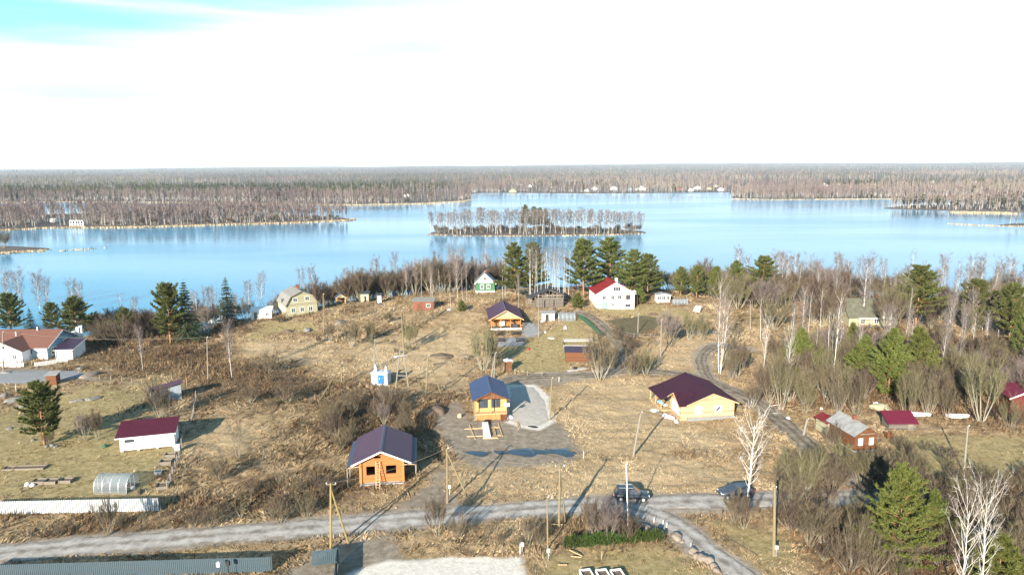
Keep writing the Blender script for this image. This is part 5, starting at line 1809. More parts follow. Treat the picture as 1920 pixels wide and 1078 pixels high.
# ------------------------------------------------------------------ 2  blue-roofed cottage with porch
def blue_cottage():
    g = G(921, 787)
    t = thing('timber_cottage', 'ochre timber cottage with a blue metal roof and raised porch', 'house', g, R(6.5))
    w, l, h, rg = 2.65, 9.0, 3.65, 4.9
    mb = MB(); holed_wall(mb, -w, w, 0.95, h, 1.3, 1.45, [(-1.85, -0.5, 1.75, 3.5), (0.2, 1.6, 1.75, 3.5)]); mb.build('front_wall', M['ochre_panel'], t)
    mb = MB(); mb.prism([(-w, h), (w, h), (0, rg - 0.12)], -0.02, 0.1); mb.build('gable_boards', M['brown_boards'], t)
    for x0, x1 in ((-w, -w + 0.15), (w - 0.15, w)):
        mb = MB(); mb.box(x0, x1, 1.45, l, 0.3, h); mb.build('side_wall', M['honey_boards'], t)
    mb = MB(); mb.prism([(-w, 0.3), (w, 0.3), (w, h), (0, rg - 0.12), (-w, h)], l, l + 0.15); mb.build('rear_wall', M['honey_boards'], t)
    mb = MB(); mb.box(-w + 0.15, w - 0.15, 1.45, l, 0.85, 0.95); mb.build('floor', M['old_wood'], t)
    mb = MB(); mb.box(-1.5, 1.5, 5.0, 5.15, 0.95, h); mb.build('inner_wall', M['brown_boards'], t)
    for x, ww in ((-1.175, 1.35), (0.9, 1.4)):
        o = window(t, (x, 1.3, 1.75), 'f', ww, 1.75, 'brown_boards', 'pane', 1 if x > 0 else 0, 0.07)
    mb = MB(); mb.box(-w, w, 0, 1.3, 0.95, 1.08); mb.build('porch_floor', M['fresh_wood'], t)
    mb = MB(); mb.box(-w, 1.55, -0.04, 0.0, 0.05, 0.95); mb.build('porch_skirt', M['honey_boards'], t)
    mb = MB(); mb.box(-w, w, 0.0, 0.05, 0.0, 0.95); mb.build('skirt_backing', M['brown_boards'], t)
    for x in (-w + 0.06, 0.0, w - 0.06):
        mb = MB(); mb.box(x - 0.06, x + 0.06, 0.05, 0.17, 1.08, h); mb.build('porch_post', M['honey_boards'], t)
    for k in range(5):
        mb = MB(); mb.box(1.62, 2.6, -0.25 * (5 - k) + 0.2 - 0.05, -0.25 * (5 - k) + 0.46, 0.17 * k + 0.05, 0.17 * k + 0.11); mb.build('step', M['brown_boards'], t)
    for x in (1.58, 2.62):
        mb = MB(); mb.bar((x, -1.05, 0.0), (x, 0.0, 0.95), 0.05, 0.22); mb.build('stair_stringer', M['brown_boards'], t)
    gable_roof(t, 3.15, -0.35, l + 0.4, rg + 0.08, 0.46, 'roof_blue', 28, 'rust_boards')
    mb = MB(); mb.box(-w - 0.1, w + 0.1, 0.1, l + 0.1, -0.2, 0.3); mb.build('foundation', M['concrete'], t)
    mb = MB(); mb.box(2.25, 3.1, -0.12, -0.06, 2.25, 2.85); o = mb.build('signboard', M['plastic_white'], t)
    # things on the yard in front
    def frame_beam(p, q_, lb):
        a, b = G(*p), G(*q_)
        o = MB().bar((0, 0, 0.09), (b.x - a.x, b.y - a.y, 0.09 + b.z - a.z), 0.14, 0.12).build('timber_beam', M['fresh_wood'])
        o.location = a; tag(o, lb, 'beam')
    frame_beam((871, 805), (936, 802), 'rear long beam of the square frame lying before the blue-roofed cottage')
    frame_beam((875, 819), (939, 817), 'front long beam of the square frame lying before the blue-roofed cottage')
    frame_beam((880, 797), (891, 824), 'left cross beam of the square frame lying before the blue-roofed cottage')
    frame_beam((934, 794), (942, 818), 'right cross beam of the square frame lying before the blue-roofed cottage')
    a = G(914, 823); b = G(910, 796)
    q = thing('plank_stack', 'stack of fresh planks partly under white plastic before the blue-roofed cottage', 'planks', a, math.atan2(-(b.x - a.x), b.y - a.y))
    ln = (b - a).length
    mb = MB(); mb.box(-0.55, 0.45, 0, ln, 0.16, 0.62)
    mb.v = [(x + 0.05 * math.sin(y * 5 + x * 3), y, z + (0.05 * math.sin(y * 3) if z > 0.5 else 0)) for x, y, z in mb.v]
    mb.build('plastic_sheet', M['plastic_white'], q)
    for k in range(5):
        mb = MB(); mb.bar((0.6 + 0.2 * k, 0.1, 0.2), (0.58 + 0.19 * k, ln * (0.95 - 0.06 * k), 0.2), 0.13, 0.06); mb.build('plank', M['fresh_wood'], q)
    mb = MB(); mb.box(-0.7, 1.7, 0.1, 0.25, 0.0, 0.15); mb.box(-0.7, 1.7, ln * 0.8, ln * 0.8 + 0.15, 0.0, 0.15); mb.build('support', M['fresh_wood'], q)
    q = G(913, 792)
    o = rock_obj('material_heap', q, (0.75, 0.5, 0.5), 91, 'black'); tag(o, 'dark heap of wrapped material at the end of the plank stack', 'heap')
    for i, (p, q_) in enumerate((((969, 792), (972, 805)), ((971, 791), (974, 803)))):
        frame_beam(p, q_, ['left', 'right'][i] + ' short batten lying right of the cottage steps')
    o = G(962, 780)


def rock_obj(name, loc, size, seed, m='rock', flat_bottom=True):
    import bmesh
    bm = bmesh.new(); bmesh.ops.create_icosphere(bm, subdivisions=3, radius=1.0)
    r = random.Random(seed); off = Vector((r.uniform(0, 50), r.uniform(0, 50), r.uniform(0, 50)))
    from mathutils import noise
    for v in bm.verts:
        n = noise.noise(v.co * 1.3 + off) * 0.35 + noise.noise(v.co * 3 + off) * 0.12
        v.co = v.co * (1 + n)
        v.co.x *= size[0]; v.co.y *= size[1]; v.co.z *= size[2]
        if flat_bottom and v.co.z < -0.25 * size[2]:
            v.co.z = -0.25 * size[2]
    me = bpy.data.meshes.new(name); bm.to_mesh(me); bm.free(); me.materials.append(M[m]); me.shade_smooth()
    o = link(name, me); o.location = loc; o.rotation_euler = (0, 0, r.uniform(0, 6.28))
    return o


blue_cottage()


# ------------------------------------------------------------------ 3  L-shaped timber house under construction
def plank_house():
    a, b = G(1290, 788), G(1376, 783)
    g = (a + b) / 2; rz = math.atan2(b.y - a.y, b.x - a.x)
    t = thing('plank_house', 'unfinished pale plank house with a dark purple roof and side wing', 'house', g, rz)
    w = (b - a).length / 2; l = 11.5; h = 2.9; sl = 0.40; rg = h + w * sl
    gable_body(t, w, 0, l, h, rg - 0.04, 'fresh_boards')
    mb = MB(); mb.box(-w - 0.15, w + 0.15, -0.15, l + 0.1, -0.3, 0.42); mb.build('foundation', M['slab_grey'], t)
    gable_roof(t, w + 0.55, -0.55, l + 0.5, rg + 0.14, sl, 'roof_purple', 34, 'fresh_wood')
    # wing gable facing left, its ridge running into the main slope
    mb = MB(); y0, y1, wy, wh = 0.15, 4.6, 2.35, 4.1
    mb.add([(-w - 1.3, y0, -0.2), (-w - 1.3, y1, -0.2), (-w - 1.3, y1, h - 0.1), (-w - 1.3, wy, wh - 0.1), (-w - 1.3, y0, h - 0.1),
            (-w + 0.05, y0, -0.2), (-w + 0.05, y1, -0.2), (-w + 0.05, y1, h - 0.1), (-w + 0.05, wy, wh - 0.1), (-w + 0.05, y0, h - 0.1)],
           [(0, 4, 3, 2, 1), (5, 6, 7, 8, 9), (0, 5, 9, 4), (1, 2, 7, 6), (0, 1, 6, 5), (4, 9, 8, 3), (3, 8, 7, 2)])
    wing = mb.build('wing_wall', M['fresh_boards'], t)
    mb = MB()
    xr = -(rg + 0.14 - (wh + 0.1)) / sl
    slab(mb, (-w - 1.8, wy, wh + 0.1), (xr, wy, wh + 0.1), (-w - 1.8, y0 - 0.55, h - 0.28), (-w - 0.2, y0 - 0.55, h - 0.28), 0.07, 10)
    slab(mb, (xr, wy, wh + 0.1), (-w - 1.8, wy, wh + 0.1), (-w - 0.2, y1 + 0.4, h - 0.2), (-w - 1.8, y1 + 0.4, h - 0.2), 0.07, 10)
    wr = mb.build('wing_roof', M['roof_purple'], t)
    for ye, ze in ((y0 - 0.55, h - 0.28), (y1 + 0.4, h - 0.2)):
        mb = MB(); mb.bar((-w - 1.83, wy, wh - 0.02), (-w - 1.83, ye, ze - 0.12), 0.05, 0.2); mb.build('fascia_board', M['fresh_wood'], wr)
    window(t, (-w - 1.3, 1.5, 0.75), 'l', 1.2, 1.8, 'white', 'pane_light', 1, 0.08)
    window(t, (-w - 1.3, 3.3, 0.75), 'l', 1.2, 1.8, 'white', 'pane_light', 1, 0.08)
    # porch behind the wing: the slope runs on over posts
    ze = rg + 0.14 - sl * (w + 0.55)
    mb = MB(); slab(mb, (-w - 0.5, 5.1, ze + 0.0), (-w - 0.5, l + 0.5, ze + 0.0), (-w - 3.0, 5.1, ze - 0.75), (-w - 3.0, l + 0.5, ze - 0.75), 0.07, 18); mb.build('porch_roof', M['roof_purple'], t)
    for y in (5.4, 8.2, 11.0):
        mb = MB(); mb.box(-w - 2.85, -w - 2.7, y, y + 0.15, -0.3, ze - 0.8); mb.build('porch_post', M['fresh_wood'], t)
    mb = MB(); mb.bar((-w - 2.78, 5.2, ze - 0.86), (-w - 2.78, l + 0.3, ze - 0.86), 0.14, 0.14); mb.build('beam', M['fresh_wood'], t)
    mb = MB(); mb.box(-w - 2.9, -w - 0.1, 4.7, l, 0.1, 0.3); mb.build('porch_floor', M['fresh_wood'], t)
    window(t, (-2.3, 0, 1.05), 'f', 1.0, 1.25, 'white', 'plastic_white', 0)
    o = window(t, (1.2, 0, 1.35), 'f', 1.05, 0.9, 'white', 'plastic_white', 0)
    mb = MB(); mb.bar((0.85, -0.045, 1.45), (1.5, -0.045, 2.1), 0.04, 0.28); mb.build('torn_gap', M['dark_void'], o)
    door(t, (-w, 7.2, 0.42), 'l', 1.0, 2.0, 'fresh_wood', 'fresh_wood')
    # rubbish round the porch
    r = random.Random(4)
    def lay(px, py, dx, dy, lb, m, tilt=0.1, wd=0.3):
        p = G(px, py); ln = math.hypot(dx, dy)
        o = MB().bar((0, 0, 0.08), (dx, dy, 0.08 + ln * tilt), wd, 0.05).build('building_board', M[m]); o.location = p; tag(o, lb, 'board')
    lay(1222, 752, 1.6, -2.0, 'long white board lying left of the plank house porch', 'plastic_white', 0.05, 0.4)
    lay(1234, 748, 0.5, 1.2, 'short board leaning by the front porch post of the plank house', 'fresh_wood', 0.9)
    lay(1256, 768, 0.9, 2.2, 'fresh board leaning on the plank house beside its wing', 'fresh_wood', 0.9)
    lay(1262, 766, 0.8, 2.0, 'second fresh board leaning on the plank house beside its wing', 'fresh_wood', 0.95)
    lay(1268, 770, 0.5, 1.9, 'pale board leaning closest to the wing windows of the plank house', 'white', 0.9, 0.5)
    for i, (px, py, s, m, lb) in enumerate((
            (1238, 756, (1.0, 0.6, 0.5), 'plastic_blue', 'blue tarpaulin bundle by the plank house porch'),
            (1246, 762, (0.9, 0.6, 0.5), 'plastic_white', 'white sheet bundle right of the blue tarpaulin'),
            (1256, 783, (1.0, 0.7, 0.5), 'pink', 'heap of pink insulation bags before the plank house'),
            (1248, 780, (0.6, 0.5, 0.4), 'plastic_white', 'white bag beside the pink insulation'),
            (1228, 770, (0.8, 0.5, 0.3), 'plastic_white', 'torn white plastic left of the pink insulation'),
            (1236, 774, (0.9, 0.5, 0.25), 'old_wood', 'grey scrap heap between the blue tarpaulin and the pink bags'),
            (1268, 790, (0.6, 0.4, 0.25), 'plastic_white', 'small white scrap at the corner of the plank house'),
            (1265, 764, (0.7, 0.7, 0.6), 'fresh_wood', 'pile of offcuts under the plank house eave'))):
        tag(rock_obj('rubbish_heap', G(px, py), s, 300 + i, m), lb, 'rubbish')


plank_house()


# ------------------------------------------------------------------ 4  veranda house on the hill
def veranda_house():
    a, b = G(921, 619), G(977, 618)
    g = (a + b) / 2
    t = thing('veranda_house', 'timber house with plum roof and open braced veranda', 'house', g, R(4.5))
    w = (b - a).length / 2; h = 2.95; sl = 0.55; rg = h + w * sl; l = 12.5
    mb = MB(); mb.prism([(-w, -0.2), (w, -0.2), (w, h), (0, rg - 0.05), (-w, h)], 2.6, l); mb.build('wall', M['orange_logs'], t)
    mb = MB(); mb.prism([(-w, h), (w, h), (0, rg - 0.05)], 0.0, 0.12); mb.build('gable_boards', M['fresh_boards'], t)
    gable_roof(t, w + 0.7, -0.7, l + 0.5, rg + 0.16, sl, 'roof_plum', 34, 'fresh_wood')
    mb = MB(); mb.box(-w - 0.1, w + 0.1, -0.2, 2.6, -0.3, 0.45); mb.build('veranda_floor', M['roof_dark'], t)
    mb = MB(); mb.box(-w - 0.15, w + 0.15, -0.3, -0.2, 0.1, 0.5); mb.build('floor_edge', M['white'], t)
    mb = MB(); mb.bar((-w, 0.06, h - 0.12), (w, 0.06, h - 0.12), 0.2, 0.22); mb.build('beam', M['orange_wood'], t)
    for x in (-w + 0.1, -w * 0.36, w * 0.30, w - 0.1):
        mb = MB(); mb.box(x - 0.09, x + 0.09, -0.03, 0.15, 0.45, h - 0.2); p = mb.build('veranda_post', M['orange_wood'], t)
        for sg in (-1, 1):
            if abs(x + sg * 0.8) < w:
                mb = MB(); mb.bar((x, 0.06, h - 1.0), (x + sg * 0.75, 0.06, h - 0.25), 0.1, 0.1); mb.build('brace', M['rust_boards'], p)
    door(t, (-0.75, 2.6, 0.45), 'f', 1.3, 2.05, 'white')
    window(t, (1.7, 2.6, 1.2), 'f', 1.4, 1.2, 'orange_wood', 'pane', 1)
    mb = MB(); mb.box(1.2, 3.0, 0.8, 1.5, 0.45, 1.2); mb.build('veranda_table', M['roof_dark'], t)
    for i, (px, py, lb) in enumerate(((936, 631, 'dark garden bench nearest the veranda on the left'), (967, 630, 'dark garden bench nearest the veranda on the right'),
                                      (939, 643, 'dark garden bench on the lower left of the gravel court'), (976, 643, 'dark garden bench on the lower right of the gravel court'))):
        p = G(px, py)
        q = thing('garden_bench', lb, 'bench', (p.x, p.y, p.z + 0.08), R(4), 'benches on the gravel court')
        for y, z in ((0.0, 0.45), (0.22, 0.45), (0.44, 0.45)):
            mb = MB(); mb.box(-1.0, 1.0, y, y + 0.18, z - 0.05, z); mb.build('seat_slat', M['black'], q)
        for z in (0.65, 0.85):
            mb = MB(); mb.box(-1.0, 1.0, 0.66, 0.7, z, z + 0.16); mb.build('back_slat', M['black'], q)
        for x in (-0.9, 0.9):
            mb = MB(); mb.box(x - 0.05, x + 0.05, 0.02, 0.1, 0, 0.4); mb.box(x - 0.05, x + 0.05, 0.6, 0.66, 0, 1.0); mb.box(x - 0.05, x + 0.05, 0.1, 0.6, 0.28, 0.38); mb.build('leg_frame', M['black'], q)


veranda_house()


# ------------------------------------------------------------------ 5  white house with the red roof
def white_house():
    a, b = G(1116, 580), G(1191, 578)
    g = (a + b) / 2
    t = thing('white_house', 'large white plastered house with a red gable roof', 'house', g, R(5))
    w = 5.3; h = 4.2; sl = 0.58; rg = h + w * sl; l = 10
    gable_body(t, w, 0, l, h, rg - 0.05, 'whitewash')
    gable_roof(t, w + 0.35, -0.35, l + 0.4, rg + 0.16, sl, 'roof_red', 26, 'white')
    window(t, (0.35, 0, 5.0), 'f', 1.9, 1.1, 'white', 'pane', 2)
    for x in (-3.2, -0.75, 1.15):
        window(t, (x, 0, 2.65), 'f', 0.95, 1.1, 'white', 'pane', 1)
    window(t, (3.5, 0, 2.6), 'f', 1.05, 1.2, 'brown_boards', 'pane', 1)
    door(t, (-3.1, 0, 0.05), 'f', 1.9, 1.9, 'teal', 'white')
    window(t, (-0.6, 0, 0.7), 'f', 0.7, 0.9, 'white', 'pane', 1)
    window(t, (3.5, 0, 0.55), 'f', 1.4, 0.6, 'old_wood', 'pane', 1)
    mb = MB(); mb.box(w, w + 1.7, 3.0, 7.0, -0.2, 3.2); mb.build('side_porch', M['brown_boards'], t)
    mb = MB(); mb.box(w, w + 1.9, 2.8, 7.2, 3.2, 3.35); mb.build('porch_roof', M['roof_dark'], t)
    chimney(t, 1.6, 6.5, rg - 1.6, rg + 0.3, 'whitewash', 0.6)


white_house()


# ------------------------------------------------------------------ 6  ruined grey barn
def ruined_barn():
    a, b = G(1003, 577), G(1057, 576)
    g = (a + b) / 2
    t = thing('ruined_barn', 'weathered grey barn with a black roof and open broken gable', 'barn', g, R(3))
    w = (b - a).length / 2; h = 3.5; sl = 0.38; rg = h + w * sl; l = 8
    for x0, x1 in ((-w, -w * 0.36), (-w * 0.30, w * 0.30), (w * 0.36, w)):
        mb = MB(); mb.box(x0, x1, 0, 0.12, 0, 2.45); mb.build('board_panel', M['grey_wood'], t)
    for x0 in (-w, w - 0.15):
        mb = MB(); mb.box(x0, x0 + 0.15, 0.12, l, 0, h); mb.build('side_wall', M['grey_wood'], t)
    mb = MB(); mb.prism([(-w, 0), (w, 0), (w, h), (0, rg - 0.1), (-w, h)], l, l + 0.15); mb.build('rear_wall', M['grey_wood'], t)
    mb = MB(); mb.box(-w + 0.2, w - 0.2, 2.5, 2.65, 0, 3.1); mb.build('inner_wall', M['old_wood'], t)
    for i in range(9):
        x = -w + 0.08 + (2 * w - 0.16) * i / 8
        mb = MB(); mb.bar((x, 0.06, 0), (x, 0.06, rg - 0.15 - abs(x) * sl), 0.12, 0.12); mb.build('stud', M['old_wood'], t)
    for z0, z1 in ((2.55, 2.7), (3.3, 3.5)):
        mb = MB(); mb.box(-w, w, -0.04, 0.0, z0, z1); mb.build('tie_board', M['old_wood'], t)
    for sg in (-1, 1):
        mb = MB(); mb.bar((sg * w, -0.06, h - 0.05), (0, -0.06, rg - 0.12), 0.08, 0.2); mb.build('rafter', M['old_wood'], t)
        mb = MB(); mb.bar((sg * 0.4, -0.03, 3.45), (sg * 1.6, -0.03, rg - 1.0), 0.06, 0.14); mb.build('strut', M['old_wood'], t)
    gable_roof(t, w + 0.6, -0.5, l + 0.4, rg + 0.1, sl, 'roof_dark', 0, None)
    mb = MB(); slab(mb, (-w, 0.2, 3.1), (-w, 6, 3.1), (-w - 2.2, 0.2, 2.5), (-w - 2.2, 6, 2.5), 0.08); mb.build('leanto_roof', M['roof_dark'], t)
    for y in (0.3, 3.0, 5.8):
        mb = MB(); mb.box(-w - 2.1, -w - 1.98, y, y + 0.12, 0, 2.5); mb.build('leanto_post', M['old_wood'], t)
    for z in (0.3, 1.0, 1.7):
        mb = MB(); mb.box(-w - 2.1, -w, 0.42, 0.46, z, z + 0.16); mb.build('rail', M['old_wood'], t)


ruined_barn()


# ------------------------------------------------------------------ 7  green cottage
def green_cottage():
    g = G(910, 548)
    t = thing('green_cottage', 'small green cottage with a white gable and grey roof', 'house', g, R(2))
    w = 2.85; h = 3.0; sl = 0.95; rg = h + w * sl; l = 7
    mb = MB(); mb.box(-w, w, 0, l, 0.5, h); mb.build('wall', M['green_boards'], t)
    mb = MB(); mb.prism([(-w, h), (w, h), (0, rg - 0.05)], -0.03, l); mb.build('gable', M['white_boards'], t)
    mb = MB(); mb.box(-w - 0.1, w + 0.1, -0.12, l + 0.1, -0.4, 0.5); mb.build('foundation', M['whitewash'], t)
    gable_roof(t, w + 0.5, -0.6, l + 0.4, rg + 0.14, sl, 'roof_slate', 0, 'white')
    for x in (-1.0, 1.0):
        window(t, (x, 0, 1.15), 'f', 0.85, 1.15, 'white', 'pane', 1, 0.14)
    window(t, (0, -0.03, 3.75), 'f', 0.9, 0.9, 'white', 'pane', 1, 0.12)
    mb = MB(); mb.box(-w - 0.2, w + 0.2, -0.1, -0.035, h - 0.06, h + 0.14); mb.build('trim_board', M['white'], t)
    chimney(t, 0.3, 3.5, rg - 0.6, rg + 0.8)


green_cottage()


# ------------------------------------------------------------------ 8  gambrel house
def gambrel_house():
    g = G(567, 589)
    t = thing('gambrel_house', 'faded yellow gambrel-roofed house with twin brick chimneys', 'house', g, R(31))
    w = 4.2; h = 2.9; l = 9.5
    prof = [(-w, h), (-2.9, 5.1), (0, 6.4), (2.9, 5.1), (w, h)]
    mb = MB(); mb.prism([(-w, -1.2), (w, -1.2)] + prof[::-1], 0, l); mb.build('wall', M['yellowgrey'], t)
    ro = []
    op = [(-w - 0.35, h - 0.25), (-2.98, 5.2), (0, 6.52), (2.98, 5.2), (w + 0.35, h - 0.25)]
    for k in range(4):
        (x0, z0), (x1, z1) = op[k], op[k + 1]
        mb = MB(); slab(mb, (x0, -0.4, z0), (x0, l + 0.4, z0), (x1, -0.4, z1), (x1, l + 0.4, z1), 0.09)
        mb.build('roof_slope', M['roof_grey'], t)
        mb = MB(); mb.bar((x0, -0.43, z0 - 0.1), (x1, -0.43, z1 - 0.1), 0.05, 0.2); mb.build('fascia_board', M['old_wood'], t)
    for x, z in ((-1.75, 3.6), (1.5, 3.7)):
        window(t, (x, 0, z), 'f', 1.0, 1.05, 'white', 'pane', 1, 0.1)
    for x in (-2.4, 0.0, 2.3):
        window(t, (x, 0, 0.75), 'f', 0.95, 1.15, 'white', 'pane', 1, 0.1)
    for y in (2.0, 4.6, 7.4):
        window(t, (-w, y, 0.75), 'l', 0.95, 1.15, 'white', 'pane', 1, 0.1)
    mb = MB(); mb.box(-w - 0.05, w + 0.05, -0.06, 0.0, h - 0.1, h + 0.08); mb.build('trim_board', M['old_wood'], t)
    o = window(t, (-w - 0.1, 4.2, 3.1), 'l', 0.9, 1.0, 'old_wood', 'pane', 0)
    for y in (4.3, 5.6):
        chimney(t, 0.35, y, 5.8, 7.4, 'brick', 0.7)


gambrel_house()


# ------------------------------------------------------------------ small hill buildings
def simple_gable(name, label, cat, px, py, rz, w, l, h, slope, wall, roof, wins=(), drs=(), ribs=0, fascia=None, over=0.25, cham=None, base=None, z0=0.0):
    g = G(px, py)
    t = thing(name, label, cat, (g.x, g.y, g.z + z0), R(rz))
    rg = h + w / 2 * slope
    gable_body(t, w / 2, 0, l, h, rg - 0.04, wall)
    gable_roof(t, w / 2 + over, -over, l + over, rg + 0.1, slope, roof, ribs, fascia, True)
    for wd in wins:
        window(t, wd[0], wd[1], wd[2], wd[3], *(wd[4:] or ('white', 'pane', 1)))
    for d in drs:
        door(t, *d)
    if cham:
        chimney(t, *cham)
    if base:
        mb = MB(); mb.box(-w / 2 - 0.08, w / 2 + 0.08, -0.08, l + 0.08, -0.6, 0.25); mb.build('foundation', M[base], t)
    return t


def flat_shed(name, label, cat, px, py, rz, w, l, h0, h1, wall, roof, wins=(), drs=(), over=0.25, ribs=0, fascia=None, axis='y', z0=0.0):
    """mono-pitch shed; roof height h0 at the front (or left) edge, h1 at the back (or right)"""
    g = G(px, py)
    t = thing(name, label, cat, (g.x, g.y, g.z + z0), R(rz))
    mb = MB(); x0, x1 = -w / 2, w / 2
    za, zb, zc, zd = (h0, h0, h1, h1) if axis == 'y' else (h0, h1, h1, h0)
    mb.add([(x0, 0, -0.4), (x1, 0, -0.4), (x1, l, -0.4), (x0, l, -0.4), (x0, 0, za), (x1, 0, zb), (x1, l, zc), (x0, l, zd)],
           [(0, 3, 2, 1), (4, 5, 6, 7), (0, 1, 5, 4), (1, 2, 6, 5), (2, 3, 7, 6), (3, 0, 4, 7)])
    mb.build('wall', M[wall], t)
    mb = MB(); s = (h1 - h0) / (l if axis == 'y' else w)
    if axis == 'y':
        slab(mb, (x0 - over, l + over, h1 + s * over + 0.1), (x1 + over, l + over, h1 + s * over + 0.1), (x0 - over, -over, h0 - s * over + 0.1), (x1 + over, -over, h0 - s * over + 0.1), 0.08, ribs)
    else:
        slab(mb, (x1 + over, -over, h1 + s * over + 0.1), (x1 + over, l + over, h1 + s * over + 0.1), (x0 - over, -over, h0 - s * over + 0.1), (x0 - over, l + over, h0 - s * over + 0.1), 0.08, ribs)
    ro = mb.build('roof', M[roof], t)
    if fascia:
        mb = MB(); e = over + 0.03
        mb.bar((x0 - over, -e, za - 0.02 - s * over), (x1 + over, -e, zb - 0.02 - (s * over if axis == 'y' else -s * over)), 0.05, 0.16); mb.build('fascia_board', M[fascia], ro)
    for wd in wins:
        window(t, wd[0], wd[1], wd[2], wd[3], *(wd[4:] or ('white', 'pane', 1)))
    for d in drs:
        door(t, *d)
    return t


flat_shed('white_shed', 'low white flat-roofed shed left of the gambrel house', 'shed', 490, 598, 14, 5.4, 4, 2.3, 2.6, 'whitewash', 'white', [((1.6, 0, 0.9), 'f', 0.8, 0.7)], [((-1.4, 0, 0), 'f', 0.8, 1.9, 'old_wood')])
g = G(640, 571)
t = thing('gazebo', 'small open timber gazebo with a grey roof on the hilltop', 'gazebo', g, R(20))
for x in (-1.2, 1.2):
    for y in (0, 2.4):
        mb = MB(); mb.box(x - 0.08, x + 0.08, y - 0.08, y + 0.08, -0.2, 2.0); mb.build('post', M['fresh_wood'], t)
    mb = MB(); mb.box(min(x, x * 0.97), max(x, x * 0.97), 0.1, 2.3, 0.2, 1.0); mb.build('side_rail', M['fresh_wood'], t)
mb = MB(); mb.box(-1.2, 1.2, 2.3, 2.38, 0.1, 1.6); mb.build('rear_wall', M['brown_boards'], t)
mb = MB(); mb.prism([(-1.3, 2.0), (1.3, 2.0), (0, 2.9)], 0, 0.08); mb.build('gable', M['fresh_boards'], t)
gable_roof(t, 1.6, -0.35, 2.9, 3.1, 0.72, 'roof_navy', 0, 'fresh_wood')
mb = MB(); mb.box(-0.7, 0.7, 0.9, 1.6, 0.7, 0.78); mb.box(-0.1, 0.1, 1.15, 1.35, 0, 0.7); mb.build('table', M['old_wood'], t)
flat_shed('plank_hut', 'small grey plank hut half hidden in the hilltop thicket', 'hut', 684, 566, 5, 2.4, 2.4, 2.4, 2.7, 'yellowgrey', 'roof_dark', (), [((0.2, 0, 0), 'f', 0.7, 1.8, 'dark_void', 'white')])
flat_shed('outhouse', 'narrow white outhouse standing in the hilltop thicket', 'outhouse', 711, 568, 5, 1.4, 1.4, 2.3, 2.5, 'grey_wood', 'roof_dark', (), [((0.1, 0, 0), 'f', 0.9, 2.0, 'white', 'white')])
flat_shed('brown_shed', 'red-brown board shed with a flat grey roof on the hill', 'shed', 794, 582, 0, 5.6, 3.5, 2.5, 2.9, 'redbrown', 'roof_grey', [((1.4, 0, 0.9), 'f', 0.9, 0.9)], [((-1.2, 0, 0), 'f', 0.8, 1.9, 'rust_boards', 'redbrown')])
simple_gable('boathouse', 'grey-blue lakeside boathouse with a dark navy roof', 'boathouse', 403, 609, 20, 5.2, 6.0, 2.4, 0.55, 'blue_boards', 'roof_navy', [((1.2, 0, 0.9), 'f', 0.8, 0.8)], [((-1.2, 0, 0), 'f', 0.9, 1.9, 'white')], 0, 'white', 0.5)
flat_shed('tool_shed', 'small dark-roofed tool shed behind the garden pine', 'shed', 97, 722, 10, 1.8, 1.8, 2.0, 2.2, 'rust_boards', 'roof_slate')


# ------------------------------------------------------------------ greenhouses
def greenhouse(label, px, py, rz, w, l, h, hoops, arch=True, m='poly', name='greenhouse', wall=0.6):
    """hoop house: ribs, clear sheets between them and end frames; long axis along local x"""
    g = G(px, py)
    t = thing(name, label, 'greenhouse', g, R(rz))
    prof = [(l * 0.5 - l * 0.5 * math.cos(a), wall + (h - wall) * math.sin(a)) for a in np.linspace(0, math.pi, 11)]
    prof = [(0, 0)] + prof + [(l, 0)]
    for k in range(hoops):
        x = -w / 2 + w * k / (hoops - 1)
        mb = MB()
        for a, b in zip(prof[:-1], prof[1:]):
            mb.bar((x, a[0], a[1]), (x, b[0], b[1]), 0.05, 0.05, (1, 0, 0))
        mb.build('hoop', M['metal_light'], t)
        if k < hoops - 1:
            x2 = x + w / (hoops - 1)
            v = []; f = []
            for i, (y, z) in enumerate(prof):
                v += [(x + 0.03, y, z + 0.035), (x2 - 0.03, y, z + 0.035)]
                if i:
                    f.append((2 * i - 2, 2 * i - 1, 2 * i + 1, 2 * i))
            MB().add(v, f).build('clear_panel', M[m], t)
    for x in (-w / 2 - 0.03, w / 2 + 0.03):
        mb = MB(); mb.add([(x, y, z) for y, z in prof], [tuple(range(len(prof)))]); e = mb.build('end_panel', M[m], t)
        mb = MB()
        for y in (l * 0.35, l * 0.65):
            mb.bar((x, y, 0), (x, y, h * 0.86), 0.05)
        mb.bar((x, l * 0.35, h * 0.78), (x, l * 0.65, h * 0.78), 0.05); mb.build('end_frame', M['metal_light'], e)
    mb = MB(); mb.box(-w / 2, w / 2, -0.06, 0.0, -0.1, 0.12); mb.box(-w / 2, w / 2, l, l + 0.06, -0.1, 0.12); mb.build('sill_beam', M['old_wood'], t)
    mb = MB(); mb.box(-w / 2 + 0.1, w / 2 - 0.1, l * 0.08, l * 0.4, 0, 0.25); mb.box(-w / 2 + 0.1, w / 2 - 0.1, l * 0.6, l * 0.92, 0, 0.25); mb.build('planting_bed', M['soil'], t)
    return t


greenhouse('arched polycarbonate greenhouse in the left garden', 207, 926, -1, 4.3, 3.0, 2.1, 5)
greenhouse('small polycarbonate greenhouse on the veranda house lawn', 1063, 602, -1, 4.2, 2.8, 2.0, 5)
greenhouse('round-topped pale greenhouse beside the lakeside boathouse', 388, 625, 70, 3.4, 3.4, 2.4, 4)
greenhouse('low glass greenhouse in the garden right of the white house', 1277, 572, 0, 3.8, 2.4, 1.6, 5)


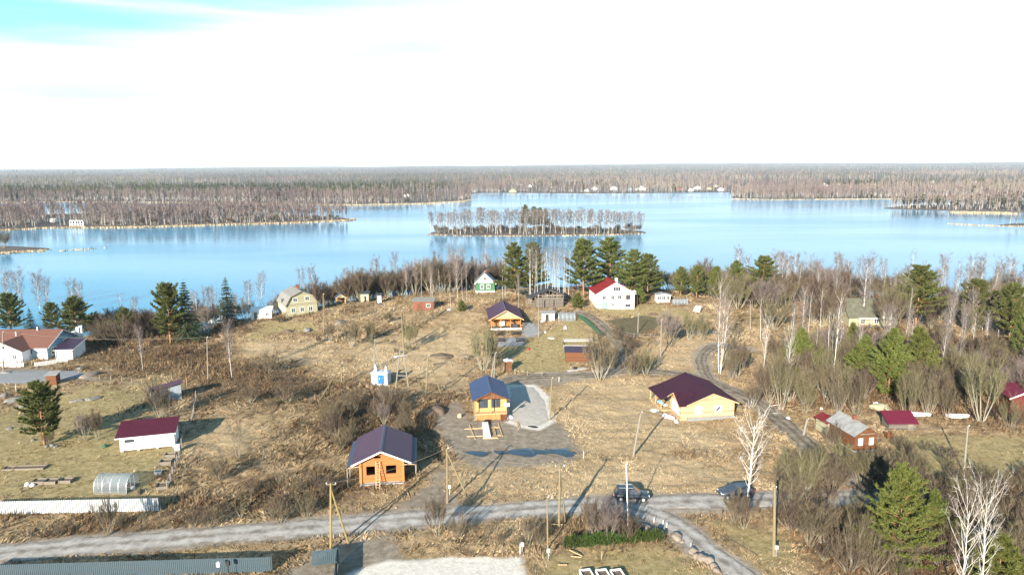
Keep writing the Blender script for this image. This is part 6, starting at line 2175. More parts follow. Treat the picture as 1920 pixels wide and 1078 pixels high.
# ------------------------------------------------------------------ left garden
def long_shed():
    a, b = G(226, 848), G(328, 838)
    g = (a + b) / 2; rz = math.atan2(b.y - a.y, b.x - a.x)
    t = thing('garden_shed', 'long white garden shed with a maroon ribbed roof', 'shed', g, rz)
    w = (b - a).length / 2; l = 3.6; h = 2.45
    mb = MB(); mb.add([(-w, 0, 0.25), (w, 0, 0.25), (w, l, 0.25), (-w, l, 0.25), (-w, 0, h), (w, 0, h), (w, l, h + 0.9), (-w, l, h + 0.9)],
                      [(0, 3, 2, 1), (4, 5, 6, 7), (0, 1, 5, 4), (1, 2, 6, 5), (2, 3, 7, 6), (3, 0, 4, 7)])
    mb.build('wall', M['white_boards'], t)
    mb = MB(); slab(mb, (-w - 0.5, l + 0.4, h + 1.12), (w + 0.35, l + 0.4, h + 1.12), (-w - 0.5, -0.45, h - 0.02), (w + 0.35, -0.45, h - 0.02), 0.06, 36); ro = mb.build('roof', M['roof_maroon'], t)
    mb = MB(); mb.box(-w - 0.5, w + 0.35, -0.5, -0.45, h - 0.2, h - 0.04); mb.build('fascia_board', M['white'], ro)
    window(t, (-w + 1.35, 0, 1.45), 'f', 1.35, 0.5, 'white', 'pane', 0, 0.1)
    window(t, (-w + 0.25, 0, 1.45), 'f', 0.12, 0.5, 'white', 'pane', 0, 0.05)
    window(t, (-0.35, 0, 1.75), 'f', 0.35, 0.32, 'white', 'pane_light', 1, 0.06)
    window(t, (0.3, 0, 1.75), 'f', 0.35, 0.32, 'white', 'pane_light', 1, 0.06)
    for x in (-w + 0.2, -w * 0.35, w * 0.35, w - 0.2):
        mb = MB(); mb.box(x - 0.2, x + 0.2, 0.05, 0.35, -0.2, 0.25); mb.build('pier', M['concrete'], t)
    mb = MB(); mb.box(-w + 0.1, w - 0.1, 0.5, l - 0.2, -0.2, 0.25); mb.build('underfloor', M['old_wood'], t)
    mb = MB(); mb.box(-w + 0.1, -w + 2.3, -0.06, 0.0, 0.5, 0.6); mb.build('bench_rail', M['old_wood'], t)


long_shed()
g = G(313, 752)
t = flat_shed('grey_shed', 'small grey board shed with a purple lean-to roof', 'shed', 296, 754, 14, 2.0, 5.0, 2.1, 2.9, 'grey_boards', 'roof_plum', (), [((0.2, 0, 0), 'f', 0.8, 1.8, 'grey_boards', 'white')], 0.35, 14, 'white', 'y')
t.rotation_euler = (0, 0, R(-62)); t.location = G(284, 752)


def crate(name, label, px, py, rz, w, l, h, m='old_wood', fill='soil', cat='raised bed'):
    g = G(px, py)
    t = thing(name, label, cat, g, R(rz))
    for x0, x1, y0, y1 in ((-w / 2, w / 2, 0, 0.06), (-w / 2, w / 2, l - 0.06, l), (-w / 2, -w / 2 + 0.06, 0.06, l - 0.06), (w / 2 - 0.06, w / 2, 0.06, l - 0.06)):
        mb = MB(); mb.box(x0, x1, y0, y1, -0.1, h); mb.build('side_board', M[m], t)
    for x in (-w / 2, w / 2):
        for y in (0, l):
            mb = MB(); mb.box(x - 0.05, x + 0.05, y - 0.05, y + 0.05, -0.1, h + 0.08); mb.build('corner_stake', M[m], t)
    if fill:
        mb = MB(); mb.box(-w / 2 + 0.06, w / 2 - 0.06, 0.06, l - 0.06, 0, h * 0.55); mb.build('earth', M[fill], t)
    return t


crate('raised_bed', 'long low raised bed at the left edge of the garden', 42, 882, 4, 5.6, 1.2, 0.3)
crate('raised_bed', 'left of three wooden raised beds by the white bags', 69, 908, 2, 1.6, 1.2, 0.4)
crate('raised_bed', 'middle of three wooden raised beds by the white bags', 92, 908, 2, 1.6, 1.2, 0.4)
crate('raised_bed', 'right of three wooden raised beds by the white bags', 121, 906, 2, 1.5, 1.1, 0.4)
crate('raised_bed', 'dark raised bed by the wire fence below the long white shed', 309, 872, 10, 1.6, 1.3, 0.5)
crate('raised_bed', 'raised bed closest to the long white shed by the fence', 318, 857, 10, 1.5, 1.0, 0.4)
crate('raised_bed', 'raised bed near the lower end of the wire fence', 303, 917, 14, 1.6, 1.6, 0.35)
for i, (px, py, s, m, lb) in enumerate(((52, 909, (0.5, 0.35, 0.45), 'plastic_white', 'white sack left of the three raised beds'), (61, 910, (0.4, 0.35, 0.35), 'plastic_white', 'smaller white sack against the left raised bed'),
                                        (249, 916, (0.35, 0.3, 0.4), 'plastic_white', 'white sack right of the arched greenhouse'), (261, 922, (0.8, 0.35, 0.3), 'soil', 'dark soil heap right of the arched greenhouse'),
                                        (196, 838, (0.55, 0.45, 0.45), 'green_paint', 'round green compost bin left of the long white shed'))):
    tag(rock_obj('garden_sack' if m == 'plastic_white' else ('soil_heap' if m == 'soil' else 'compost_bin'), G(px, py), s, 500 + i, m), lb, 'sack' if m == 'plastic_white' else 'garden')
g = G(332, 848)
t = thing('water_tank', 'small white tank box at the right corner of the long white shed', 'tank', g, 0)
mb = MB(); mb.box(-0.4, 0.4, 0, 0.7, 0.3, 1.1); mb.build('tank', M['plastic_white'], t)
for x in (-0.35, 0.3):
    for y in (0.02, 0.6):
        mb = MB(); mb.box(x, x + 0.06, y, y + 0.06, -0.1, 0.3); mb.build('leg', M['old_wood'], t)
g = G(296, 891)
t = thing('wheel_tub', 'grey tub standing in the greenhouse shade', 'tub', g, 0.3)
mb = MB(); mb.prism([(-0.35, 0.05), (0.35, 0.05), (0.5, 0.5), (-0.5, 0.5)], 0, 0.7); mb.build('tub', M['metal_light'], t)
mb = MB(); mb.box(-0.42, 0.42, 0.06, 0.64, 0.5, 0.505); mb.build('water', M['puddle'], t)


# ------------------------------------------------------------------ the white and blue house at the left edge
def left_house():
    p = G(90, 674)
    t = thing('lake_house', 'large white and blue house with a brown shingle roof', 'house', (p.x, p.y + 5.5, p.z), R(90))
    w, l, h, sl = 5.5, 24, 2.9, 0.48
    rg = h + w * sl
    # body in two colours: end gable blue, long walls white
    mb = MB(); mb.prism([(-w, -0.6), (w, -0.6), (w, h), (0, rg - 0.05), (-w, h)], 0.12, l); mb.build('wall', M['white_boards'], t)
    mb = MB(); mb.prism([(-w, -0.6), (w, -0.6), (w, h), (0, rg - 0.05), (-w, h)], 0.0, 0.12); mb.build('gable_wall', M['blue_boards'], t)
    gable_roof(t, w + 0.5, -0.6, l + 0.4, rg + 0.15, sl, 'roof_brown', 0, 'white')
    window(t, (-3.2, 0, 0.8), 'f', 1.5, 1.4, 'white', 'pane', 1, 0.14)
    window(t, (1.2, 0, 1.9), 'f', 1.2, 1.1, 'white', 'pane', 1, 0.14)
    door(t, (-0.4, 0, 0), 'f', 0.8, 2.0, 'white')
    for x in (-w, w):
        mb = MB(); mb.box(x - 0.08, x + 0.08, -0.05, 0.0, -0.5, h - 0.1); mb.build('corner_board', M['white'], t)
    window(t, (-w, 3.6, 1.3), 'l', 0.8, 1.0, 'white', 'pane', 1, 0.1)
    mb = MB(); mb.tube([(-2.0, 9.0, rg - 1.0), (-2.0, 9.0, rg + 0.1)], [0.12, 0.12], 8); mb.build('vent_pipe', M['white'], t)
    mb = MB(); mb.tube([(-0.5, 5.0, rg), (-0.5, 5.0, rg + 0.8)], [0.14, 0.14], 8); mb.build('vent_pipe', M['white'], t)
    # front wing (its own gable towards the camera), part of the same house; local -x is the camera side
    q = G(8, 680)
    y0 = -(q.x - p.x); x0 = (q.y - (p.y + 5.5))
    mb = MB()
    ww, wh, wr = 4.1, 2.8, 4.7
    mb.add([(x0, y0 - ww, -0.6), (x0, y0 + ww, -0.6), (x0, y0 + ww, wh), (x0, y0, wr), (x0, y0 - ww, wh),
            (-w, y0 - ww, -0.6), (-w, y0 + ww, -0.6), (-w, y0 + ww, wh), (-w, y0, wr), (-w, y0 - ww, wh)],
           [(0, 1, 2, 3, 4), (9, 8, 7, 6, 5), (0, 4, 9, 5), (1, 6, 7, 2), (0, 5, 6, 1), (4, 3, 8, 9), (3, 2, 7, 8)])
    mb.build('wing_wall', M['white_boards'], t)
    mb = MB(); sl2 = (wr - wh) / ww
    xi = -(rg - wr) / sl
    for sg in (-1, 1):
        slab(mb, (x0 - 0.5, y0, wr + 0.12), (xi, y0, wr + 0.12), (x0 - 0.5, y0 + sg * (ww + 0.45), wr + 0.12 - sl2 * (ww + 0.45)), (-w - 0.3, y0 + sg * (ww + 0.45), wr + 0.12 - sl2 * (ww + 0.45)), 0.08)
    wro = mb.build('wing_roof', M['roof_brown'], t)
    for sg in (-1, 1):
        mb = MB(); mb.bar((x0 - 0.53, y0, wr), (x0 - 0.53, y0 + sg * (ww + 0.45), wr - sl2 * (ww + 0.45)), 0.05, 0.2); mb.build('fascia_board', M['white'], wro)
    window(t, (x0, y0 - 2.5, 1.0), 'l', 0.7, 0.95, 'white', 'pane', 1, 0.1)
    window(t, (x0, y0 - 0.2, 3.3), 'l', 0.6, 0.6, 'white', 'pane', 0, 0.08)
    window(t, (x0, y0 + 1.5, 3.0), 'l', 0.4, 0.4, 'white', 'pane', 0, 0.08)
    mb = MB(); mb.box(x0 + 0.3, -w - 0.02, y0 - ww - 1.4, y0 - ww - 0.0, -0.4, 0.1); mb.build('porch_step', M['concrete'], t)
    door(t, (-w, y0 - ww - 0.75, 0.0), 'l', 1.0, 2.0, 'pane_light', 'blue_boards')
    # annexe
    a = G(121, 674)
    t2 = thing('house_annexe', 'white annexe with a plum mono-pitch roof beside the blue gable', 'annexe', a, R(6))
    mb = MB(); mb.add([(-1.8, 0, -0.6), (1.8, 0, -0.6), (1.8, 6, -0.6), (-1.8, 6, -0.6), (-1.8, 0, 2.3), (1.8, 0, 2.3), (1.8, 6, 3.3), (-1.8, 6, 3.3)],
                      [(0, 3, 2, 1), (4, 5, 6, 7), (0, 1, 5, 4), (1, 2, 6, 5), (2, 3, 7, 6), (3, 0, 4, 7)]); mb.build('wall', M['whitewash'], t2)
    mb = MB(); slab(mb, (-2.0, 6.4, 3.5), (2.2, 6.4, 3.5), (-2.0, -0.4, 2.35), (2.2, -0.4, 2.35), 0.08, 12); ro = mb.build('roof', M['roof_plum'], t2)
    mb = MB(); mb.box(-2.0, 2.2, -0.45, -0.4, 2.15, 2.35); mb.bar((2.23, -0.4, 2.25), (2.23, 6.4, 3.4), 0.05, 0.18); mb.build('fascia_board', M['white'], ro)
    door(t2, (-1.2, 0, -0.1), 'f', 0.8, 1.9, 'white')
    # masonry stacks behind the annexe
    c = G(140, 655)
    t3 = thing('garden_oven', 'white masonry oven stacks rising behind the annexe', 'oven', c, R(10))
    for k, (x, y, s, hh) in enumerate(((-0.9, 0.2, 0.7, 4.0), (0.0, 0.0, 0.75, 4.3), (0.7, 0.8, 0.6, 5.2), (1.25, 1.2, 0.6, 5.4))):
        mb = MB(); mb.box(x - s / 2, x + s / 2, y, y + s, -0.4, hh); mb.box(x - s / 2 - 0.06, x + s / 2 + 0.06, y - 0.06, y + s + 0.06, hh - 0.3, hh - 0.15); mb.build('stack', M['whitewash'], t3)


left_house()


# ------------------------------------------------------------------ fences
def picket_fence(label, p0, p1, h, gap, wd, m, post_m=None, name='picket_fence', posts=2.4, rail_z=(0.25, 0.8), point=True, th=0.025, z0=0.0):
    a = G(*p0); b = G(*p1)
    rz = math.atan2(b.y - a.y, b.x - a.x); ln = math.hypot(b.x - a.x, b.y - a.y)
    t = thing(name, label, 'fence', a, rz)
    n = int(ln / gap)
    if point:
        me = MB().prism([(-wd / 2, 0.06), (wd / 2, 0.06), (wd / 2, h - 0.08), (0, h), (-wd / 2, h - 0.08)], -th, 0).mesh('slat', M[m])
    else:
        me = MB().box(-wd / 2, wd / 2, -th, 0, 0.06, h).mesh('slat', M[m])
    zz = lambda s: Z(a.x + math.cos(rz) * s, a.y + math.sin(rz) * s) - a.z
    for i in range(n):
        s = (i + 0.5) * gap
        o = link('slat', me, t); o.location = (s, 0, zz(s) + z0)
    k = max(1, round(ln / posts)); pm = MB().box(-0.05, 0.05, 0.03, 0.13, -0.3, h + 0.05).mesh('post', M[post_m or m])
    for i in range(k + 1):
        s = ln * i / k
        o = link('post', pm, t); o.location = (s, 0.0, zz(s))
        if i < k:
            s2 = ln * (i + 1) / k
            for q in rail_z:
                mb = MB(); mb.bar((s, 0.015, zz(s) + h * q + z0), (s2, 0.015, zz(s2) + h * q + z0), 0.03, 0.09); mb.build('rail', M[post_m or m], t)
    return t


picket_fence('low white picket fence in front of the lake house wing', (-16, 690), (44, 688), 1.0, 0.22, 0.17, 'white')
picket_fence('low white picket fence curving up to the plum-roofed annexe', (66, 688), (128, 678), 1.0, 0.26, 0.16, 'white')
picket_fence('pale metal slat fence along the front of the left garden', (-60, 966), (301, 958), 1.75, 0.27, 0.2, 'fence_white', 'fence_dark', 'metal_fence', 3.0, (0.2, 0.85), False, 0.015)
picket_fence('dark blue-grey metal slat fence along the bottom left edge', (-60, 1089), (510, 1072), 1.75, 0.2, 0.165, 'fence_dark', 'fence_dark', 'metal_fence', 3.2, (0.15, 0.88), False)
picket_fence('short dark metal fence panel beside the gateway', (586, 1061), (633, 1055), 1.75, 0.2, 0.165, 'fence_dark', 'fence_dark', 'metal_fence', 2.6, (0.15, 0.88), False)
picket_fence('dark metal fence running back out of the picture below the gateway', (633, 1056), (628, 1110), 1.75, 0.2, 0.165, 'fence_dark', 'fence_dark', 'metal_fence', 2.6, (0.15, 0.88), False)
for px, py, m, lb in ((412, 1086, 'plastic_white', 'white square lamp post behind the dark metal fence'), (430, 1084, 'black', 'black lantern post beside the white lamp post')):
    g = G(px, py)
    t = thing('lamp_post', lb, 'lamp', g)
    mb = MB(); mb.tube([(0, 0, -0.2), (0, 0, 1.5)], [0.04, 0.03], 6); mb.build('pole', M['black'], t)
    mb = MB(); mb.box(-0.16, 0.16, -0.16, 0.16, 1.5, 1.9); mb.add([(-0.2, -0.2, 1.9), (0.2, -0.2, 1.9), (0.2, 0.2, 1.9), (-0.2, 0.2, 1.9), (0, 0, 2.05)], [(0, 1, 4), (1, 2, 4), (2, 3, 4), (3, 0, 4), (3, 2, 1, 0)]); mb.build('lamp_head', M[m], t)


def wire_fence(label, pts, h=1.3, m='pole_grey', step=2.2, wires=3, net=None):
    P = resample(smooth_line(W(pts), 6), step)
    g = (P[0][0], P[0][1], Z(*P[0]))
    t = thing('wire_fence', label, 'fence', g)
    v = []
    for i, (x, y) in enumerate(P):
        q = Vector((x - g[0], y - g[1], Z(x, y) - g[2])); v.append(q)
        mb = MB(); mb.bar(q + Vector((0, 0, -0.2)), q + Vector((rnd.uniform(-.06, .06), 0, h)), 0.1); mb.build('post', M[m], t)
    for k in range(wires):
        mb = MB()
        for a, b in zip(v[:-1], v[1:]):
            mb.bar(a + Vector((0, 0, h * (k + 0.6) / wires)), b + Vector((0, 0, h * (k + 0.6) / wires)), 0.02 if not net else 0.03, 0.02 if not net else h / wires * 0.8)
        mb.build('wire', M[net or 'metal_light'], t)


wire_fence('grey post and wire fence along the right side of the left garden', [(368, 745), (360, 790), (345, 815), (338, 850), (325, 890), (310, 925)])
wire_fence('row of pale stakes along the upper edge of the left garden', [(188, 714), (222, 716), (240, 718), (256, 720), (278, 722)], 1.3, 'pole_grey', 2.3, 0)
wire_fence('green garden fence between the greenhouse and the lane', [(1086, 597), (1098, 606), (1112, 618), (1128, 634)], 1.3, 'green_paint', 2.4, 3, 'green_paint')
wire_fence('thin wire fence along the lower edge of the dark field', [(1160, 628), (1195, 634), (1240, 632), (1300, 628), (1380, 632)], 1.2, 'pole_grey', 4.0, 2)
wire_fence('sagging wire fence below the veranda house lawn', [(945, 695), (985, 704), (1035, 706)], 1.1, 'pole_grey', 3.0, 1)


# ------------------------------------------------------------------ electricity kiosk and poles
def kiosk():
    a, b = G(696, 721), G(727, 723)
    g = (a + b) / 2; rz = math.atan2(b.y - a.y, b.x - a.x) + R(2)
    t = thing('electricity_kiosk', 'white electricity kiosk with blue doors and horn-shaped bushings', 'kiosk', g, rz)
    w = 1.65
    mb = MB(); mb.box(-w, w, 0, 2.2, 0.1, 2.35); mb.build('cabinet', M['kiosk_white'], t)
    mb = MB(); mb.box(-w - 0.1, w + 0.1, -0.12, 2.3, 2.35, 2.47); mb.build('roof', M['kiosk_white'], t)
    for x0, x1 in ((-0.25, 0.36), (0.38, 1.0)):
        mb = MB(); mb.box(x0, x1, -0.05, 0.0, 0.3, 2.1); d = mb.build('door', M['blue_door'], t)
        mb = MB(); mb.box(x1 - 0.12, x1 - 0.05, -0.09, -0.05, 1.1, 1.3); mb.build('handle', M['black'], d)
    mb = MB(); mb.add([(-0.05, -0.055, 1.25), (0.2, -0.055, 1.25), (0.075, -0.055, 1.5)], [(0, 1, 2)]); mb.build('warning_sign', M['plastic_white'], t)
    mb = MB(); mb.box(-w - 0.1, w + 0.1, -0.2, 2.3, -0.3, 0.1); mb.build('plinth', M['concrete'], t)
    for x in (-1.0, 1.15):
        mb = MB(); mb.prism([(x - 0.28, 2.47), (x + 0.28, 2.47), (x + 0.22, 3.4), (x, 4.1 if x < 0 else 3.8), (x - 0.12, 3.5)], 0.7, 1.2); mb.build('bushing_box', M['kiosk_white'], t)
    for k in range(3):
        mb = MB(); mb.tube([(0.2 + 0.3 * k, 1.4, 2.47), (0.2 + 0.3 * k, 1.4, 2.95)], [0.09, 0.05], 6); mb.build('insulator', M['old_wood'], t)


kiosk()
TOPS = {}


def pole(key, label, base, top_px, m='pole_wood', struts=(), r=0.13, cross=False, h=None, lamp=False, frac=0.92):
    """a pole from its foot to the height where the photo shows its top; struts: feet of the props"""
    g = G(*base)
    d = ray(*top_px); v = Vector((d[0], d[1], 0)).length
    tt = math.hypot(g.x, g.y) / v
    top = Vector((d[0] * tt, d[1] * tt, CAM_H + d[2] * tt))
    t = thing('utility_pole', label, 'pole', g)
    q = top - g
    mb = MB(); mb.tube([(0, 0, -0.4), q * 0.5, q], [r * 1.15, r, r * 0.82], 8); mb.build('pole', M[m], t)
    for s in struts:
        f = G(*s) - g
        mb = MB(); mb.tube([f + Vector((0, 0, -0.3)), q * frac], [r * 0.95, r * 0.75], 7); mb.build('strut', M[m], t)
    if cross:
        mb = MB(); mb.bar(q * 0.97 + Vector((-0.55, 0.16, 0)), q * 0.97 + Vector((0.55, 0.16, 0)), 0.09, 0.1); mb.build('crossarm', M['old_wood'], t)
        for x in (-0.5, 0.5):
            mb = MB(); mb.tube([q * 0.97 + Vector((x, 0.16, 0.05)), q * 0.97 + Vector((x, 0.16, 0.22))], [0.05, 0.06], 6); mb.build('insulator', M['plastic_white'], t)
    else:
        mb = MB(); mb.tube([q + Vector((0.1, 0, -0.1)), q + Vector((0.18, 0, 0.1))], [0.05, 0.06], 6); mb.build('insulator', M['plastic_white'], t)
    TOPS[key] = top
    return t


pole('a', 'forked yellow pole in front of the road above the gateway', (620, 1030), (620, 905), 'pole_yellow', [(655, 1019)], cross=True)
pole('b', 'brown pole with a slanting prop right of the log cabin driveway', (839, 943), (838, 840), 'pole_wood', [(885, 946)])
pole('c', 'double-legged brown pole beside the road left of the black car', (1048, 988), (1050, 872), 'pole_wood', [(1061, 978)], cross=True)
pole('d', 'leaning grey pole in the straw meadow left of the plank house', (1187, 855), (1202, 772), 'pole_grey', (), 0.15)
pole('e', 'straight pale pole beside the light gravel yard', (1031, 787), (1035, 708), 'pole_wood')
pole('f', 'bare yellow-brown pole near the bottom right thicket', (1451, 1042), (1453, 913), 'pole_wood', (), 0.16)
pole('g', 'grey pole at the bend of the lane', (1239, 668), (1240, 599), 'pole_grey')
pole('h', 'pole standing at the corner of the dark ploughed field', (1196, 624), (1197, 588), 'pole_grey')
pole('i', 'thin pole on the lawn right of the veranda house', (1010, 632), (1009, 553), 'pole_grey', (), 0.11)
pole('j', 'propped pole below the gambrel house', (607, 628), (606, 551), 'pole_wood', [(614, 612)])
pole('k', 'tall propped pole on the hill above the kiosk', (757, 652), (752, 582), 'pole_wood', [(769, 648)])
pole('l', 'pole with the very long slanting prop left of the kiosk', (640, 720), (641, 680), 'pole_wood', [(597, 751)])
pole('m', 'A-shaped pole right behind the electricity kiosk', (702, 692), (702, 637), 'pole_grey', [(716, 690)])
pole('o', 'propped pole right of the H-shaped switch frame', (798, 740), (803, 666), 'pole_wood', [(827, 735)])
pole('p', 'twin-legged grey pole just above the blue-roofed cottage', (920, 712), (929, 661), 'pole_grey', [(926, 711)])
pole('q', 'thin grey pole alone in the left field', (390, 714), (388, 632), 'pole_grey', (), 0.11)
pole('r', 'dark pole in front of the lake house at the left edge', (6, 698), (5, 622), 'pole_grey')
pole('s', 'short thick pole beside the lane near the old log house', (1506, 815), (1514, 785), 'pole_grey', (), 0.2)
pole('t', 'greenish pole on the pale slope right of the old log house', (1807, 886), (1815, 798), 'pole_grey')
pole('u', 'slim brown post left of the double-legged pole', (1027, 1030), (1026, 930), 'pole_wood', (), 0.09)
pole('v', 'thin white pole in front of the black car', (1178, 992), (1174, 868), 'white', (), 0.07)
pole('w', 'pale pole half hidden in the wood above the right thicket', (1792, 580), (1791, 546), 'green_paint', (), 0.12)
# H-shaped switch frame
a, b = G(742, 723), G(766, 724)
t = thing('switch_frame', 'H-shaped switch frame of two leaning poles right of the kiosk', 'pole', a)
q = b - a; top = Vector((q.x * 0.55, q.y * 0.55, 7.4))
for f, e in ((Vector((0, 0, 0)), top + Vector((-0.25, 0, 0))), (q, top + Vector((0.35, 0, -0.2)))):
    mb = MB(); mb.tube([f + Vector((0, 0, -0.3)), e], [0.14, 0.11], 7); mb.build('leg', M['pole_grey'], t)
mb = MB(); mb.bar(q * 0.12 + Vector((-0.1, 0, 2.1)), q * 0.9 + Vector((0.1, 0, 2.1)), 0.12, 0.18); mb.build('crossbar', M['old_wood'], t)
mb = MB(); mb.bar(top + Vector((-1.0, 0, -1.4)), top + Vector((0.8, 0, -1.2)), 0.1); mb.build('switch_arm', M['metal_light'], t)
mb = MB(); mb.box(top.x - 1.5, top.x - 1.0, top.y - 0.1, top.y + 0.15, 5.75, 6.05); mb.build('insulator', M['plastic_white'], t)
TOPS['n'] = a + top


def span(label, k0, k1, sag=0.5, r=0.026):
    p, q = TOPS[k0] if isinstance(k0, str) else Vector(k0), TOPS[k1] if isinstance(k1, str) else Vector(k1)
    n = 14
    pts = [(p.lerp(q, i / n) - p) + Vector((0, 0, -sag * 4 * (i / n) * (1 - i / n))) for i in range(n + 1)]
    o = MB().tube(pts, [r] * (n + 1), 4, False).build('power_line', M['old_wood'])
    o.location = p; tag(o, label, 'wire')


span('wire from the lake house pole to the lone field pole', 'r', 'q', 1.0)
span('wire from the lone field pole to the pole with the long prop', 'q', 'l', 0.8)
span('wire from the long-prop pole to the A-shaped pole by the kiosk', 'l', 'm', 0.5)
span('wire from the H-shaped frame to the tall hill pole', 'n', 'k', 0.5)
span('wire from the H-shaped frame to the propped pole right of it', 'n', 'o', 0.3)
span('wire from the propped pole to the twin-legged pole', 'o', 'p', 0.5)
span('wire from the forked yellow pole to the driveway pole', 'a', 'b', 0.6)
span('wire from the driveway pole to the double-legged road pole', 'b', 'c', 0.6)
span('wire from the road pole to the leaning meadow pole', 'c', 'd', 0.9)
span('wire from the leaning meadow pole to the plank house', 'd', G(1262, 760) + Vector((0, 0, 2.8)), 0.4)
span('wire from the pale yard pole to the leaning meadow pole', 'e', 'd', 0.9)
span('wire from the short lane pole to the greenish pole', 's', 't', 0.9)
span('wire from the thin lawn pole to the field corner pole', 'i', 'h', 0.6)
span('wire from the field corner pole to the lane bend pole', 'h', 'g', 0.6)

# ------------------------------------------------------------------ cars
def car(label, px, py, rz, paint, suv=True):
    g = G(px, py)
    t = thing('parked_car', label, 'car', (g.x, g.y, g.z + 0.09), R(rz))
    L_ = 4.5; W_ = 0.9
    H = 1.68 if suv else 1.47
    # sections along the length: x, bottom, shoulder height, half width
    lo = [(-2.25, 0.48, 0.78, 0.72), (-2.18, 0.34, 0.95, 0.84), (-1.6, 0.28, 1.02, 0.9), (-0.4, 0.27, 1.03, 0.91), (0.9, 0.27, 1.02, 0.91), (1.1, 0.28, 0.98, 0.9), (1.9, 0.32, 0.88, 0.86), (2.2, 0.42, 0.74, 0.74)]
    mb = MB(); n = 12; v = []; f = []
    for x, zb, zt, hw in lo:
        zc = (zb + zt) / 2; hz = (zt - zb) / 2
        for k in range(n):
            a = 2 * math.pi * k / n
            cx, cz = math.cos(a), math.sin(a)
            e = 0.45
            v.append((x, math.copysign(abs(cx) ** e, cx) * hw, zc + math.copysign(abs(cz) ** e, cz) * hz))
    for i in range(len(lo) - 1):
        for k in range(n):
            f.append((i * n + k, i * n + (k + 1) % n, (i + 1) * n + (k + 1) % n, (i + 1) * n + k))
    f += [tuple(reversed(range(n))), tuple((len(lo) - 1) * n + k for k in range(n))]
    f = [tuple(reversed(q)) for q in f]
    mb.add(v, f); body = mb.build('body', paint, t, True)
    # glass house
    tail = -2.05 if suv else -1.9
    mb = MB()
    b = [(tail, 0.8), (1.05, 0.8)]; tp = [(tail + 0.28, 0.66), (0.25, 0.64)]
    z0, z1 = 0.98, H - 0.08
    mb.add([(b[0][0], -b[0][1], z0), (b[1][0], -b[1][1], z0), (b[1][0], b[1][1], z0), (b[0][0], b[0][1], z0),
            (tp[0][0], -tp[0][1], z1), (tp[1][0], -tp[1][1], z1), (tp[1][0], tp[1][1], z1), (tp[0][0], tp[0][1], z1)],
           [(0, 3, 2, 1), (4, 5, 6, 7), (0, 1, 5, 4), (1, 2, 6, 5), (2, 3, 7, 6), (3, 0, 4, 7)])
    mb.build('glass', M['pane'], t)
    mb = MB(); mb.add([(tp[0][0] - 0.06, -0.66, z1), (tp[1][0] + 0.04, -0.65, z1), (tp[1][0] + 0.04, 0.65, z1), (tp[0][0] - 0.06, 0.66, z1),
                       (tp[0][0], -0.58, H), (tp[1][0] - 0.15, -0.56, H), (tp[1][0] - 0.15, 0.56, H), (tp[0][0], 0.58, H)],
                      [(0, 3, 2, 1), (4, 5, 6, 7), (0, 1, 5, 4), (1, 2, 6, 5), (2, 3, 7, 6), (3, 0, 4, 7)]); mb.build('roof', paint, t)
    for sg in (-1, 1):
        for xb, xt in ((1.05, 0.25), (-0.35, -0.4), (tail + 0.02, tail + 0.3)):
            mb = MB(); mb.bar((xb, sg * 0.8, z0), (xt, sg * 0.66, z1), 0.07, 0.05); mb.build('pillar', paint, t)
        if suv:
            mb = MB(); mb.bar((tail + 0.4, sg * 0.58, H + 0.05), (0.1, sg * 0.56, H + 0.05), 0.04); mb.build('roof_rail', M['metal_light'], t)
        mb = MB(); mb.box(0.75, 0.95, sg * 0.98 - 0.09, sg * 0.98 + 0.09, 0.98, 1.14); mb.build('mirror', paint, t)
        mb = MB(); mb.box(2.08, 2.2, sg * 0.58 - 0.16, sg * 0.58 + 0.16, 0.66, 0.80); mb.build('headlight', M['pane_light'], t)
        mb = MB(); mb.box(-2.27, -2.2, sg * 0.66 - 0.1, sg * 0.66 + 0.1, 0.72, 0.95); mb.build('taillight', M['red_paint'], t)
        for x in (-1.4, 1.4):
            w_ = MB(); w_.tube([(x, sg * 0.72, 0.33), (x, sg * 0.94, 0.33)], [0.34, 0.34], 16); wo = w_.build('wheel', M['black'], t)
            w_ = MB(); w_.tube([(x, sg * 0.93, 0.33), (x, sg * 0.955, 0.33)], [0.2, 0.2], 12); w_.build('rim', M['metal_light'], wo)
    mb = MB(); mb.box(2.14, 2.24, -0.4, 0.4, 0.5, 0.62); mb.build('grille', M['black'], t)
    mb = MB(); mb.box(-2.3, -2.24, -0.26, 0.26, 0.55, 0.67); mb.build('number_plate', M['plastic_white'], t)


M['car_black'] = mat('car_paint_black', (0.022, 0.028, 0.036), 0.25, 0.05, 1, spec=0.6)
M['car_grey'] = mat('car_paint_grey', (0.06, 0.07, 0.09), 0.3, 0.05, 1, spec=0.6, metal=0.3)
car('black sport utility car parked at the near edge of the road', 1184, 936, -4, M['car_black'])
car('dark grey car half hidden behind the big open birch', 1378, 930, 188, M['car_grey'], False)

# ------------------------------------------------------------------ veranda house garden and white house garden
t = flat_shed('garden_shed', 'brown board shed with a small purple roof on the lawn', 'shed', 1088, 678, -3, 6.4, 3.0, 2.1, 2.5, 'rust_boards', 'roof_plum', (), (), 0.2, 18)
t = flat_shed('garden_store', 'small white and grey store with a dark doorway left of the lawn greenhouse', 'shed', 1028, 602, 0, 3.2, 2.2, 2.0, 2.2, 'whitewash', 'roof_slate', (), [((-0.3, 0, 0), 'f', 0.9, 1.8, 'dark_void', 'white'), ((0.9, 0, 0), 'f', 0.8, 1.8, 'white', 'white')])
for px, py, w_, l_, lb in ((1086, 640, 7.2, 1.2, 'long grey raised bed behind the square one on the lawn'), (1086, 650, 7.2, 4.6, 'large square grey raised bed above the brown garden shed')):
    crate('raised_bed', lb, px, py, -2, w_, l_, 0.35, 'concrete', None if l_ > 2 else 'soil')
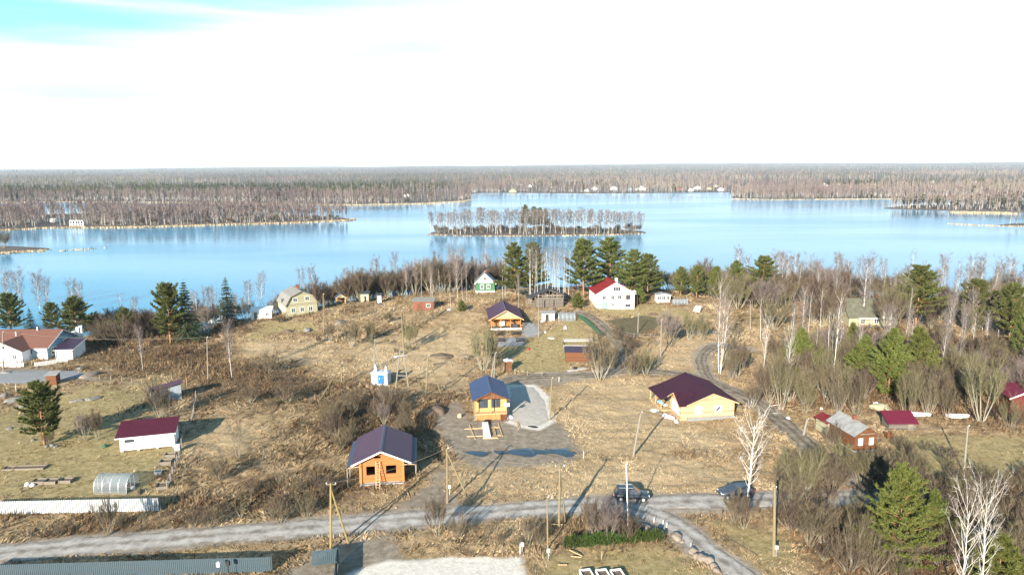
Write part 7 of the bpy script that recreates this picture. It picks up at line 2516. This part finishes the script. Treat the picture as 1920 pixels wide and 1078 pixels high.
t = simple_gable('well_house', 'narrow brown wooden privy with a white roof edge below the lawn', 'privy', 954, 697, 12, 1.3, 1.4, 2.2, 0.2, 'brown_boards', 'white', (), [((0, 0, 0), 'f', 0.7, 1.8, 'brown_boards', 'brown_boards')], 0, None, 0.25)
for i, (px, py, s, m, nm, lb) in enumerate(((990, 656, (0.35, 0.3, 0.5), 'red_paint', 'garden_barrel', 'small red barrel on the veranda house lawn'), (1060, 616, (0.45, 0.45, 0.6), 'plastic_white', 'garden_barrel', 'white barrel below the lawn greenhouse'),
                                            (1017, 603, (0.5, 0.4, 0.4), 'plastic_white', 'garden_sack', 'white bag beside the white and grey store'), (1022, 623, (0.6, 0.35, 0.3), 'plastic_white', 'sheet_bundle', 'white bundle near the thin lawn pole'),
                                            (1078, 692, (0.7, 0.5, 0.45), 'black', 'soil_heap', 'black heap beside the track below the brown garden shed'), (1034, 634, (1.0, 0.4, 0.15), 'plastic_white', 'board_pile', 'pale boards lying left of the square raised bed'),
                                            (842, 581, (0.8, 0.4, 0.35), 'plastic_white', 'garden_tub', 'white tub on the hill meadow below the thin birches'), (888, 652, (0.3, 0.3, 0.4), 'red_paint', 'fuel_can', 'red can left of the big olive willow'))):
    tag(rock_obj(nm, G(px, py), s, 700 + i, m), lb, 'garden item')
g = G(873, 677)
t = thing('wooden_stand', 'small open wooden stand left of the big olive willow', 'stand', g, 0.2)
for x in (-0.45, 0.45):
    for y in (0, 0.7):
        mb = MB(); mb.box(x - 0.05, x + 0.05, y - 0.05, y + 0.05, -0.1, 1.3); mb.build('leg', M['old_wood'], t)
for z in (0.5, 1.3):
    mb = MB(); mb.box(-0.55, 0.55, -0.1, 0.8, z, z + 0.07); mb.build('shelf', M['old_wood'], t)
t = simple_gable('summerhouse', 'small white summerhouse with a glazed front right of the white house', 'summerhouse', 1244, 567, 0, 3.8, 3.0, 2.1, 0.15, 'white_boards', 'roof_slate',
                 [((-1.2, 0, 0.8), 'f', 0.9, 1.0), ((0.0, 0, 0.8), 'f', 0.9, 1.0), ((1.2, 0, 0.8), 'f', 0.9, 1.0)], (), 0, 'white', 0.2)
g = G(1306, 588)
t = thing('tilted_box', 'tilted white box on legs in the garden right of the greenhouse', 'box', g, R(-35))
mb = MB(); mb.add([(-0.8, 0, 0.5), (0.8, 0, 0.5), (0.8, 1.3, 0.9), (-0.8, 1.3, 0.9), (-0.8, 0, 1.1), (0.8, 0, 1.1), (0.8, 1.3, 1.9), (-0.8, 1.3, 1.9)],
                  [(0, 3, 2, 1), (4, 5, 6, 7), (0, 1, 5, 4), (1, 2, 6, 5), (2, 3, 7, 6), (3, 0, 4, 7)]); mb.build('box', M['plastic_white'], t)
for x in (-0.7, 0.7):
    for y in (0.1, 1.2):
        mb = MB(); mb.box(x - 0.05, x + 0.05, y - 0.05, y + 0.05, -0.1, 0.7); mb.build('leg', M['old_wood'], t)
g = G(1168, 540)
t = simple_gable('white_barn', 'low white building with a red door under the lakeside pines', 'shed', 1172, 552, 0, 7.0, 4, 2.0, 0.3, 'whitewash', 'roof_slate', (), [((-1.5, 0, 0), 'f', 0.9, 1.8, 'red_paint', 'white')])

# ------------------------------------------------------------------ right side buildings
t = simple_gable('old_log_house', 'old rust-brown log house with a grey slate roof', 'house', 1621, 846, 9, 3.5, 6.2, 2.75, 0.62, 'rust_boards', 'roof_slate',
                 [((-0.8, 0, 1.1), 'f', 0.5, 0.9, 'white', 'pane_light', 0, 0.1), ((0.95, 0, 1.1), 'f', 0.5, 0.9, 'white', 'pane_light', 0, 0.1)], (), 0, 'rust_boards', 0.45, (0.1, 3.0, 3.2, 4.6), 'concrete')
mb = MB(); mb.box(-1.85, 1.85, -0.1, -0.04, 2.65, 2.8); mb.build('trim_board', M['old_wood'], t)
g = G(1552, 822)
simple_gable('lean_shed', 'small pale shed with a faded red roof behind the old log house', 'shed', 1563, 815, 10, 2.4, 3.0, 2.0, 0.4, 'yellowgrey', 'roof_red', (), (), 0, None, 0.3)
flat_shed('crimson_shed', 'low weathered shed with a bright crimson roof', 'shed', 1692, 807, -1, 4.3, 2.4, 1.25, 2.2, 'grey_wood', 'roof_crimson', (), [((1.2, 0, 0), 'f', 0.7, 1.05, 'old_wood', 'old_wood')], 0.3, 18, None)
crate('compost_crate', 'small rust-brown box in front of the crimson-roofed shed', 1669, 822, 0, 0.9, 0.8, 0.8, 'rust_boards', 'soil', 'box')
simple_gable('red_barn', 'red barn with a crimson roof at the right edge', 'barn', 1924, 778, -14, 5.0, 6.0, 2.9, 0.55, 'red_boards', 'roof_crimson', (), [((0.3, 0, 0), 'f', 1.4, 2.0, 'red_boards', 'red_boards')], 16, 'white', 0.35)
# grey house hidden in the trees: ridge across the view
g = G(1668, 606)
t = thing('hidden_house', 'old grey-roofed house hidden among birches on the right', 'house', g, R(90))
gable_body(t, 4.0, 0, 12.5, 2.7, 6.4, 'yellowgrey')
gable_roof(t, 4.5, -0.4, 12.9, 6.6, 0.92, 'roof_moss', 0, 'old_wood')
for y in (2.2, 5.6, 9.0):
    window(t, (-4.0, y, 0.9), 'l', 1.0, 1.1, 'white', 'pane', 1, 0.1)
mb = MB(); mb.add([(-5.2, 3.0, 2.4), (-5.2, 5.2, 2.4), (-1.6, 5.2, 4.4), (-1.6, 3.0, 4.4), (-5.2, 3.0, 4.2), (-5.2, 5.2, 4.2), (-1.6, 5.2, 4.9), (-1.6, 3.0, 4.9)],
                  [(0, 3, 2, 1), (4, 5, 6, 7), (0, 1, 5, 4), (1, 2, 6, 5), (2, 3, 7, 6), (3, 0, 4, 7)])
mb.build('balcony_dormer', M['whitewash'], t)
mb = MB(); mb.box(-5.2, -4.0, 1.5, 10.5, -0.2, 0.2); mb.build('terrace', M['concrete'], t)
for y in (1.6, 4.5, 7.4, 10.3):
    mb = MB(); mb.box(-5.15, -5.03, y, y + 0.12, 0.2, 2.3); mb.build('terrace_post', M['white'], t)
mb = MB(); mb.box(-5.2, -4.05, 1.5, 10.5, 2.3, 2.45); mb.build('terrace_roof', M['white'], t)
chimney(t, 0.2, 4.2, 6.0, 7.6)


def boat(label, px, py, rz, m='plastic_white', up=False):
    g = G(px, py)
    t = thing('rowing_boat', label, 'boat', (g.x, g.y, g.z + 0.05), R(rz))
    secs = []
    for s in np.linspace(-1, 1, 9):
        w = 0.6 * (1 - abs(s) ** 2.6) + (0.28 if s < 0 else 0.03) * abs(s); secs.append((s * 1.9, max(w, 0.03), 0.5 + 0.12 * s * s, 0.1 * abs(s) ** 2))
    v = []; f = []
    for x, w, zt, zb in secs:
        v += [(x, -w, zt), (x, -w * 0.75, zb + 0.12), (x, 0, zb), (x, w * 0.75, zb + 0.12), (x, w, zt), (x, w * 0.9, zt), (x, 0, zb + 0.1), (x, -w * 0.9, zt)]
    for i in range(len(secs) - 1):
        for k in range(8):
            f.append((i * 8 + k, i * 8 + (k + 1) % 8, (i + 1) * 8 + (k + 1) % 8, (i + 1) * 8 + k))
    f += [tuple(range(8)), tuple(reversed(range(64, 72)))]
    mb = MB(); mb.add(v, f); mb.build('hull', M[m], t)
    for x in (-0.9, 0.1, 1.0):
        mb = MB(); mb.box(x - 0.12, x + 0.12, -0.5, 0.5, 0.36, 0.4); mb.build('thwart', M['old_wood'], t)


boat('white boat lying left in front of the right thicket', 1722, 781, -6)
boat('white boat lying right in front of the right thicket', 1795, 784, -4)
for i, (px, py, s, m, lb) in enumerate(((1650, 766, (1.6, 1.0, 0.9), 'yellowgrey', 'pale ruined heap of boards in the right thicket'), (1641, 762, (0.7, 0.5, 0.9), 'plastic_white', 'white sheet leaning on the ruined heap in the thicket'),
                                        (1478, 784, (0.35, 0.3, 0.3), 'plastic_white', 'white bag at the lane edge below the right thicket'), (1540, 766, (0.4, 0.3, 0.25), 'plastic_white', 'small white scrap left of the old log house'))):
    tag(rock_obj('rubbish_heap', G(px, py), s, 800 + i, m), lb, 'rubbish')

# ------------------------------------------------------------------ rocks, heaps and markers
ROCKS = [(26, 752, 1.6, 1.0, 0.7, 'large grey boulder left of the garden pine'), (8, 744, 1.0, 0.7, 0.5, 'grey boulder at the left garden edge'), (42, 762, 1.2, 0.6, 0.35, 'flat rock beside the large garden boulder'),
         (178, 748, 1.3, 0.7, 0.4, 'grey rock on the slope right of the garden pine'), (166, 750, 0.8, 0.5, 0.35, 'smaller rock left of the slope rock'), (148, 752, 0.9, 0.5, 0.35, 'low rock nearest the garden pine'),
         (136, 754, 0.6, 0.4, 0.3, 'small low rock beside the garden pine crown'), (88, 838, 0.35, 0.3, 0.3, 'left stone of the pile below the garden pine'), (97, 836, 0.4, 0.3, 0.3, 'top stone of the pile below the garden pine'),
         (105, 838, 0.4, 0.3, 0.25, 'right stone of the pile below the garden pine'), (62, 826, 0.35, 0.3, 0.25, 'lone stone left below the garden pine'), (18, 804, 0.5, 0.4, 0.3, 'stone near the left edge of the garden'),
         (150, 692, 0.9, 0.6, 0.4, 'grey rock at the end of the left gravel yard'), (10, 700, 1.2, 0.6, 0.4, 'pale slab rock beside the left gravel yard'),
         (576, 620, 1.6, 1.0, 0.6, 'rounded grey rock on the meadow below the gambrel house'), (1212, 992, 1.2, 0.55, 0.45, 'long pale boulder behind the thuja hedge'), (1268, 1008, 0.8, 0.6, 0.5, 'pale boulder alone beside the driveway'),
         (1278, 1016, 0.3, 0.25, 0.2, 'small stone beside the lone driveway boulder'), (1300, 1034, 0.6, 0.5, 0.4, 'first boulder of the driveway row'), (1309, 1044, 0.65, 0.5, 0.4, 'second boulder of the driveway row'),
         (1318, 1050, 0.55, 0.6, 0.6, 'upright third boulder of the driveway row'), (1328, 1054, 0.5, 0.55, 0.6, 'upright fourth boulder of the driveway row'), (1336, 1062, 0.5, 0.4, 0.35, 'fifth boulder of the driveway row'),
         (1344, 1071, 0.5, 0.4, 0.35, 'last boulder of the driveway row at the bottom edge'), (917, 716, 0.01, 0.01, 0.01, '')]
for i, (px, py, a, b, c, lb) in enumerate(ROCKS):
    if lb:
        g = G(px, py)
        tag(rock_obj('boulder', (g.x, g.y, g.z + c * 0.15), (a, b, c), 900 + i, 'rock_tan' if px > 1200 else 'rock'), lb, 'rock')
for i, (px, py, s, m, nm, lb) in enumerate(((938, 719, (0.6, 0.5, 0.5), 'fresh_wood', 'wood_heap', 'small pale heap at the rear corner of the blue-roofed cottage'), (820, 772, (2.0, 1.4, 1.1), 'soil', 'brush_heap', 'dark brush heap left of the blue-roofed cottage'),
                                            (804, 778, (1.6, 1.2, 0.8), 'soil', 'brush_heap', 'lower dark earth heap beside the brush heap'), (1000, 800, (0.9, 0.4, 0.12), 'black', 'black_sheet', 'small black sheet at the edge of the pale yard'),
                                            (638, 606, (2.2, 1.2, 0.8), 'old_wood', 'brush_heap', 'grey brush heap below the gazebo'), (540, 622, (1.8, 1.0, 0.6), 'soil', 'brush_heap', 'brown earth heap below the gambrel house'),
                                            (830, 668, (2.6, 1.6, 0.5), 'soil', 'brush_heap', 'flat dark brush heap right of the forked hill pole'), (710, 572, (2.0, 0.8, 0.5), 'soil', 'brush_heap', 'dark heap before the hilltop outhouse'),
                                            (168, 705, (2.2, 1.3, 0.7), 'rock_tan', 'gravel_heap', 'tan gravel heap at the end of the left gravel yard'), (1225, 590, (1.6, 0.8, 0.5), 'twig', 'brush_heap', 'reddish brush heap at the corner of the dark field'),
                                            (956, 783, (0.7, 0.5, 0.4), 'plastic_white', 'yard_sack', 'pale sack on the yard beside the cottage shadow'), (862, 782, (0.35, 0.3, 0.7), 'fresh_wood', 'wood_heap', 'upright pale timber offcut left of the blue-roofed cottage'))):
    tag(rock_obj(nm, G(px, py), s, 1000 + i, m), lb, 'heap')

STAKES = [(975, 1040, 1.3, 'white', 'white signpost above the pale sand at the bottom'), (1027, 1040, 0.0, '', ''), (1094, 858, 0.9, 'white', 'white stake in the straw meadow right of the puddles'), (843, 900, 0.0, '', ''),
          (1226, 980, 0.6, 'white', 'first white reflector stake on the driveway edge'), (1243, 985, 0.6, 'white', 'second white reflector stake on the driveway edge'), (1250, 990, 0.6, 'white', 'third white reflector stake on the driveway edge'),
          (1295, 1030, 0.7, 'metal_light', 'metal stake at the head of the driveway boulders'), (842, 718, 1.0, 'white', 'pale stake right of the electricity kiosk prop'), (699, 962, 1.3, 'pole_wood', 'thin stake beside the log cabin drive'),
          (1128, 1048, 0.8, 'fresh_wood', 'thin stake on the near lawn'), (1306, 984, 1.0, 'pole_wood', 'thin stake beside the driveway bend'), (350, 722, 1.4, 'fresh_wood', 'pale stake behind the small grey shed'), (30, 733, 1.2, 'white', 'white stake below the left gravel yard'), (1048, 716, 1.0, 'white', 'pale stake right of the dirt track')]
for px, py, h_, m, lb in STAKES:
    if lb:
        g = G(px, py)
        o = thing('marker_stake', lb, 'stake', g)
        mb = MB(); mb.tube([(0, 0, -0.2), (0.02, 0.01, h_)], [0.045, 0.035], 6); mb.build('shaft', M[m], o)
        mb = MB(); mb.tube([(0.02, 0.01, h_), (0.02, 0.01, h_ + 0.08)], [0.05, 0.03], 6); mb.build('cap', M[m], o)
for px, py, lb in ((1028, 1030, 'white square box on the brown post left of the thuja hedge'), (843, 908, 'white meter box on the pole right of the log cabin'), (1454, 1024, 'white plate low on the yellow-brown right pole'), (979, 1018, 'white plate on the signpost above the pale sand')):
    g = G(px, py + 18)
    o = thing('meter_box', lb, 'box', (g.x, g.y - 0.12, g.z + 0.9))
    mb = MB(); mb.box(-0.16, 0.16, -0.1, 0.05, 0, 0.42); mb.build('case', M['plastic_white'], o)
    mb = MB(); mb.box(-0.03, 0.03, -0.02, 0.05, -0.95, 0); mb.build('bracket', M['metal_light'], o)
# cold frames at the bottom edge
for i, px in enumerate((1107, 1138, 1166)):
    g = G(px, 1094)
    t = thing('cold_frame', ['left', 'middle', 'right'][i] + ' of three white-framed cold frames at the bottom edge', 'cold frame', (g.x, g.y, g.z), R(12))
    for x0, x1, y0, y1 in ((-0.6, 0.6, 0, 0.08), (-0.6, 0.6, 1.9, 1.98), (-0.6, -0.52, 0.08, 1.9), (0.52, 0.6, 0.08, 1.9)):
        mb = MB(); mb.box(x0, x1, y0, y1, -0.1, 0.5); mb.build('side_board', M['white'], t)
    mb = MB(); mb.box(-0.52, 0.52, 0.08, 1.9, 0, 0.3); mb.build('earth', M['soil'], t)
# dark log lying on the right verge
a, b = G(1363, 1010), G(1420, 1042)
o = MB().tube([(0, 0, 0.05), ((b - a).x * 0.5, (b - a).y * 0.5, 0.1), (b - a) + Vector((0, 0, 0.05))], [0.1, 0.12, 0.08], 6).build('fallen_log', M['soil']); o.location = a
tag(o, 'dark fallen log on the verge right of the driveway', 'log')
# broken timber frames at the bottom
for i, (p, q_, lb) in enumerate((((1067, 1034), (1092, 1046), 'upper pale batten of the broken frame on the near lawn'), ((1070, 1046), (1090, 1048), 'lower pale batten of the broken frame on the near lawn'),
                                 ((1046, 1062), (1063, 1062), 'short white batten standing low on the near lawn'), ((1030, 985), (1060, 987), 'thin rail at the foot of the double-legged pole'),
                                 ((1596, 766), (1606, 764), 'pale board lying behind the old log house'))):
    a, b = G(*p), G(*q_)
    o = MB().bar((0, 0, 0.25), (b.x - a.x, b.y - a.y, 0.25 + b.z - a.z), 0.08, 0.08).build('batten', M['fresh_wood']); o.location = a; tag(o, lb, 'batten')

# ------------------------------------------------------------------ far village: small houses across the lake
def far_house(px, py, w, roof, wall, label, rz=0, l=8, h=3.2):
    d = ray(px, py)
    # foot on the far land
    t_ = 900.0
    for _ in range(40):
        x, y = d[0] * t_, d[1] * t_
        t_ += ((CAM_H + d[2] * t_) - float(main_h(np.array([x]), np.array([y]))[0])) / -d[2] * 0.7
    x, y = d[0] * t_, d[1] * t_
    t = thing('lakeside_house', label, 'house', (x, y, float(main_h(np.array([x]), np.array([y]))[0])), R(rz), 'houses of the far shore')
    w = w * t_ * 1.0 / FPX / 2
    gable_body(t, w, 0, l, h, h + w * 0.6, wall)
    gable_roof(t, w + 0.5, -0.5, l + 0.5, h + w * 0.6 + 0.15, 0.6, roof, 0, None, False)
    n = max(1, int(w / 1.6))
    for k in range(n):
        window(t, (-w + 2 * w * (k + 0.5) / n, 0, 1.0), 'f', 1.1, 1.3, 'white', 'pane', 0, 0.15)


FAR = [(962, 361, 15, 'roof_slate', 'yellowgrey', 'low pale far house at the left end of the village shore'), (979, 347.5, 9, 'roof_slate', 'whitewash', 'small white far house high behind the left village shore'),
       (993, 351, 7, 'roof_brown', 'whitewash', 'tiny white far house right of the high one'), (1114, 356, 11, 'roof_slate', 'whitewash', 'white far house in the middle of the village shore'),
       (1151, 356, 13, 'roof_slate', 'whitewash', 'white gabled far house left of the blue one'), (1181, 357, 7, 'roof_blue', 'blue_boards', 'small blue far house on the shore'),
       (1201, 357, 18, 'roof_slate', 'whitewash', 'long white far house right of the blue one'), (1271, 357, 15, 'roof_crimson', 'redbrown', 'crimson-roofed far house on the shore'),
       (1308, 355, 12, 'roof_slate', 'whitewash', 'pale far house right of the crimson roof'), (1330, 356, 9, 'roof_brown', 'yellowgrey', 'brownish far house near the right village end'),
       (1352, 358, 10, 'roof_slate', 'whitewash', 'white far house at the right village end'), (1342, 351, 8, 'roof_slate', 'yellowgrey', 'small upper far house near the right village end'),
       (1100, 359, 8, 'roof_brown', 'whitewash', 'small far house left of the middle white one'), (1035, 360, 9, 'roof_dark', 'grey_wood', 'dark far shed between the village groups'),
       (1296, 359, 8, 'roof_slate', 'whitewash', 'small white far shed beside the crimson roof'),
       (632, 352, 9, 'roof_slate', 'whitewash', 'white far house above the left shore forest'), (762, 369, 9, 'roof_slate', 'whitewash', 'white far house on the open far hill'), (697, 371, 8, 'roof_brown', 'yellowgrey', 'small tan far house in the left shore birches'),
       (1547, 349, 10, 'roof_slate', 'whitewash', 'white far house in the right forest, leftmost of its row'), (1570, 347, 10, 'roof_brown', 'yellowgrey', 'tan far house right of the leftmost forest one'),
       (1647, 347, 10, 'roof_slate', 'whitewash', 'white far house in the middle of the right forest'), (1697, 343, 10, 'roof_crimson', 'yellowgrey', 'low pinkish far house in the right forest'),
       (1753, 343, 10, 'roof_slate', 'whitewash', 'white gabled far house high in the right forest'), (1832, 346, 17, 'roof_navy', 'whitewash', 'long white far house at the right'),
       (125, 376, 6, 'roof_dark', 'redbrown', 'dark far boat shed on the left inlet'), (508, 361, 5, 'roof_slate', 'whitewash', 'tiny white far house among the left shore birches')]
for f in FAR:
    far_house(*f)
# landing stage on the peninsula
g = GZ(150, 426, WATER)
t = thing('landing_stage', 'white timber landing stage with railings on the left peninsula', 'jetty', g, R(-8))
for x in np.linspace(-9, 3, 6):
    mb = MB(); mb.box(x - 0.25, x + 0.25, 0, 0.5, -0.5, 5.2); mb.build('post', M['white'], t)
for z in (2.2, 5.0):
    mb = MB(); mb.box(-9, 3, -0.1, 0.4, z, z + 0.5); mb.build('rail', M['white'], t)
mb = MB(); mb.box(-9, 3, 0, 6, 0.6, 0.9); mb.build('deck', M['fresh_wood'], t)
g = GZ(100, 417, WATER + 0.6)
t = thing('lakeside_cabin', 'pale little cabin in the clearing of the left peninsula', 'cabin', g)
gable_body(t, 3.2, 0, 6, 3.0, 4.4, 'whitewash'); gable_roof(t, 3.7, -0.4, 6.4, 4.6, 0.44, 'roof_slate', 0, None, False)
door(t, (0, 0, 0), 'f', 1.2, 2.0, 'old_wood'); 

# ------------------------------------------------------------------ air between the camera and the far hills
def haze():
    m = bpy.data.materials.new('haze_air'); m.use_nodes = True
    nt = m.node_tree; nt.nodes.clear()
    out = nt.nodes.new('ShaderNodeOutputMaterial'); v = nt.nodes.new('ShaderNodeVolumePrincipled')
    v.inputs['Color'].default_value = (0.75, 0.88, 1.0, 1); v.inputs['Density'].default_value = HAZE
    v.inputs['Anisotropy'].default_value = 0.0
    nt.links.new(v.outputs[0], out.inputs['Volume'])
    o = MB().box(-17000, 17000, -600, 17500, -12, 190).build('haze', m)
    struct(o, 'stuff', 'thin pale air over the lake and the far forest')


HAZE = 0.00005
haze()
